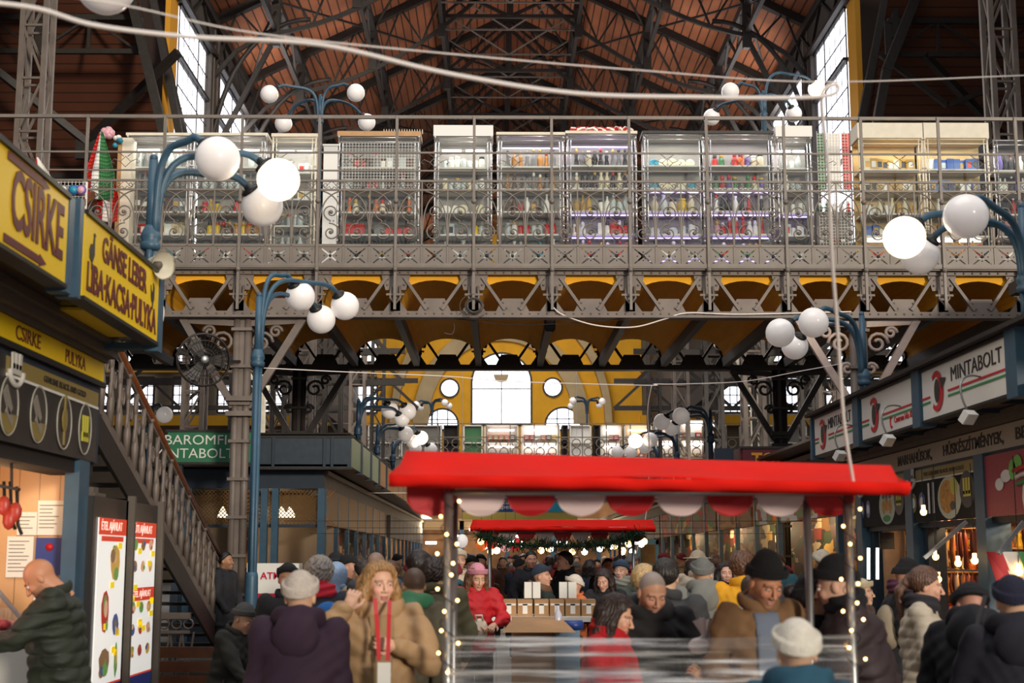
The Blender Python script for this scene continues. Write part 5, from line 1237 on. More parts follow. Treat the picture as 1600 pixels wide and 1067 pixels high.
for px, Y in ((1357, 18.0), (1371, 18.0)):
    a = at(px, 856, Y); b = at(px, 905, Y); m = MB().tube([a, b], .02, 8); tag(m.build('tube_light', mat('tube_warm', 'FFF0DC', .4, emit=3.5)), 'upright white tube light in the right stall, %s of the two' % ('left' if px < 1360 else 'right'), 'light')
t = thing('chalk_board', 'small black framed board with writing inside the right stall', 'board', tuple(at(1386, 848, 17.6))); a = at(1374, 832, 17.6); b = at(1398, 858, 17.6); MB().bb((a.x, 17.6, b.z), (b.x, 17.63, a.z)).build('panel', BLACK, t)
text('lettering', 'TATÁRBEEF', ((a.x + b.x) / 2, 17.595, (a.z + b.z) / 2), .035, GREYB, t, .15)
for a_, b_ in (((1510, 815, 13.5), (1444, 872, 13.5)), ((1600, 815, 12.2), (1560, 865, 12.2))):
    m = MB(); m.bar(at(*a_), at(*b_), .035); tag(m.build('awning_strut', STEEL), 'slanting steel strut in the %s opening of the right stall' % ('middle' if a_[0] < 1550 else 'right edge'), 'strut')
m = MB(); a = at(1578, 862, 12.6)
for k_, c in enumerate(((-.14), 0, .14)): m.add([(a.x + c - .07, a.y + .02 * math.sin(k_ * 2), a.z), (a.x + c + .07, a.y, a.z), (a.x + c + .22, a.y + .03, a.z - .4), (a.x + c + .05, a.y, a.z - .42)], [(0, 1, 2, 3)], k_)
o = m.build('tricolour_flag', [PRED, WHITE, PGREEN]); s = o.modifiers.new('s', 'SOLIDIFY'); s.thickness = .006; tag(o, 'red white and green flag hanging in the right stall', 'flag')
m = MB().bb((XFR + .1, 9, 0), (XFR + .5, 13.9, 1.0)).bb((XFR + .1, 14.6, 0), (XFR + .5, 16.4, 1.0)); tag(m.build('counter', SIGNW), 'low white counter of the right butcher stall', 'counter')
for y in (12.3, 15.6): point('stall_lamp', (5.5, y, 2.4), 62, (1, .68, .36), .15)
point('stall_lamp', (5.7, 18., 2.2), 45, (1, .86, .7), .15)
for i, (px, py, Y) in enumerate(((1443, 800, 14.5), (1497, 880, 14.2), (1523, 876, 13.6), (1592, 893, 12.6), (1466, 905, 14), (1462, 870, 14.8))):
    q = at(px, py, Y); m = MB().ball(q, .035, 10).lathe(q, [(.02, .03), (.02, .07)], 8); m.bar(q + Vector((0, 0, .06)), (q.x, q.y, 2.6), .006, .006, 1); tag(m.build('bare_bulb', [WARM, BLACK]), 'glowing bare bulb in the right stall, %s of six' % ORD[i], 'bulb')

# ---------------- blocks of stalls beyond
def block(side, y0, y1, posts, bands, label, zf=(2.95, 3.12)):
    s = -1 if side < 0 else 1; XF = XFL if s < 0 else XFR; XS = XSL if s < 0 else XSR; X2 = XF + s * 3.2
    t = thing('stall_block', label, 'market stall', (XF + s * 1.6, (y0 + y1) / 2, 0))
    m = MB(); m.bb((XF, y0, 2.95), (XF + s * 3.2, y1, 3.2)); m.build('fascia', GREYB, t)
    m = MB(); m.bb((XF - s * .06, y0 - .05, 3.2), (XF + s * 3.25, y1, 3.28)); m.build('cornice', mat('cornice_pale', '8A7C6C', .5), t)
    m = MB(); m.bb((XS + s * .05, y0 - .6, 3.32), (XF + s * 3.2, y1, 3.36)); m.build('soffit', mat('brown_soffit', '4A3A30', .3), t)
    m = MB()
    y = y0
    while y < y1: m.bb((XF - s * .03, y, 0), (XF + s * .05, y + .14, 2.95)); y += posts
    m.split('blue_post', BLUE, t)
    m = MB(); m.bb((XF + s * 1.6, y0 + .3, 0), (XF + s * 1.7, y1, 3)); m.build('inner_wall', cells('shop_goods', ['3A2818', 'B07830', '6A3A20', 'D8B060', '2A1C14', 'A83020', 'E8D8B0', '4A3420', '8A6030', '3A4A28'], 4.5, .6), t)
    m = MB(); m.bb((XF + s * .02, y0 + .1, 0), (XF + s * .5, y1, 1.0)); m.build('counter', mat('counter_brown', '6A5444', .6), t)
    for (a, b, z0, z1, mm, nm) in bands: MB().bb((XF - s * .02, a, z0), (XF + s * .1, b, z1)).build(nm, mm, t)
    return t
GOODS = cells('goods_print', ['C86828', 'F0EADC', 'B02A22', 'E0A838', 'F4EEE4', '7A8A3A', 'C04830', 'F0EADC'], 5.5, .5)
BARR = cells('barrel_print', ['A8703A', 'C08A4A', '8A5A30', 'B88848', 'D0A060'], 4, .6)
BOTT = cells('bottle_print', ['7A5038', '9A6A40', 'C04030', '5A7A40', 'C8A040', '6A4A3A', '8A5A48'], 4.5, .6)
bnds = []
for a, b, mm in ((20.2, 22.1, GOODS), (22.4, 24.6, GOODS), (24.9, 26.8, GOODS), (27.0, 28.8, BARR), (29.0, 31.2, BARR), (31.4, 42, BOTT), (42.3, 60, mat('band_grey', '7A6A5A', .6))):
    bnds.append((a, b, 2.3, 2.93, mm, 'printed_band'))
block(1, 20.1, 62, 2.15, bnds, 'long right row of stalls with food prints beyond the butcher stall')
block(-1, 26.1, 62, 2.0, [(26.3, 36, 2.3, 2.95, mat('gold_lattice', '7A5212', .5, .0, noise=.3, scale=25), 'gold_panel'), (36.2, 40, 2.3, 2.95, mat('wood_panel', '9A7A58', .6), 'wood_panel'), (42, 60, 2.3, 2.95, mat('band_dark', '4A4038', .6), 'dark_panel')], 'long left row of stalls with gold panels beyond the bridge')
# overhang sign rings
def ring_sign(name, x0, x1, Y, z0, z1, m_, label, s_=None, lm=None, h=.2, two=None):
    t = thing(name, label, 'sign', ((x0 + x1) / 2, Y, z0)); MB().bb((x0, Y, z0), (x1, Y + .1, z1)).build('panel', m_, t)
    m = MB(); m.bb((x0 - .03, Y - .02, z1), (x1 + .03, Y + .12, z1 + .04)); m.bb((x0 - .03, Y - .02, z0 - .04), (x1 + .03, Y + .12, z0)); m.build('edge_trim', IRON, t)
    return t
a = at(262, 675, 24.4); b = at(397, 722, 24.4)
t = ring_sign('green_sign', a.x, b.x, 24.4, b.z, a.z, mat('sign_green', '1F6A46', .5), 'green sign lettered BAROMFI MINTABOLT behind the stairs')
LW = mat('sign_letters_pale', 'D8D8CC', .5); cx = at(310, 700, 24.4).x
text('lettering', 'BAROMFI', (at(306, 690, 24.4).x, 24.39, at(310, 688, 24.4).z), .17, LW, t, at(354, 690, 24.4).x - at(258, 690, 24.4).x)
text('lettering', 'MINTABOLT', (at(303, 709, 24.4).x, 24.39, at(310, 709, 24.4).z), .17, LW, t, at(365, 709, 24.4).x - at(240, 709, 24.4).x)
m = MB(); m.bar((a.x + .2, 24.5, b.z - .9), (a.x + .2, 24.5, b.z), .1); m.bar((b.x - .2, 24.5, 0), (b.x - .2, 24.5, b.z), .12); m.bar((a.x + .2, 24.5, 0), (a.x + .2, 24.5, b.z), .12); m.build('support', NAVY, t)
a = at(398, 684, 25.5); b = at(548, 730, 25.5)
t = ring_sign('blank_sign_band', a.x, b.x, 25.5, b.z, a.z, mat('sign_navy', '26323C', .5, noise=.2), 'dark blue blank sign band on the front of the left stall block')
m = MB()
for px in (425, 505, 517): q = at(px, 700, 25.48); m.bb((q.x, 25.47, b.z), (q.x + .05, 25.5, a.z))
m.build('joint', NAVY, t)
t = thing('side_sign_band', 'pale green side sign band of the left stall block', 'sign', (XSL, 33, 3.33)); ye = 25.55
for i in range(4):
    MB().bb((XSL - .08, ye + i * 2.1, 3.33), (XSL, ye + i * 2.1 + 1.9, 3.87)).build('panel', mat('sign_sage', '8C9C7C', .5) if i < 3 else mat('sign_tan', 'A87A4C', .5), t); MB().bb((XSL - .1, ye + i * 2.1 + 1.9, 3.28), (XSL + .03, ye + i * 2.1 + 2.1, 3.9)).build('divider', NAVY, t)
for i in range(4, 8):
    MB().bb((XSL - .08, ye + i * 2.1, 3.33), (XSL, ye + i * 2.1 + 1.9, 3.87)).build('panel', mat('sign_tan'), t)
m = MB(); m.bb((XSL - .02, ye, 3.9), (XFL - 2.5, 62, 3.93)); tag(m.build('stall_roof', DARK), 'flat dark roof board over the left stall block', 'roof board')
# front of the left block facing the camera
t = thing('lattice_stall', 'front of the left stall block with lattice windows and blue posts', 'market stall', (-4.6, 26, 0))
xa, xb = at(270, 800, 26).x, XFL
m = MB(); m.bb((xa, 25.95, 2.95), (xb, 26.05, 3.3)); m.build('fascia', NAVY, t)
m = MB()
for px in (290, 408, 425, 497): q = at(px, 800, 25.98); m.bb((q.x, 25.9, 0), (q.x + .12, 26.05, 2.95))
m.split('blue_post', BLUE, t)
g = MB(); x = xa
while x < xb - .4:
    g.bar((x, 26, 2.3), (x + .62, 26, 2.92), .012, .012); g.bar((x + .62, 26, 2.3), (x, 26, 2.92), .012, .012); x += .07
g.build('gold_lattice', mat('gold_lattice', 'A87818', .4, .4), t)
m = MB(); m.bb((xa, 26.0, 2.25), (xb, 26.06, 2.31)); m.bb((xa, 26.0, 0), (xb, 26.06, 1.1), 0); m.build('frame_bar', NAVY, t)
m = MB(); m.bb((xa, 27.6, 0), (xb, 27.65, 2.9)); m.build('back_wall', mat('cream_back', '8A745A', .6), t)
for i, px in enumerate((440, 453, 348, 279)):
    q = at(px, 800, 26.6); t = thing('pendant_lamp', 'white pendant lamp in the left block, %s' % ('left of the adjoining pair', 'right of the adjoining pair', 'behind the left bridge column', 'behind the stair foot')[i], 'pendant lamp', tuple(q))
    MB().lathe(q, [(.09, -.1), (.1, -.06), (.04, .05), (.015, .1)], 14).build('shade', GLOBE_ON, t); MB().bar(q + Vector((0, 0, .1)), (q.x, q.y, 3), .01).build('cord', BLACK, t)
point('block_lamp', (-4.2, 26.8, 2.4), 7, (1, .8, .55)); point('block_lamp', (-3.9, 32, 2.5), 12, (1, .7, .4)); point('block_lamp', (-3.9, 42, 2.5), 40, (1, .7, .4))
for y in (21.5, 24.5, 28, 33, 39, 47): point('block_lamp', (5.8, y, 2.4), 34, (1, .72, .4), .15)
# dark red sign on the right
a = at(1160, 701, 23.9); b = at(1268, 742, 23.9)
t = ring_sign('dark_red_sign', a.x, b.x, 23.9, b.z, a.z, mat('sign_maroon', '5E1620', .5), 'dark red sign with yellow letters behind the right end of the canopy')
text('lettering', "TOLL'S", (at(1215, 722, 23.9).x, 23.89, at(1215, 718, 23.9).z), .2, mat('letters_amber', 'D89018', .5), t, at(1255, 720, 23.9).x - at(1174, 720, 23.9).x, bold=.01)
m = MB(); p = at(1108, 735, 27.5); m.bar((a.x, 23.95, a.z - .2), (p.x, 27.5, a.z - .2), .06, a.z - b.z); m.build('side_panel', mat('sign_maroon'), t)
m = MB(); q = at(1131, 712, 24.2); m.box(q, (.32, .1, .25)); m.build('end_box', NAVY, t)
# banner between the stalls and the far cross row under the gallery
t = thing('hanging_banner', 'blue and cyan banner with white lettering hanging over the aisle', 'banner', tuple(at(820, 790, 34)))
a = at(722, 770, 34); b = at(902, 812, 34)
m = MB(); m.bb((a.x, 34, b.z), (b.x, 34.02, b.z + .18), 1); m.bb((a.x, 34, b.z + .18), (b.x, 34.02, a.z), 0); m.quad((at(800, 800, 34).x, 33.99, b.z + .18), (at(900, 800, 34).x, 33.99, b.z + .18), (at(880, 800, 34).x, 33.99, a.z), (at(850, 800, 34).x, 33.99, a.z), 2)
m.build('cloth', [mat('banner_blue', '1A4A90', .6), mat('banner_yellow', 'D8C060', .6), mat('banner_cyan', '30B0D8', .6)], t)
text('lettering', '1.000.000', (at(785, 786, 34).x, 33.98, at(785, 785, 34).z), .1, WHITE, t, .62); text('lettering', 'budapest', (at(782, 793, 34).x, 33.98, at(782, 792, 34).z), .1, WHITE, t, .66)
m = MB(); m.bar((a.x, 34, a.z), (a.x, 34, a.z + 3), .01); m.bar((b.x, 34, a.z), (b.x, 34, a.z + 3), .01); m.bar((-3.3, 34, a.z + .0), (5, 34, a.z), .02); m.build('line', WCAB, t)
t = thing('cross_stall_row', 'warm lit row of stalls closing the aisle under the far gallery', 'market stall', (.5, 66, 0))
MB().bb((-8, 67, 0), (9, 67.3, 4.4)).build('back_wall', mat('far_warm_wall', '8A6038', .7, noise=.4, scale=1.5), t)
m = MB()
for i in range(9): m.bb((-8 + i * 2.1, 66, 0), (-7.8 + i * 2.1, 66.2, 3.4))
m.split('blue_post', BLUE, t); MB().bb((-8, 66, 3.0), (9, 66.3, 3.5)).build('fascia', mat('far_fascia', 'A8885C', .6), t)
m = MB()
for i in range(14): m.box((-6 + i * 1.0, 65.9, 2.4 + .3 * (i % 3)), (.5, .05, .12))
m.split('lit_sign', TUBE, t)
for x in (-3, 0.5, 4): point('far_lamp', (x, 60, 3), 90, (1, .75, .45), .3)
# ATM kiosk
a = at(386, 880, 21); b = at(466, 927, 21)
t = thing('cash_machine_sign', 'white and red ATM display panel beside the blue lamp post', 'sign', ((a.x + b.x) / 2, 21, 0))
MB().bb((a.x, 21, b.z), (b.x, 21.4, a.z)).build('white_top', SIGNW, t); MB().bb((a.x, 21, 0), (b.x, 21.4, b.z)).build('red_body', mat('atm_red', 'C01840', .4), t)
text('lettering', 'ATM', (at(423, 900, 21).x, 20.99, at(423, 900, 21).z), .1, mat('atm_red'), t, .29, bold=.002)
c = at(447, 897, 21); MB().box((c.x, 20.995, c.z), (.14, .01, .055)).build('badge', mat('atm_red'), t); text('badge_lettering', '0-24', (c.x, 20.985, c.z), .035, WHITE, t, .11)
c = at(426, 965, 21); MB().lathe((c.x, 20.995, c.z), [(.14, -.004), (.14, .004)], 20, 0, Matrix.Rotation(R(90), 3, 'X')).build('white_disc', SIGNW, t)
# fans
def fan(px, py, Y, r, label, dirv=(.35, -.9, -.1)):
    q = at(px, py, Y); Mf = Vector(dirv).to_track_quat('Z', 'Y').to_matrix(); t = thing('cage_fan', label, 'fan', tuple(q))
    m = MB()
    for rr, dz in ((r, 0), (r * .97, .06), (r * .72, .11), (r * .4, .13), (r * .97, -.06), (r * .6, -.1)): m.tube([q + Mf @ Vector((math.cos(2 * math.pi * k / 28) * rr, math.sin(2 * math.pi * k / 28) * rr, dz)) for k in range(28)], .008 if rr != r else .014, 5, closed=True)
    for k in range(32):
        a_ = 2 * math.pi * k / 32; u = Vector((math.cos(a_), math.sin(a_), 0)); m.tube([q + Mf @ (u * r * .1 + Vector((0, 0, .14))), q + Mf @ (u * r * .6 + Vector((0, 0, .12))), q + Mf @ (u * r + Vector((0, 0, 0))), q + Mf @ (u * r * .6 + Vector((0, 0, -.1)))], .004, 4)
    m.build('wire_cage', IRON, t)
    m = MB()
    for k in range(3):
        a_ = 2 * math.pi * k / 3; pts = [(.12, -.1), (.8, -.28), (.88, 0), (.75, .25), (.12, .1)]
        m.add([q + Mf @ Matrix.Rotation(a_, 3, 'Z') @ Vector((p[0] * r, p[1] * r, .03 * p[1] * 4)) for p in pts] + [q + Mf @ Matrix.Rotation(a_, 3, 'Z') @ Vector((p[0] * r, p[1] * r, .03 * p[1] * 4 + .01)) for p in pts], [(0, 1, 2, 3, 4), (9, 8, 7, 6, 5), (0, 5, 6, 1), (1, 6, 7, 2), (2, 7, 8, 3), (3, 8, 9, 4)])
    m.build('blades', mat('fan_blade', '4A4642', .4), t)
    MB().lathe(q, [(r * .16, .13), (r * .16, .15), (r * .1, .165)], 16, 0, Mf).build('hub_cap', STEEL, t)
    MB().lathe(q, [(r * .3, -.28), (r * .34, -.2), (r * .3, -.08)], 14, 0, Mf).build('motor', BLACK, t)
    return t, q
t, q = fan(318, 562, 22.4, .42, 'large caged fan hanging left of the left bridge column'); MB().bar(q + Vector((0, .2, 0)), (at(374, 600, 23.4).x, 23.35, q.z + .1), .05).build('arm', IRON, t)
t, q = fan(599, 742, 36, .4, 'caged fan on the side of the left stall block', (.8, -.6, 0)); MB().bar(q + Vector((0, .2, 0)), (XSL, q.y + .3, 3.5), .05).build('arm', IRON, t)

# ================================================================ market carts
def cart(label, xl, xr, Yf, Yr, fl, fr, rl, rr, bl, br, zv, nsc, sw, posts, bulbs=True):
    t = thing('canopy_cart', label, 'market cart', ((xl + xr) / 2, (Yf + Yr) / 2, 0))
    # roof fabric: front slope, back slope, hips, rolled hem
    def lerp(a, b, u): return a + (b - a) * u
    m = MB(); n = 20; rows = []
    for j in range(7):
        v = j / 6; row = []
        for i in range(n + 1):
            u = i / n; a = lerp(fl, fr, u); b = lerp(rl, rr, u); p = lerp(a, b, v)
            p.z += -.03 * math.sin(math.pi * v) * (1 + .6 * math.sin(u * 19)) - .012 * math.sin(u * math.pi * 3) * (1 - v); row.append(p)
        rows.append(row)
    for j in range(6):
        v = (j + 1) / 6; row = []
        for i in range(n + 1):
            u = i / n; row.append(lerp(lerp(rl, rr, u), lerp(bl, br, u), v) - Vector((0, 0, .03 * math.sin(math.pi * v))))
        rows.append(row)
    vs = [p for r in rows for p in r]; k = n + 1
    fs = [(j * k + i, j * k + i + 1, (j + 1) * k + i + 1, (j + 1) * k + i) for j in range(len(rows) - 1) for i in range(n)]
    fs += [tuple([j * k for j in range(len(rows))]), tuple([j * k + n for j in range(len(rows) - 1, -1, -1)])]
    m.add(vs, fs, 0, True)
    fab = m.build('canopy_fabric', RED, t); so_ = fab.modifiers.new('s', 'SOLIDIFY'); so_.thickness = .006
    # hanging lower band all round the front and sides, gathered
    m = MB(); path = [bl, fl, fr, br]; N = 60; L_ = []
    for q in range(3): L_ += [lerp(path[q], path[q + 1], i / (N if q == 1 else 14)) for i in range(N if q == 1 else 14)]
    L_.append(br); hb = .06 * (xr - xl) / 2.4
    top = [p + Vector((0, 0, .0)) for p in L_]; mid = [p + Vector((0, .012 * math.sin(i * .9), -hb * .55)) for i, p in enumerate(L_)]; low = [p + Vector((0, .03 + .015 * math.sin(i * .7), -hb)) for i, p in enumerate(L_)]
    K = len(L_); m.add(top + mid + low, [(i, i + 1, i + 1 + K, i + K) for i in range(K - 1)] + [(i + K, i + 1 + K, i + 1 + 2 * K, i + 2 * K) for i in range(K - 1)], 0, True)
    hb_ = m.build('hem_band', RED, t); so_ = hb_.modifiers.new('s', 'SOLIDIFY'); so_.thickness = .006
    # scallops
    W_ = (xr - xl) / nsc
    for i in range(nsc):
        x0 = xl + i * W_ + W_ * .01; x1 = xl + (i + 1) * W_ - W_ * .01; cx = (x0 + x1) / 2; hw = (x1 - x0) / 2; h = sw
        m = MB(); poly = [(-hw, .05)] + [(-hw * math.cos(q), -h * math.sin(q) ** .8) for q in [math.pi * k_ / 16 for k_ in range(17)]] + [(hw, .05)]
        yv = Yf + .12
        pts = [Vector((cx + p[0], yv + .02 * math.sin(p[0] * 20 + i), zv + p[1])) for p in poly]
        m.add(pts + [p + Vector((0, .006, 0)) for p in pts], [tuple(range(len(pts))), tuple(range(2 * len(pts) - 1, len(pts) - 1, -1))])
        m.build('valance_scallop', mat('valance_white', 'DCC4C0', .7) if i % 2 else mat('valance_red', 'B00E14', .6), t)
    for (x, Y) in posts:
        m = MB(); m.tube([(x, Y, 0), (x, Y, zv + .01)], .022 * (xr - xl) / 2.2, 10); m.build('steel_post', STEEL, t)
    m = MB(); xs = sorted(set(p[0] for p in posts)); ys = sorted(set(p[1] for p in posts))
    for Y in ys: m.tube([(xs[0], Y, zv - .01), (xs[-1], Y, zv - .01)], .014, 8)
    for x in (xs[0], xs[-1]): m.tube([(x, ys[0], zv - .01), (x, ys[-1], zv - .01)], .014, 8)
    m.build('top_frame', STEEL, t)
    return t
YF, YR = 6.6, 7.47
xl_, xr_ = at(700, 900, YF).x, at(1328, 900, YF).x
near = cart('near market cart with a red canopy and clear plastic wrap', at(634, 770, YF + .1).x, at(1337, 770, YF + .1).x, YF, YR,
    at(609, 741, 6.45), at(1421, 754, 6.3), at(634, 704, 7.05), at(1392, 727, 7.05), at(640, 715, 7.75), at(1370, 735, 7.75), at(900, 768, 6.72).z, 9, .115, [(xl_, YF), (xr_, YF), (xl_, YR), (xr_, YR)])
t = near
# light chains round the posts
for (pxs, Y, x, lb, ys_) in ((1, YF - .01, xl_, 'left front', [783, 807, 835, 850, 865, 880, 898, 920, 938, 955, 985, 1005, 1020, 1050]), (0, YF - .01, xr_, 'right front', [795, 822, 850, 872, 905, 912, 942, 955, 968, 985, 1012, 1030])):
    ch = MB(); pts = []
    c = thing('light_chain', 'chain of warm fairy lights wound round the %s cart post' % lb, 'fairy lights', (x, Y, .8))
    for i in range(80):
        z = 2.05 - i * .0125; pts.append((x + .035 * math.cos(i * .55), Y + .03 * math.sin(i * .55), z))
    ch.tube(pts, .0025, 4); ch.build('wire', BLACK, c)
    for i, y_ in enumerate(ys_):
        q = at(0, y_, Y); a_ = i * 2.3; m = MB().ball((x + .05 * math.cos(a_), Y - .02 - .02 * abs(math.sin(a_)), q.z), .008, 8); m.build('bulb', WARM, c)
# cling wrap
def wrap_mat():
    m = bpy.data.materials.new('cling_wrap'); m.use_nodes = True; nt = m.node_tree; nt.nodes.clear(); N = nt.nodes; L = nt.links
    o = N.new('ShaderNodeOutputMaterial'); tr = N.new('ShaderNodeBsdfTransparent'); tr.inputs[0].default_value = (.93, .93, .93, 1); g = N.new('ShaderNodeBsdfGlossy'); g.inputs['Roughness'].default_value = .22; d = N.new('ShaderNodeBsdfDiffuse'); d.inputs[0].default_value = (.8, .78, .76, 1)
    tc = N.new('ShaderNodeTexCoord'); mp = N.new('ShaderNodeMapping'); mp.inputs['Scale'].default_value = (1.3, 1, 26); n = N.new('ShaderNodeTexNoise'); n.inputs['Scale'].default_value = 1.6; n.inputs['Detail'].default_value = 5
    L.new(tc.outputs['Object'], mp.inputs[0]); L.new(mp.outputs[0], n.inputs[0])
    r = N.new('ShaderNodeValToRGB'); r.color_ramp.elements[0].position = .48; r.color_ramp.elements[0].color = (.07, .07, .07, 1); r.color_ramp.elements[1].position = .68; r.color_ramp.elements[1].color = (.75, .75, .75, 1)  # pale streaks put in as highlights on the wrinkles
    L.new(n.outputs['Fac'], r.inputs[0]); bp = N.new('ShaderNodeBump'); bp.inputs['Strength'].default_value = .6; L.new(n.outputs['Fac'], bp.inputs['Height']); L.new(bp.outputs[0], g.inputs['Normal'])
    x1 = N.new('ShaderNodeMixShader'); x1.inputs[0].default_value = .5; L.new(g.outputs[0], x1.inputs[1]); L.new(d.outputs[0], x1.inputs[2])
    x = N.new('ShaderNodeMixShader'); L.new(r.outputs[0], x.inputs[0]); L.new(tr.outputs[0], x.inputs[1]); L.new(x1.outputs[0], x.inputs[2]); L.new(x.outputs[0], o.inputs[0]); return m
WR = wrap_mat(); m = MB(); n = 60; za, zb_ = at(900, 990, YF).z, .55
for j in range(16):
    for i in range(n):
        def V(i, j):
            u = i / n; v = j / 16; return Vector((xl_ + (xr_ - xl_) * u, YF - .03 + .012 * math.sin(v * 31 + u * 5), za + (zb_ - za) * v - .02 * math.sin(math.pi * u) * (1 - v)))
        m.add([V(i, j), V(i + 1, j), V(i + 1, j + 1), V(i, j + 1)], [(0, 1, 2, 3)], 0, True)
tag(m.build('plastic_wrap', WR), 'clear wrinkled plastic film stretched between the front posts of the near cart', 'plastic film')
t = thing('cart_table', 'low table of the near cart behind the plastic film', 'table', ((xl_ + xr_) / 2, 7.0, 0)); MB().bb((xl_ + .03, YF + .05, .72), (xr_ - .03, YR - .03, .76)).build('top', SIGNW, t)
for x in (xl_ + .1, xr_ - .1):
    for y in (YF + .1, YR - .1): MB().bb((x - .02, y - .02, 0), (x + .02, y + .02, .72)).build('leg', STEEL, t)
YF2, YR2 = 18.3, 20.3
x0, x1 = at(765, 880, YF2).x, at(990, 880, YF2).x
far = cart('far market cart with a red canopy and a green garland', at(750, 830, YF2).x, at(1010, 830, YF2).x, YF2, YR2, at(735, 823, 18.2), at(1024, 824, 18.2), at(738, 812, 19), at(1020, 812, 19), at(738, 816, 20.5), at(1020, 816, 20.5), at(900, 829, YF2).z, 9, .14, [(x0, YF2), (x1, YF2), (x0, YR2), (x1, YR2)])
LEAF = mat('garland_green', '1C3A20', .6, noise=.3)
m = MB(); pth = spline([at(745, 836, 18.2), at(790, 848, 18.2), at(850, 852, 18.2), at(910, 852, 18.2), at(960, 848, 18.2), at(1003, 832, 18.2)], 14)
m.tube(pth, .02, 5)
for p in pth:
    for k in range(16):
        dv = Vector((random.gauss(0, 1), random.gauss(0, 1), random.gauss(0, 1))).normalized() * random.uniform(.05, .13); q = p + Vector((random.uniform(-.04, .04), 0, 0)); m.bar(q, q + dv, .012, .004)
tag(m.build('garland', LEAF), 'dark green fir garland hanging under the far red canopy', 'garland', kind='stuff')
# table with card boxes in front of the far cart
TY = 15.0
t = thing('market_table', 'white topped sales table in front of the far canopy', 'table', (at(860, 960, TY).x, TY, 0)); a = at(745, 962, TY); b = at(960, 962, TY)
MB().bb((a.x, TY - .3, a.z - .05), (b.x, TY + .5, a.z)).build('top', SIGNW, t)
for x in (a.x + .1, b.x - .1): MB().bb((x - .03, TY, 0), (x + .03, TY + .06, a.z - .05)).build('leg', STEEL, t)
CARD = mat('cardboard', 'A88058', .8, noise=.1, scale=6); TAPE = mat('tape_white', 'E8E0D4', .3)
for i, (pa, pb_) in enumerate(((757, 782), (783, 807), (808, 832), (834, 857), (858, 881), (882, 906), (907, 930))):
    p = at(pa, 936, TY); q = at(pb_, 962, TY); bx = thing('cardboard_box', 'brown cardboard box on the white table, %s from the left' % ORD[i], 'box', ((p.x + q.x) / 2, TY, a.z), 0, 'cardboard boxes on the white table')
    MB().bb((p.x + .003, TY - .14, a.z), (q.x - .003, TY + .14, p.z)).build('carton', CARD, bx); MB().box(((p.x + q.x) / 2, TY - .142, (p.z + a.z) / 2 - .01), (.05, .002, .1)).bb((p.x + .01, TY - .143, p.z - .06), (q.x - .01, TY - .141, p.z - .04)).build('tape', TAPE, bx)
for i, (pa, pb_) in enumerate(((819, 844), (873, 900))):
    p = at(pa, 909, TY); q = at(pb_, 934, TY); s_ = thing('card_stand', 'white double price card standing on the boxes, %s' % ('left' if i == 0 else 'right, yellow edged'), 'price card', ((p.x + q.x) / 2, TY, q.z))
    MB().bb((p.x, TY - .1, q.z), (q.x, TY - .08, p.z)).build('card', SIGNW, s_); MB().box(((p.x + q.x) / 2, TY - .105, (p.z + q.z) / 2), (.008, .006, p.z - q.z)).build('divider', IRON, s_)
p = at(800, 966, 13.6); q = at(878, 1000, 13.6)
t = thing('large_carton', 'open flat cardboard carton below the sales table', 'carton', ((p.x + q.x) / 2, 13.6, 0)); MB().bb((p.x, 13.4, 0), (q.x, 14, p.z)).build('carton', CARD, t); MB().quad((p.x, 13.4, p.z), (q.x, 13.4, p.z), (q.x + .1, 13.0, p.z - .1), (p.x - .1, 13.0, p.z - .1)).build('flap', CARD, t)
p = at(868, 985, 13.3); t = thing('blue_shelf', 'grey blue metal shelf beside the carton', 'shelf', (at(885, 1000, 13.3).x, 13.3, 0)); MB().bb((p.x, 13.3, 0), (at(906, 985, 13.3).x, 13.7, p.z)).build('cabinet', mat('shelf_blue', '6A8498', .5), t)
q = at(893, 978, 13.4); m = MB(); m.tube([(q.x - .07, 13.35, p.z + .045), (q.x + .1, 13.35, p.z + .045)], .045, 12); tag(m.build('blue_speaker', mat('speaker_blue', '1E3A80', .4)), 'small blue cylinder speaker on the metal shelf', 'speaker')
q = at(872, 960, 13.4); m = MB().lathe((q.x, 13.4, p.z), [(.03, 0), (.035, .02), (.035, .14), (.012, .19), (.012, .22)], 12); tag(m.build('water_bottle', mat('bottle_clear', 'C8C8D8', .2)), 'clear water bottle beside the blue speaker', 'bottle')
p = at(700, 1000, 13); 
# hanging paper lanterns, bulbs and goods deep in the aisle
for i in range(26):
    D_ = (21.2, 24, 27, 31, 36, 43)[i % 6]; q = at(random.uniform(745, 1010), (846, 862, 850, 857, 853, 860)[i % 6], D_); m = MB().ball(q, .07 * q.y / 30, 8); m.bar(q, (q.x, q.y, q.z + .3), .006, .006, 1)
    if i < 6: wm = MB(); wm.bar((XFL, q.y, q.z + .3), (XFR, q.y, q.z + .3), .008); tag(wm.build('festoon_wire', BLACK), 'thin wire across the aisle carrying bare bulbs, %s from the camera' % ORD[i], 'wire')
    tag(m.build('market_bulb', [random.choice([WARM, TUBE, WARM]), BLACK]), 'glowing bulb hanging deep in the aisle behind the garland', 'bulb', 'bulbs deep in the aisle')
for i, (px, py, c) in enumerate(((752, 850, 'orange'), (768, 848, 'red'), (790, 852, 'pink'), (805, 850, 'red'), (722, 845, 'white'))):
    q = at(px, py, 24); m = MB().ball(q, .1, 12, 0, (1, 1, 1.15)); m.bar(q, (q.x, q.y, q.z + 1.5), .006, .006, 1); tag(m.build('paper_lantern', [mat('lantern_' + c, dict(orange='E06A30', red='C8302A', pink='E8A0A0', white='F0E8E0')[c], .5, emit=.5), BLACK]), '%s glowing round lantern behind the far canopy, %s from the left' % (c, ORD[i]), 'lantern')
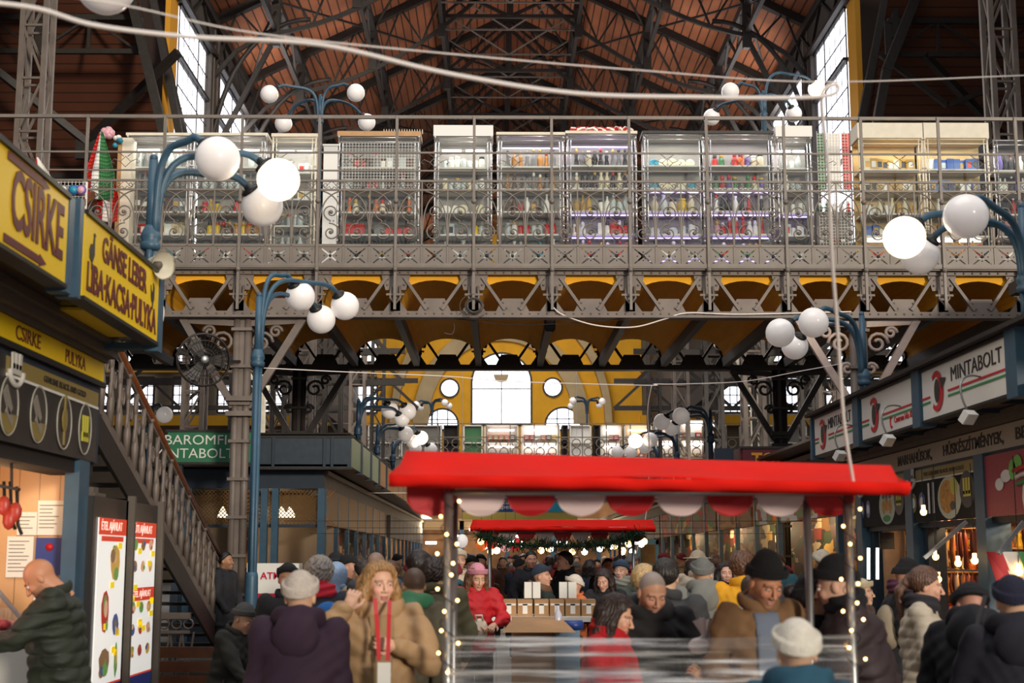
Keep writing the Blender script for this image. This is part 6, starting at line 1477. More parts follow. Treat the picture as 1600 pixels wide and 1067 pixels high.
t = thing('light_blue_kiosk', 'pale blue window kiosk behind the right end of the far canopy', 'kiosk', tuple(at(1012, 900, 30)) ); a = at(996, 843, 30); b = at(1030, 905, 30)
m = MB(); m.bb((a.x, 30, 0), (a.x + .06, 30.1, a.z)); m.bb((b.x - .06, 30, 0), (b.x, 30.1, a.z)); m.bb((a.x, 30, a.z - .1), (b.x, 30.1, a.z)); m.bb((a.x, 30, 0), (b.x, 30.1, 1.2)); m.build('frame', mat('pale_blue', '8CC8D8', .5), t); MB().bb((a.x, 30.3, 0), (b.x, 30.4, a.z)).build('inner_wall', mat('warm_inner', 'B88850', .7, noise=.3, scale=3), t)
# ================================================================ people: bodies and clothes grown from smooth distance fields
def surf(fn, lo, hi, h):
    """surface of fn(P) = 0 as quads (surface nets)"""
    lo = np.array(lo, float); hi = np.array(hi, float); n = np.maximum(4, np.ceil((hi - lo) / h).astype(int) + 1)
    ax = [lo[i] + h * np.arange(n[i]) for i in range(3)]
    X, Y, Z = np.meshgrid(*ax, indexing='ij'); Fv = fn(X, Y, Z).astype(np.float32); s = Fv < 0
    c = [s[i:n[0]-1+i, j:n[1]-1+j, k:n[2]-1+k] for i in (0, 1) for j in (0, 1) for k in (0, 1)]
    cnt = sum(x.astype(np.int8) for x in c); act = (cnt > 0) & (cnt < 8)
    idx = -np.ones(act.shape, int); ijk = np.argwhere(act); idx[act] = np.arange(len(ijk))
    acc = np.zeros((len(ijk), 3)); num = np.zeros(len(ijk)); I, J, K = ijk.T
    for d in range(3):
        o = [q for q in range(3) if q != d]
        for a in (0, 1):
            for b in (0, 1):
                off = np.zeros(3, int); off[o[0]] = a; off[o[1]] = b; off2 = off.copy(); off2[d] = 1
                f0 = Fv[I + off[0], J + off[1], K + off[2]]; f1 = Fv[I + off2[0], J + off2[1], K + off2[2]]
                cr = (f0 < 0) != (f1 < 0); t = np.where(cr, f0 / np.where(cr, f0 - f1, 1), 0)
                p = np.tile(off.astype(float), (len(ijk), 1)); p[:, d] += t
                acc += p * cr[:, None]; num += cr
    V = lo + (ijk + acc / num[:, None]) * h
    Q = []
    for d in range(3):
        o = [q for q in range(3) if q != d]; sl0 = [slice(None)] * 3; sl1 = [slice(None)] * 3; sl0[d] = slice(0, n[d] - 1); sl1[d] = slice(1, n[d])
        A = s[tuple(sl0)]; B = s[tuple(sl1)]
        e = np.argwhere(A != B); e = e[(e[:, o[0]] > 0) & (e[:, o[1]] > 0) & (e[:, o[0]] < n[o[0]] - 1) & (e[:, o[1]] < n[o[1]] - 1)]
        ins = A[tuple(e.T)]
        def g(da, db): q = e.copy(); q[:, o[0]] -= da; q[:, o[1]] -= db; return idx[tuple(q.T)]
        q = np.stack([g(0, 0), g(1, 0), g(1, 1), g(0, 1)], 1)
        flip = ins if d != 1 else ~ins
        q[~flip] = q[~flip][:, ::-1]; Q.append(q)
    Q = np.concatenate(Q); return V, Q[(Q >= 0).all(1)]
def cap(X, Y, Z, a, b, ra, rb):
    a = np.array(a, float); b = np.array(b, float); d = b - a; L2 = max(1e-9, d @ d)
    t = np.clip(((X - a[0]) * d[0] + (Y - a[1]) * d[1] + (Z - a[2]) * d[2]) / L2, 0, 1)
    return np.sqrt((X - a[0] - t * d[0]) ** 2 + (Y - a[1] - t * d[1]) ** 2 + (Z - a[2] - t * d[2]) ** 2) - (ra + t * (rb - ra))
def ell(X, Y, Z, c, r):
    x, y, z = (X - c[0]) / r[0], (Y - c[1]) / r[1], (Z - c[2]) / r[2]; k0 = np.sqrt(x * x + y * y + z * z) + 1e-9
    return (k0 - 1) * k0 / (np.sqrt((x / r[0]) ** 2 + (y / r[1]) ** 2 + (z / r[2]) ** 2) + 1e-9)
def smin(a, b, k): h = np.clip(.5 + .5 * (b - a) / k, 0, 1); return b * (1 - h) + a * h - k * h * (1 - h)
def smax(a, b, k): return -smin(-a, -b, k)
def mesh_np(name, parts, mats, parent, colors=None):
    """parts: list of (V, Q); one mesh object"""
    vs = []; fs = []; n = 0
    for V, Q in parts: vs.append(V); fs.append(Q + n); n += len(V)
    V = np.concatenate(vs); Q = np.concatenate(fs); me = bpy.data.meshes.new(name)
    me.vertices.add(len(V)); me.vertices.foreach_set('co', V.astype(np.float32).ravel())
    me.loops.add(Q.size); me.loops.foreach_set('vertex_index', Q.astype(np.int32).ravel())
    me.polygons.add(len(Q)); me.polygons.foreach_set('loop_start', np.arange(0, Q.size, 4, dtype=np.int32))
    try: me.polygons.foreach_set('loop_total', np.full(len(Q), 4, dtype=np.int32))
    except Exception: pass
    me.update(calc_edges=True); me.polygons.foreach_set('use_smooth', [True] * len(Q))
    if colors is not None:
        at_ = me.color_attributes.new('Col', 'FLOAT_COLOR', 'POINT'); at_.data.foreach_set('color', colors.astype(np.float32).ravel())
    for m_ in (mats if isinstance(mats, list) else [mats]): me.materials.append(m_)
    o = bpy.data.objects.new(name, me); COL.objects.link(o); o.parent = parent; return o
def rot(ax, a):
    c, s = math.cos(a), math.sin(a)
    return np.array({'x': [[1, 0, 0], [0, c, -s], [0, s, c]], 'y': [[c, 0, s], [0, 1, 0], [-s, 0, c]], 'z': [[c, -s, 0], [s, c, 0], [0, 0, 1]]}[ax])
def hairm(c):
    n_ = 'hair_' + c
    if n_ in MATS: return MATS[n_]
    m = mat(n_, c, .42, noise=.55, scale=9); nt = m.node_tree
    tex = [n for n in nt.nodes if n.type == 'TEX_NOISE'][0]; mp = nt.nodes.new('ShaderNodeMapping'); mp.inputs['Scale'].default_value = (14, 14, 1.6)
    tc = [n for n in nt.nodes if n.type == 'TEX_COORD'][0]; nt.links.new(tc.outputs['Object'], mp.inputs[0]); nt.links.new(mp.outputs[0], tex.inputs['Vector'])
    b = nt.nodes.new('ShaderNodeBump'); b.inputs['Strength'].default_value = .5; b.inputs['Distance'].default_value = .01; nt.links.new(tex.outputs['Fac'], b.inputs['Height']); nt.links.new(b.outputs[0], nt.nodes['Principled BSDF'].inputs['Normal'])
    return m
SKINM = mat('skin', 'D8A888', .5, attr='Col')
def head_parts(h, fem, age, detail):
    """head in its own frame, centre at 0, facing -y, about .24 high"""
    def f(X, Y, Z):
        d = ell(X, Y, Z, (0, .018, .03), (.077, .096, .092))
        d = smin(d, ell(X, Y, Z, (0, -.022, -.04), (.062 if not fem else .057, .07, .076)), .03)
        d = smin(d, ell(X, Y, Z, (0, -.07, -.098), (.022, .018, .016)), .03)
        for s in (-1, 1):
            d = smin(d, ell(X, Y, Z, (s * .036, -.066, -.022), (.022, .02, .022)), .02)
            d = smin(d, cap(X, Y, Z, (s * .012, -.084, .027), (s * .045, -.072, .027), .010, .007), .012)
            d = smax(d, -(ell(X, Y, Z, (s * .031, -.1, .008), (.017, .016, .011))), .008)
            d = smin(d, ell(X, Y, Z, (s * .078, .012, -.006), (.010, .018, .031)), .006)
            d = smin(d, ell(X, Y, Z, (s * .014, -.102, -.031), (.008, .009, .007)), .006)
        d = smin(d, cap(X, Y, Z, (0, -.086, .016), (0, -.113, -.026), .007, .011), .008)
        d = smin(d, ell(X, Y, Z, (0, -.088, -.060), (.024, .010, .006)), .005)
        d = smin(d, ell(X, Y, Z, (0, -.087, -.0725), (.021, .010, .007)), .005)
        d = smax(d, -ell(X, Y, Z, (0, -.099, -.066), (.024, .006, .0022)), .002)
        return smin(d, cap(X, Y, Z, (0, .025, -.06), (0, .035, -.2), .05 if fem else .058, .055 if fem else .062), .03)
    return surf(f, (-.1, -.135, -.215), (.1, .13, .135), h)
def face_cols(V, skin, lip, beard, brow):
    C = np.tile(np.array([*lin(skin), 1.]), (len(V), 1)); x, y, z = V.T
    lips = (np.abs(x) < .024) & (z < -.054) & (z > -.079) & (y < -.084); C[lips, :3] = lin(lip)
    if beard: b = (z < -.03) & (y < -.01) & ~lips & (z > -.13); C[b, :3] = C[b, :3] * .72 + np.array(lin('4A4440')) * .28
    br = (np.abs(z - .031 + np.abs(x) * .08) < .0055) & (np.abs(x) > .012) & (np.abs(x) < .05) & (y < -.055); C[br, :3] = np.array(lin(brow)) * .6 + C[br, :3] * .4
    ck = (np.abs(z + .02) < .02) & (np.abs(np.abs(x) - .04) < .018) & (y < -.06); C[ck, 0] *= 1.06; C[ck, 1] *= .93
    return C
def hand_parts(hnd, wrist, d, pn, h, curl=.5, grip=False, mirror=1):
    """five-fingered hand: wrist point, direction of the fingers d, palm normal pn"""
    d = Vector(d).normalized(); pn = Vector(pn); pn = (pn - d * pn.dot(d)).normalized(); s = d.cross(pn) * mirror
    w = Vector(wrist); B = lambda a, b, c: np.array(w + s * a + d * b + pn * c)
    segs = [(B(0, -.02, 0), B(0, .035, 0), .024, .03), (B(-.018, .04, 0), B(-.022, .078, 0), .017, .014), (B(.016, .04, 0), B(.022, .078, 0), .017, .014), (B(0, .04, 0), B(0, .082, 0), .018, .014)]
    fing = []
    for x, L_ in ((-.031, .062), (-.011, .074), (.010, .078), (.030, .070)):
        a = curl * .8; p = Vector((x, .085, 0)); r = .0088
        for l in (.44, .32, .24):
            q = p + Vector((0, math.cos(a), math.sin(a))) * L_ * l * (1.0); fing.append((B(*p), B(*q), r, r * .9)); r *= .9; p = q; a += curl
    p = Vector((.026, .02, .005)); q = Vector((.055, .05, .018)); r_ = Vector((.058, .078, .03 if not grip else .045)); fing += [(B(*p), B(*q), .012, .0105), (B(*q), B(*r_), .010, .0085)]
    def f(X, Y, Z):
        D = None
        for a, b, ra, rb in segs: e = cap(X, Y, Z, a, b, ra, rb); D = e if D is None else smin(D, e, .014)
        for a, b, ra, rb in fing: D = smin(D, cap(X, Y, Z, a, b, ra, rb), .004)
        return D
    c = np.array(w + d * .06 + pn * .02); return surf(f, c - .13, c + .13, h)
def ik(S, T, l1, l2, pole):
    S = np.array(S, float); T = np.array(T, float); d = T - S; L_ = np.linalg.norm(d); L_ = min(L_, (l1 + l2) * .995); u = d / max(1e-6, np.linalg.norm(d)); T = S + u * L_
    a = (l1 * l1 - l2 * l2 + L_ * L_) / (2 * L_); hgt = math.sqrt(max(0, l1 * l1 - a * a)); p = np.array(pole, float); p = p - u * (p @ u); p /= max(1e-6, np.linalg.norm(p)); return S + u * a + p * hgt, T
POSES = dict(down=((.24, -.06, .78), (.24, -.06, .78)), pockets=((.20, -.17, .92), (.20, -.17, .92)), front=((.10, -.30, 1.12), (.10, -.30, 1.12)), phone=((.06, -.30, 1.25), (.12, -.25, 1.1)), walk=((.24, -.2, .86), (.25, .1, .82)))
def person(label, x, y, top, rz, coat, hair=None, hair_c='3A2A20', hat=None, hat_c='222222', fem=False, skin='DDB090', pose='pockets', hands=None, look=(0, 0), lean=0., coatlen=.72, puff=0., quilt=.1, collar='collar', collar_c=None, trousers='23242C', lod=1, sit=False, beard=False, brow='3A2A20', lip=None, bulk=1., scarf=None, inner=None, open_=False, hood=False, group=None, coat2=None, grip=False, curl=.7, nose=1.):
    H = top - (.035 if hat else .012); S_ = H / 1.72 if not sit else 1.
    t = thing('person', label, 'person', (x, y, 0), rz, group); t.scale = (S_,) * 3
    hv = {0: .0028, 1: .005, 2: .011}[lod]; bv = {0: .011, 1: .015, 2: .028}[lod]
    zoff = 0. if not sit else -.42
    hc = np.array((0, -.01, 1.60)); R_ = rot('z', look[0]) @ rot('x', look[1])
    pivot = np.array((0, .02, 1.50))
    def tw(V):                        # head local -> body, turned on the neck
        return (V - np.array((0, .02, -.10))) @ R_.T + np.array((0, .02, -.10)) + hc
    def bend(V):
        V = V.copy(); w_ = np.clip((V[:, 2] - .9) / .35, 0, 1); w_ = w_ * w_ * (3 - 2 * w_); a = lean * w_; y_ = V[:, 1] - .0; z_ = V[:, 2] - .95
        ny = y_ * np.cos(a) - z_ * np.sin(a); nz = y_ * np.sin(a) + z_ * np.cos(a); V[:, 1] = ny; V[:, 2] = nz + .95; V[:, 2] += zoff; return V
    # arms
    P = hands or POSES[pose]; bs = .5 + .5 * bulk
    arms = []
    for s, T in ((1, P[0]), (-1, P[1])):
        Sh = np.array((s * .185 * bs, .01, 1.42)); T = np.array((s * T[0], T[1], T[2]) if not hands else T, float)
        E_, T = ik(Sh, T, .29, .27, (s * .9, .35, -.6)); arms.append((s, Sh, E_, T))
    legs = []
    for s in (-1, 1):
        if sit: legs.append(((s * .10, 0, .92), (s * .13, -.44, .90), (s * .13, -.46, .50)))
        else: legs.append(((s * .095, 0, .92), (s * .105, -.02 + (.05 * s if pose == 'walk' else 0), .5), (s * .11, .03 + (.14 * s if pose == 'walk' else 0), .09)))
    lo_z = .0 if not sit else .40
    # ---- body
    Vh, Qh = head_parts(hv, fem, 0, lod); cols = [face_cols(Vh, skin, lip or ('B07868' if not fem else 'BE7A70'), beard, brow)]
    if hair == 'crop':
        hx, hy, hz = Vh.T; zl_ = np.interp(hy, [-.09, -.06, -.02, .02, .05, .12], [.12, .088, .045, .0, -.035, -.06]); hm_ = np.clip((hz - zl_) / .012, 0, 1) * (np.abs(hx) < .0825) ; hm_ = hm_ * .82
        cols[0][:, :3] = cols[0][:, :3] * (1 - hm_[:, None]) + np.array(lin(hair_c)) * hm_[:, None]
    parts = [(bend(tw(Vh)), Qh)]
    def fb(X, Y, Z):
        D = ell(X, Y, Z, (0, .01, 1.28), (.135, .08, .18)); D = smin(D, ell(X, Y, Z, (0, .01, .98), (.14, .09, .13)), .08)
        D = smin(D, cap(X, Y, Z, (-.12, .015, 1.39), (.12, .015, 1.39), .04, .04), .04); D = smin(D, cap(X, Y, Z, (0, .025, 1.38), (0, .02, 1.50), .055, .048), .04)
        for s, a, b, c in arms: D = smin(D, cap(X, Y, Z, a - np.array((0, 0, .02)), b, .036, .032), .02); D = smin(D, cap(X, Y, Z, b, c, .031, .023), .012)
        for a, b, c in legs: D = smin(D, cap(X, Y, Z, a, b, .08, .052), .04); D = smin(D, cap(X, Y, Z, b, c, .05, .035), .02)
        return D
    xr = .52; V, Q = surf(fb, (-xr, -.6, .03 if not sit else .44), (xr, .32, 1.56), max(bv, .02)); parts.append((bend(V), Q)); cols.append(np.tile(np.array([*lin(skin), 1.]), (len(V), 1)))
    if lod < 2 or hands:
        for s, a, b, c in arms:
            d = (c - b); pn = (-s * .8, -.1, 0.2) if pose != 'front' else (0, .3, -1)
            if hands and len(hands) > 2: dd = hands[2 if s == 1 else 3]; d = np.array(dd[0]); pn = dd[1]
            V, Q = hand_parts(0, c, d, pn, .0042 if lod == 0 else .007, curl, grip, s); parts.append((bend(V), Q)); cols.append(np.tile(np.array([*lin(skin), 1.]), (len(V), 1)))
    mesh_np('body', parts, SKINM, t, np.concatenate(cols))
    # ---- eyes
    if lod < 2:
        for s in (-1, 1):
            n_ = 14; m = MB(); c = Vector((s * .031, -.0795, .008)); m.ball(c, .0118, n_)
            for dz, r_, mi, dy in ((0, .0052, 1, -.0112), (0, .0026, 2, -.0119)): m.lathe(c + Vector((0, dy, -.001)), [(r_, -.0004), (r_, .0006)], 12, mi, Matrix.Rotation(R(90), 3, 'X'))
            # upper lid
            m.add([c + Vector((math.cos(q) * .0128, -.0132 * math.sin(p), math.sin(q) * .0128 * math.cos(p) + .0)) for p in (R(0), R(25), R(45), R(62)) for q in [R(20 + 140 * k / 8) for k in range(9)]], [(j * 9 + i, j * 9 + i + 1, (j + 1) * 9 + i + 1, (j + 1) * 9 + i) for j in range(3) for i in range(8)], 3, True)
            V = np.array([tuple(v) for v in m.v]); V = bend(tw(V)); m.v = [tuple(v) for v in V]
            m.build('eye', [mat('eye_white', 'E4DCD4', .2), mat('iris_brown', '3A2A20', .2), BLACK, mat('lid_' + skin, skin, .5)], t, world=False)
    # ---- trousers and shoes
    def ft(X, Y, Z):
        D = ell(X, Y, Z, (0, .01, .95), (.165, .12, .13))
        for a, b, c in legs: D = smin(D, cap(X, Y, Z, a, b, .095, .072), .05); D = smin(D, cap(X, Y, Z, b, c, .072, .062), .03)
        return D + .004 * np.sin(Z * 45 + X * 20)
    if lod < 2 or coatlen > .6:
        V, Q = surf(ft, (-.32, -.6, lo_z + .01), (.32, .3, 1.08), bv * 1.3); mesh_np('trousers', [(bend(V), Q)], mat('cloth_' + trousers, trousers, .8), t)
    for s, (a, b, c) in zip((-1, 1), legs):
        def fs(X, Y, Z): return smin(cap(X, Y, Z, (c[0], c[1] + .02, c[2] - .03), (c[0], c[1] - .14, c[2] - .045), .045, .036), cap(X, Y, Z, c, (c[0], c[1], c[2] - .03), .05, .05), .03)
        if lod < 2: V, Q = surf(fs, (c[0] - .08, c[1] - .22, c[2] - .09), (c[0] + .08, c[1] + .1, c[2] + .06), .012); V[:, 2] = np.maximum(V[:, 2], c[2] - .088); mesh_np('shoe', [(bend(V), Q)], mat('shoe_dark', '1C1A1A', .5), t)
    # ---- coat
    zk = np.array([coatlen - .02, coatlen + .15, 1.0, 1.15, 1.30, 1.38, 1.45, 1.49]); wx = np.array([.215, .215, .195, .20, .205, .19, .12, .07]) * bulk; wy = np.array([.165, .16, .145, .15, .15, .135, .10, .07]) * bulk
    if fem and not puff: wx[2] *= .9
    zb = coatlen
    rnd = random.uniform(0, 6)
    def fc(X, Y, Z):
        a = np.interp(Z, zk, wx); b = np.interp(Z, zk, wy); D = (np.sqrt((X / a) ** 2 + ((Y - .012) / b) ** 2) - 1) * np.minimum(a, b) * .8
        D = smax(D, Z - 1.475, .04); D = smax(D, zb - Z, .02)
        for s, p, q, r_ in arms:
            e = r_ + (q - r_) * .08
            D = smin(D, cap(X, Y, Z, p, q, .078 * bs * (1 + puff * 2), .066 * (1 + puff * 3)), .05)
            D = smin(D, cap(X, Y, Z, q, e, .066 * (1 + puff * 3), .047 * (1 + puff * 2)), .025)
        if sit:
            for a_, b_, c_ in legs: D = smin(D, cap(X, Y, Z, a_, (np.array(a_) * .55 + np.array(b_) * .45), .12, .11), .05)
        if puff: D = D - puff * .75 * np.abs(np.sin(Z * math.pi / quilt + X * .6)) ** .45 + puff * .55
        w1 = np.sin(Z * 26 + 5 * np.sin(X * 9 + rnd) + Y * 18); D = D + .007 * np.abs(w1) ** .7 * (.4 + .6 * np.abs(np.sin(X * 7 + Z * 4 + rnd))) + .007 * np.sin(Z * 15 + Y * 22 + X * 9 + rnd) + .003 * np.sin(Z * 70 + X * 50)
        return D
    V, Q = surf(fc, (-.62, -.62, zb - .06), (.62, .36, 1.56), bv)
    cm = mat('coat_' + coat + ('g' if puff else ''), coat, .68 if puff else .85, noise=.08, scale=10, bump=.1, bscale=80)
    cm2 = mat('coat_' + coat2, coat2, .6) if coat2 else None
    co = mesh_np('coat', [(bend(V), Q)], [cm] + ([cm2] if cm2 else []), t)
    if cm2:
        zc = np.array([np.mean(V[q, 2]) for q in Q]); co.data.polygons.foreach_set('material_index', (zc < 1.18).astype(np.int32))
    if collar:
        hr = .0 if collar == 'collar' else .02
        def fk(X, Y, Z):
            rr = np.sqrt((X / 1.12) ** 2 + (Y - .025) ** 2); zz = (Z - 1.475 - Y * .25)
            D = np.sqrt((rr - .085 - hr) ** 2 + (zz * (.5 if collar == 'collar' else .62)) ** 2) - (.018 if collar == 'collar' else .034)
            if collar == 'hood': D = smin(D, ell(X, Y, Z, (0, .14, 1.40), (.13, .075, .13)), .03)
            return D + .003 * np.sin(X * 50 + Z * 40)
        V, Q = surf(fk, (-.2, -.2, 1.22), (.2, .27, 1.62), max(.009, hv * 1.5)); mesh_np('collar' if collar == 'collar' else 'hood', [(bend(V), Q)], mat('coat_' + (collar_c or coat) + ('' if collar_c else ('g' if puff else '')), collar_c or coat, .7), t)
    if open_ or inner:
        def fi(X, Y, Z):
            a = np.interp(Z, zk, wx); b = np.interp(Z, zk, wy); D = (np.sqrt((X / a) ** 2 + ((Y - .012) / b) ** 2) - 1) * np.minimum(a, b) * .8 - .008
            D = smax(D, Z - 1.44, .03); return np.maximum(np.maximum(D, np.abs(X) - np.interp(Z, [.7, 1.4], [.035, .07])), np.maximum(Y, (zb + .02) - Z))
        V, Q = surf(fi, (-.15, -.3, zb), (.15, .05, 1.5), .012); mesh_np('inner_top', [(bend(V), Q)], mat('inner_' + inner, inner, .8), t)
        if collar != 'hood':
            def fn_(X, Y, Z): return np.abs(np.sqrt((X / 1.05) ** 2 + (Y - .02) ** 2) - .062) - .01 + np.maximum(0, np.abs(Z - 1.47) - .035)
            V, Q = surf(fn_, (-.1, -.1, 1.41), (.1, .12, 1.54), .008); mesh_np('inner_neck', [(bend(V), Q)], mat('inner_' + inner, inner, .8), t)
    if scarf:
        def fq(X, Y, Z):
            rr = np.sqrt((X / 1.1) ** 2 + (Y - .015) ** 2); return np.sqrt((rr - .085) ** 2 + ((Z - 1.49 - Y * .2) * .55) ** 2) - .034 + .006 * np.sin(Z * 120 + X * 30)
        V, Q = surf(fq, (-.17, -.17, 1.38), (.17, .17, 1.6), .01); mesh_np('scarf', [(bend(V), Q)], mat('scarf_' + scarf, scarf, .9), t)
    # ---- hair
    hm = hairm(hair_c) if hair else None
    hh = max(.0055, hv * 1.3)
    if hair in ('short', 'bun', 'long', 'pony', 'curly'):
        th = dict(short=.012, crop=.006, bun=.012, long=.018, pony=.012, curly=.03)[hair]
        def fh(X, Y, Z):
            D = ell(X, Y, Z, (0, .02, .032), (.079 + th, .098 + th, .094 + th))
            zl = np.interp(Y, [-.09, -.055, -.01, .03, .06, .12], [.095, .078, .035, -.005, -.04 if hair != 'crop' else -.02, -.08]) - (.02 * (np.abs(X) > .05) if fem else 0); D = smax(D, zl - Z, .01)
            D = smax(D, -(ell(X, Y, Z, (0, -.10, .0), (.068, .062, .088))), .008)
            if hair == 'bun': D = smin(D, ell(X, Y, Z, (0, .14, .04), (.045, .04, .045)), .012)
            if hair == 'pony': D = smin(D, cap(X, Y, Z, (0, .12, .03), (0, .17, -.06), .03, .03), .02); D = smin(D, cap(X, Y, Z, (0, .17, -.06), (0, .13, -.26), .032, .014), .02)
            if hair == 'long':
                for s in (-1, 1):
                    D = smin(D, cap(X, Y, Z, (s * .055, -.02, .085), (s * .092, -.005, -.04), .026, .03), .02)
                    D = smin(D, cap(X, Y, Z, (s * .092, -.005, -.05), (s * .115, -.045, -.26), .034, .022), .025)
                    D = smin(D, cap(X, Y, Z, (s * .07, .06, .0), (s * .10, .05, -.27), .05, .035), .03)
                D = smin(D, cap(X, Y, Z, (0, .09, .0), (0, .09, -.25), .06, .045), .03)
            wv = np.sin(Z * 42 + Y * 20) * 2.2 if hair in ('long', 'pony') else np.sin(Z * 30)
            if hair == 'curly': return D + .007 * np.sin(X * 130 + 2 * np.sin(Z * 60)) * np.sin(Y * 120 + Z * 90) + .004 * np.sin(X * 260 + Z * 200) * np.sin(Y * 240)
            return D + .0035 * np.sin(np.arctan2(X, Y - .02) * 34 + wv) + .002 * np.sin(np.arctan2(X, Y) * 71 + wv * 1.7)
        V, Q = surf(fh, (-.19, -.15, -.33 if hair in ('long', 'pony') else -.12), (.19, .23, .17), hh)
        mesh_np('hair', [(bend(tw(V)), Q)], hm, t)
    if hat:
        cm_ = mat('hat_' + hat_c, hat_c, .9, noise=.1, scale=40, bump=.5, bscale=140)
        def fo(X, Y, Z):
            z0 = .042 - (Y) * .35; tall = {'beanie': .016, 'tall': .02, 'beret': .0, 'cap': .008, 'brim': .01, 'hoodup': .03}[hat]
            D = ell(X, Y, Z, (0, .02, .035), (.094, .112, .104 + tall))
            if hat == 'tall': D = smin(D, ell(X, Y, Z, (0, .035, .125), (.062, .072, .045)), .025)
            if hat == 'hoodup':
                D = ell(X, Y, Z, (0, .03, .01), (.115, .13, .135)); D = smin(D, cap(X, Y, Z, (0, .06, -.08), (0, .08, -.2), .09, .09), .05)
                return smax(D, -(cap(X, Y, Z, (0, -.2, -.01), (0, -.02, -.01), .085, .07)), .02)
            D = smax(D, z0 - Z, .008)
            if hat in ('beanie', 'tall'):
                zr = Z - z0; rr = np.sqrt((X / .096) ** 2 + ((Y - .02) / .114) ** 2) - 1; D = smin(D, np.sqrt((rr * .1 - .002) ** 2 + (np.maximum(0, np.abs(zr - .026) - .02)) ** 2) - .008, .004)
                D = D + .0012 * np.sin(np.arctan2(X, Y - .02) * 56)
            if hat == 'cap': D = smin(D, np.maximum(ell(X, Y, Z, (0, -.10, .06), (.075, .08, .012)), -1.), .01)
            if hat == 'brim': D = smin(D, ell(X, Y, Z, (0, .02, .055), (.17, .19, .01)), .01)
            return D
        V, Q = surf(fo, (-.2, -.2, -.26 if hat == 'hoodup' else -.05), (.2, .24, .2), max(.006, hv * 1.4)); mesh_np('hood' if hat == 'hoodup' else 'hat', [(bend(tw(V)), Q)], cm_, t)
    return t
def pp(label, px, pyt, D, rz, **kw):
    q = at(px, pyt, D); return person(label, q.x, q.y, q.z, R(rz), **kw)
# rz: 0 faces the camera, 180 faces away, +90 faces right in the picture, -90 faces left
near_people = []
# --- left
pp('bald man in a dark green quilted jacket leaning over the meat counter', 98, 861, 9.2, -78, coat='262C20', puff=.028, quilt=.085, skin='C88A66', look=(0, R(38)), lean=R(6), hands=((.10, -.42, 1.20), (-.16, -.38, 1.16), ((0, -1, .1), (0, .3, -1)), ((0, -1, .1), (0, .3, -1))), coatlen=.78, bulk=1.22, lod=0, trousers='1C2440', beard=True, collar='collar', nose=1)
pp('man in a grey cap and dark jacket seated on the bench', 357, 934, 13.3, 62, coat='2C2C28', hat='beanie', hat_c='4A4A48', skin='CC9C80', sit=True, hands=((.12, -.40, 1.02), (-.14, -.44, 1.0), ((0, -1, -.3), (0, 0, -1)), ((0, -1, -.3), (0, 0, -1))), look=(0, R(12)), lean=R(14), coatlen=.84, lod=1, trousers='4A5A70', hair='crop', hair_c='8A8680')
pp('person in a dark plum hooded coat and a pale knitted beanie, seen from behind', 470, 889, 7.6, 180, coat='2A1428', hat='beanie', hat_c='C0B4A8', collar='hood', coatlen=.55, bulk=1.12, lod=1, pose='down')
pp('fair-haired woman in a beige puffer coat with a red lanyard, hand raised to her hair', 592, 877, 8.0, 14, coat='B08E66', puff=.032, quilt=.24, fem=True, hair='long', hair_c='A07848', skin='E4B498', look=(R(10), R(3)), hands=((.06, -.24, 1.27), (-.20, -.20, 1.47), ((-1, -.25, .2), (.1, .9, .1)), ((.35, .1, 1), (.4, .9, 0))), coatlen=.62, bulk=1.14, lod=0, collar='hood', inner='9A805C', open_=True, curl=.9, brow='6A4A30', trousers='1A1A1A')
pp('dark-haired man with a green hood and khaki jacket, walking away', 650, 884, 9.6, 150, coat='4A4434', collar='hood', collar_c='2E6A48', hair='crop', hair_c='241C18', skin='B88868', look=(R(50), R(10)), lod=1, coatlen=.7, pose='walk', bulk=1.05)
pp('grey-haired person in a navy coat with a red scarf, seen from behind', 500, 872, 10.4, 170, coat='1E2230', hair='curly', hair_c='948A80', scarf='C02438', lod=1, coatlen=.6)
pp('child in a bright blue hood behind the plum coat', 514, 936, 9.0, 20, coat='2058A0', hat='hoodup', hat_c='2468B0', skin='C89070', lod=1, coatlen=.6, fem=True)
# --- centre, behind the cling film
pp('dark-haired woman in a red coat looking down to the right, behind the film', 942, 926, 7.85, 62, coat='B8141C', fem=True, hair='long', hair_c='2E1E18', skin='DCAA8C', look=(R(8), R(14)), lean=R(5), scarf='B8141C', coatlen=.6, lod=0, hands=((.10, -.26, 1.0), (-.10, -.28, 1.0)), collar='collar', brow='2E1E18')
pp('grey-haired man in a black hooded jacket holding a small plastic bag', 1010, 885, 8.2, 8, coat='141416', skin='D09C7C', hair='crop', hair_c='8E8A86', look=(R(6), R(22)), collar='hood', lean=R(6), coatlen=.62, bulk=1.16, lod=0, beard=True, brow='4A4440', hands=((.22, -.34, 1.12), (-.16, -.24, .95), ((-.4, -.6, .7), (-.6, .4, .2)), ((0, -1, -.2), (0, .3, -1))), curl=.85, grip=True)
pp('dark-haired man in a charcoal coat behind the grey-haired man', 1040, 872, 9.6, 160, coat='38383A', hair='short', hair_c='221A16', lod=1, coatlen=.6, bulk=1.1)
pp('man in a tall black beanie and tan coat over a blue-grey jumper, looking down', 1182, 857, 7.6, 12, coat='7A5A3A', skin='BC8260', hat='tall', hat_c='0E0E10', look=(R(8), R(26)), lean=R(4), inner='6A7484', open_=True, coatlen=.6, bulk=.86, lod=0, beard=True, brow='1A1412', hair='crop', hair_c='1A1412', hands=((.14, -.22, 1.0), (-.16, -.22, .98)))
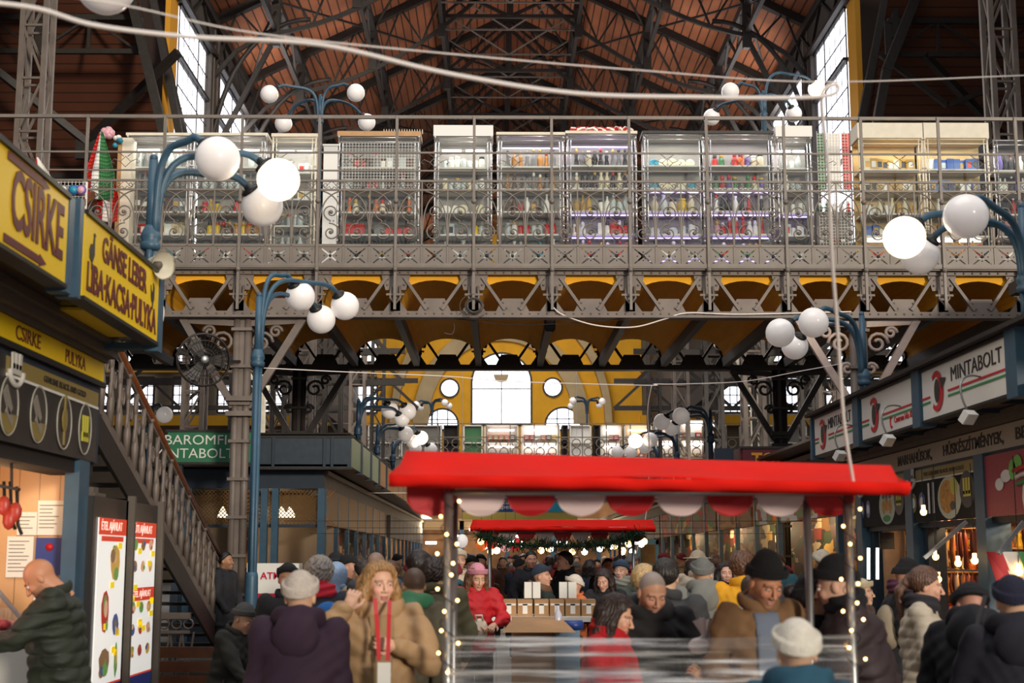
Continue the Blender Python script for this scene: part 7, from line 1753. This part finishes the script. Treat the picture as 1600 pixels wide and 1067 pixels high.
# --- right foreground
pp('child in a cream knitted beanie and teal jacket, seen from behind', 1243, 962, 5.3, 180, coat='1E4A5E', hat='beanie', hat_c='DCD4C4', collar='hood', coatlen=.5, bulk=1.0, lod=1, fem=True)
pp('woman in a black beanie with a dark bun beside the child', 1262, 896, 7.75, 150, coat='20202A', hat='beanie', hat_c='101014', hair='bun', hair_c='181214', skin='D8A484', look=(R(-70), R(8)), lod=1, coatlen=.6, fem=True)
pp('big man in a black cap and plum-brown quilted jacket, turned left', 1342, 866, 7.55, -98, coat='35282A', puff=.024, quilt=.16, hat='tall', hat_c='141416', skin='D8A88C', look=(R(-14), R(6)), scarf='18161C', lean=R(10), coatlen=.62, bulk=1.3, lod=0, hands=((.14, -.30, 1.0), (-.16, -.30, 1.0)))
pp('woman in a long pale quilted coat with a ponytail, facing right', 1440, 884, 9.2, 72, coat='B8AC98', puff=.014, quilt=.07, fem=True, hair='pony', hair_c='5E4030', skin='DCA88C', look=(R(6), R(10)), scarf='2A262C', coatlen=.42, lod=0, pose='pockets', brow='4A3428')
pp('man in a black jacket and black beanie bending his head, strap over his back', 1512, 893, 7.5, 150, coat='16161C', hat='beanie', hat_c='0E0E14', skin='C89078', look=(R(30), R(30)), collar='hood', lean=R(14), coatlen=.6, bulk=1.08, lod=1)
pp('person in a navy beanie and dark jacket at the right edge', 1580, 896, 7.1, 170, coat='141420', hat='beanie', hat_c='181A30', collar='hood', coatlen=.6, bulk=1.15, lod=1)
pp('woman in a black beanie with a rucksack, facing right', 1398, 872, 11.8, 78, coat='1C1C20', hat='tall', hat_c='121214', skin='D09A7E', look=(R(4), R(14)), scarf='4A1E38', lean=R(6), lod=1, coatlen=.62, fem=True, bulk=1.1)
pp('small person in a cream beanie behind the rucksack woman', 1346, 902, 12.6, 60, coat='4A3A34', hat='beanie', hat_c='C8B898', lod=1)
# --- middle distance
pp('person in a grey hood and grey-and-black jacket, seen from behind', 1097, 870, 12.6, 178, coat='74746E', coat2='161618', hat='beanie', hat_c='6A6A66', collar='hood', lod=1, coatlen=.72, bulk=1.12, trousers='5A626C', pose='down')
pp('man in a pale brimmed hat and pale coat walking away', 1090, 858, 16.5, 175, coat='C8B8A4', hat='brim', hat_c='B8A890', lod=1, coatlen=.6)
pp('dark-haired woman in a black scarf walking towards the camera', 1133, 878, 15.5, 4, coat='1C2440', fem=True, hair='long', hair_c='1E1614', skin='E0B098', scarf='141416', lod=1, brow='1E1614')
pp('person in an ochre-yellow coat behind the tall black beanie', 1158, 864, 12.5, 175, coat='D89A18', hair='curly', hair_c='5A3A26', lod=1, coatlen=.62, bulk=1.1)
pp('person in a white jacket beside the ochre coat', 1174, 898, 10.5, 180, coat='D8D8D4', hair='short', hair_c='3A2A22', lod=2)
pp('woman in a pink beanie and red quilted jacket holding a bag', 744, 877, 14.2, 20, coat='B8141E', puff=.018, quilt=.09, fem=True, hair='long', hair_c='6A4A34', hat='beanie', hat_c='D890A0', skin='DDB090', look=(0, R(20)), lod=1, coatlen=.82, pose='front')
pp('woman with long dark hair sorting goods at the sales table', 945, 888, 15.8, -14, coat='18181C', fem=True, hair='long', hair_c='2A1C18', skin='DCAA90', look=(R(-8), R(20)), lod=1, pose='front')
pp('person in a navy beanie with a fur collar behind the boxes', 846, 880, 15.8, 70, coat='26302A', hat='beanie', hat_c='2C3444', skin='D8A488', collar='hood', collar_c='6A4A34', lod=1, bulk=1.15)
pp('child in a cream beanie behind the boxes', 897, 896, 15.9, -70, coat='C86A38', hat='beanie', hat_c='E0D4C4', skin='D8A488', lod=1, fem=True)
pp('dark-haired man in a black jacket at the far cart', 882, 861, 18.9, -70, coat='16181C', hair='short', hair_c='1E1816', skin='C8947A', lod=1, bulk=1.15)
pp('dark-haired man in a dark coat behind the fir garland', 830, 861, 21.5, 10, coat='1C1C24', hair='short', hair_c='1E1816', skin='C8947A', lod=2)
pp('woman in a blue knitted hat in front of the far cart posts', 970, 873, 17.2, -20, coat='4A5048', hat='beanie', hat_c='3A4E66', fem=True, skin='E0B49A', lod=1, scarf='8A8A80')
pp('man with short hair and a brown face near the far cart', 950, 872, 20, 0, coat='2A2A30', hair='short', hair_c='2A1E18', skin='C08A6A', lod=2)
pp('blond person behind the grey-haired man', 1006, 884, 11.2, 170, coat='6A6A66', hair='curly', hair_c='B89868', lod=2, fem=True)
pp('person in a cream beanie at the left of the far cart', 716, 856, 17.5, 15, coat='C8B49C', hat='beanie', hat_c='D8C8B0', skin='D8A88C', lod=1, fem=True)
pp('man in a black hat behind the pink beanie', 737, 867, 19, 5, coat='3A3628', hat='beanie', hat_c='161616', skin='C08A6E', lod=2)
pp('dark curly-haired person beside the near left cart post', 655, 862, 13.0, 175, coat='24242C', hair='curly', hair_c='241A16', lod=2)
pp('man with dark hair and an olive coat close to the near left post', 681, 872, 11.5, 165, coat='4E4A34', hair='curly', hair_c='2A1E1A', lod=1, bulk=1.1)
pp('half-bald man in a grey coat in the left crowd', 588, 861, 12.8, 165, coat='3A3E46', hair='crop', hair_c='6A5A50', skin='C8987C', lod=1)
pp('man in a black cap facing right in the left crowd', 546, 864, 15.2, 70, coat='2A201C', hat='cap', hat_c='121212', skin='C08A70', lod=2)
pp('person in a pale blue hood in the left crowd', 527, 875, 14.0, 160, coat='7A92B0', hat='hoodup', hat_c='8AA2C0', lod=2, skin='D8A48C')
pp('bearded man by the stair foot seen behind the bridge column', 353, 862, 20.5, 70, coat='1E1E22', hair='short', hair_c='161210', skin='A87858', lod=2, beard=True)
# --- crowd of the deep aisle
CO = [('black coat', '18181C'), ('navy coat', '1E2638'), ('brown coat', '5A4030'), ('grey coat', '5A5A5C'), ('olive coat', '4A4A34'), ('beige coat', 'A89070'), ('dark red coat', '7A1E24'), ('teal coat', '2A5A64'), ('cream coat', 'C8BCA8')]
HT = [('black beanie', 'beanie', '141416'), ('grey beanie', 'beanie', '6A6A6A'), ('cream beanie', 'beanie', 'D0C4B0'), ('dark red beanie', 'beanie', '7A2028'), ('short dark hair', 'short', '241A16'), ('brown hair', 'short', '4E3626'), ('long dark hair', 'long', '2A1E18'), ('curly brown hair', 'curly', '5A4030'), ('black cap', 'cap', '16161A')]
proto = {}
spots = []
random.seed(21)
for D in (12, 13.5, 15, 16.5, 18, 20, 22, 24.5, 27, 30, 34, 38, 43, 49, 56):
    lim = (-2.7, 4.3) if D > 15 else (-2.3, -.5)
    n = int((lim[1] - lim[0]) / (1.0 if D < 20 else .78)) 
    for i in range(n):
        x_ = lim[0] + (lim[1] - lim[0]) * (i + .5 + random.uniform(-.3, .3)) / n
        if -.3 < x_ < 1.7 and D < 21.5: continue
        if 14 < D < 15.9 and -.4 < x_ < 1.4: continue
        spots.append((x_, D + random.uniform(-.5, .5)))
used = {}
for i, (x_, y_) in enumerate(spots):
    cn, cc = CO[(i * 5 + i // 7) % len(CO)]; hn, hk, hcx = HT[(i * 4 + i // 5) % len(HT)]; hgt = random.uniform(1.6, 1.82); away = random.random() < .55; rz = (180 if away else 0) + random.uniform(-50, 50)
    where = 'left' if x_ < -.8 else ('middle' if x_ < 2 else 'right'); dep = 'nearest' if y_ < 14.2 else 'near' if y_ < 19 else 'middle' if y_ < 26 else 'deep' if y_ < 36 else 'far' if y_ < 46 else 'farthest'
    key = (cn, hn)
    lb = 'person, %s, %s, %s, %s side, %s aisle crowd' % (cn, hn, 'back turned' if away else 'facing front', where, dep)
    if key in proto and proto[key] is not None:
        dup(proto[key], (x_, y_, 0), R(rz), lb, 'aisle crowd of shoppers', scale=hgt / 1.72)
    else:
        kw = dict(hat=hk, hat_c=hcx) if hk in ('beanie', 'cap') else dict(hair=hk, hair_c=hcx)
        proto[key] = person(lb, x_, y_, hgt, R(rz), cc, lod=2, skin=random.choice(['DDB090', 'C8987C', 'B88868']), coatlen=.7, group='aisle crowd of shoppers', bulk=random.uniform(1, 1.15), pose=random.choice(['pockets', 'walk', 'down', 'front']), **kw)
# --- things people carry
m = MB(); q = at(600, 905, 7.7)
def strap(name, pts, w_, m_, label, cat='strap'):
    m = MB(); P_ = [Vector(p) for p in pts]
    for a, b in zip(P_, P_[1:]): m.bar(a, b, w_, .004)
    return tag(m.build(name, m_), label, cat)
t = thing('lanyard', 'red lanyard with a white card around the neck of the woman in beige', 'lanyard', tuple(at(600, 1000, 7.72)))
m = MB()
for pts in ([(586, 935, 7.86), (588, 960, 7.72), (591, 1000, 7.66), (592, 1032, 7.64)], [(609, 938, 7.86), (608, 960, 7.72), (607, 1000, 7.66), (606, 1032, 7.64)]):
    P_ = [at(*p) for p in pts]
    for a, b in zip(P_, P_[1:]): m.bar(a, b, .022, .004)
m.build('ribbon', PRED, t); a = at(590, 1035, 7.62); b = at(610, 1085, 7.62); MB().bb((a.x, 7.62, b.z), (b.x, 7.625, a.z)).build('card', SIGNW, t)
q = at(1098, 1000, 7.75); m = MB(); 
for k in range(7): m.add([q + Vector((random.uniform(-.03, .03), random.uniform(-.02, .02), .0)), q + Vector((random.uniform(-.06, .06), random.uniform(-.03, .03), .10)), q + Vector((random.uniform(-.03, .06), random.uniform(-.03, .03), .12)), q + Vector((.02, .01, .02))], [(0, 1, 2, 3)], 0, True)
m.ball(q + Vector((-.02, 0, -.03)), .05, 10, 0, (1.2, .8, .9)); tag(m.build('plastic_bag', mat('bag_white', 'E8E0DC', .3)), 'small crumpled white plastic bag in the hand of the grey-haired man', 'bag')
def surf_obj(name, f, lo, hi, h, m_, parent): V, Q = surf(f, lo, hi, h); return mesh_np(name, [(V, Q)], m_, parent)
q = at(1385, 955, 11.7); t = thing('backpack', 'beige and black rucksack on the woman in the black beanie', 'backpack', (q.x, q.y, 0))
surf_obj('bag', lambda X, Y, Z: smin(ell(X, Y, Z, (0, 0, 1.16), (.09, .11, .17)), ell(X, Y, Z, (0, 0, 1.06), (.1, .12, .1)), .05), (-.2, -.2, .9), (.2, .2, 1.5), .02, mat('bag_beige', '8A7C66', .7), t)
MB().tube([(q.x + .05, q.y - .12, 1.42), (q.x + .14, q.y - .16, 1.3), (q.x + .12, q.y - .14, 1.1)], .018, 6).build('strap', BLACK, t)
q = at(750, 940, 14.0); t = thing('net_bag', 'white net shoulder bag held by the woman in the red jacket', 'bag', (q.x, q.y, 0))
surf_obj('bag', lambda X, Y, Z: ell(X, Y, Z, (0, -.1, 1.02), (.08, .06, .11)), (-.15, -.25, .85), (.15, .1, 1.2), .015, mat('bag_cream', 'D8CCB8', .8), t)
MB().tube([(q.x - .03, q.y - .12, 1.1), (q.x - .04, q.y - .16, 1.16), (q.x + .02, q.y - .17, 1.16), (q.x + .03, q.y - .12, 1.1)], .01, 6).build('handle', mat('bag_cream'), t)
strap('shoulder_strap', [at(1540, 930, 7.25), at(1520, 1000, 7.2), at(1508, 1060, 7.2)], .03, mat('strap_grey', '4A4A4C', .5), 'thin dark grey strap across the back of the man in the black jacket')
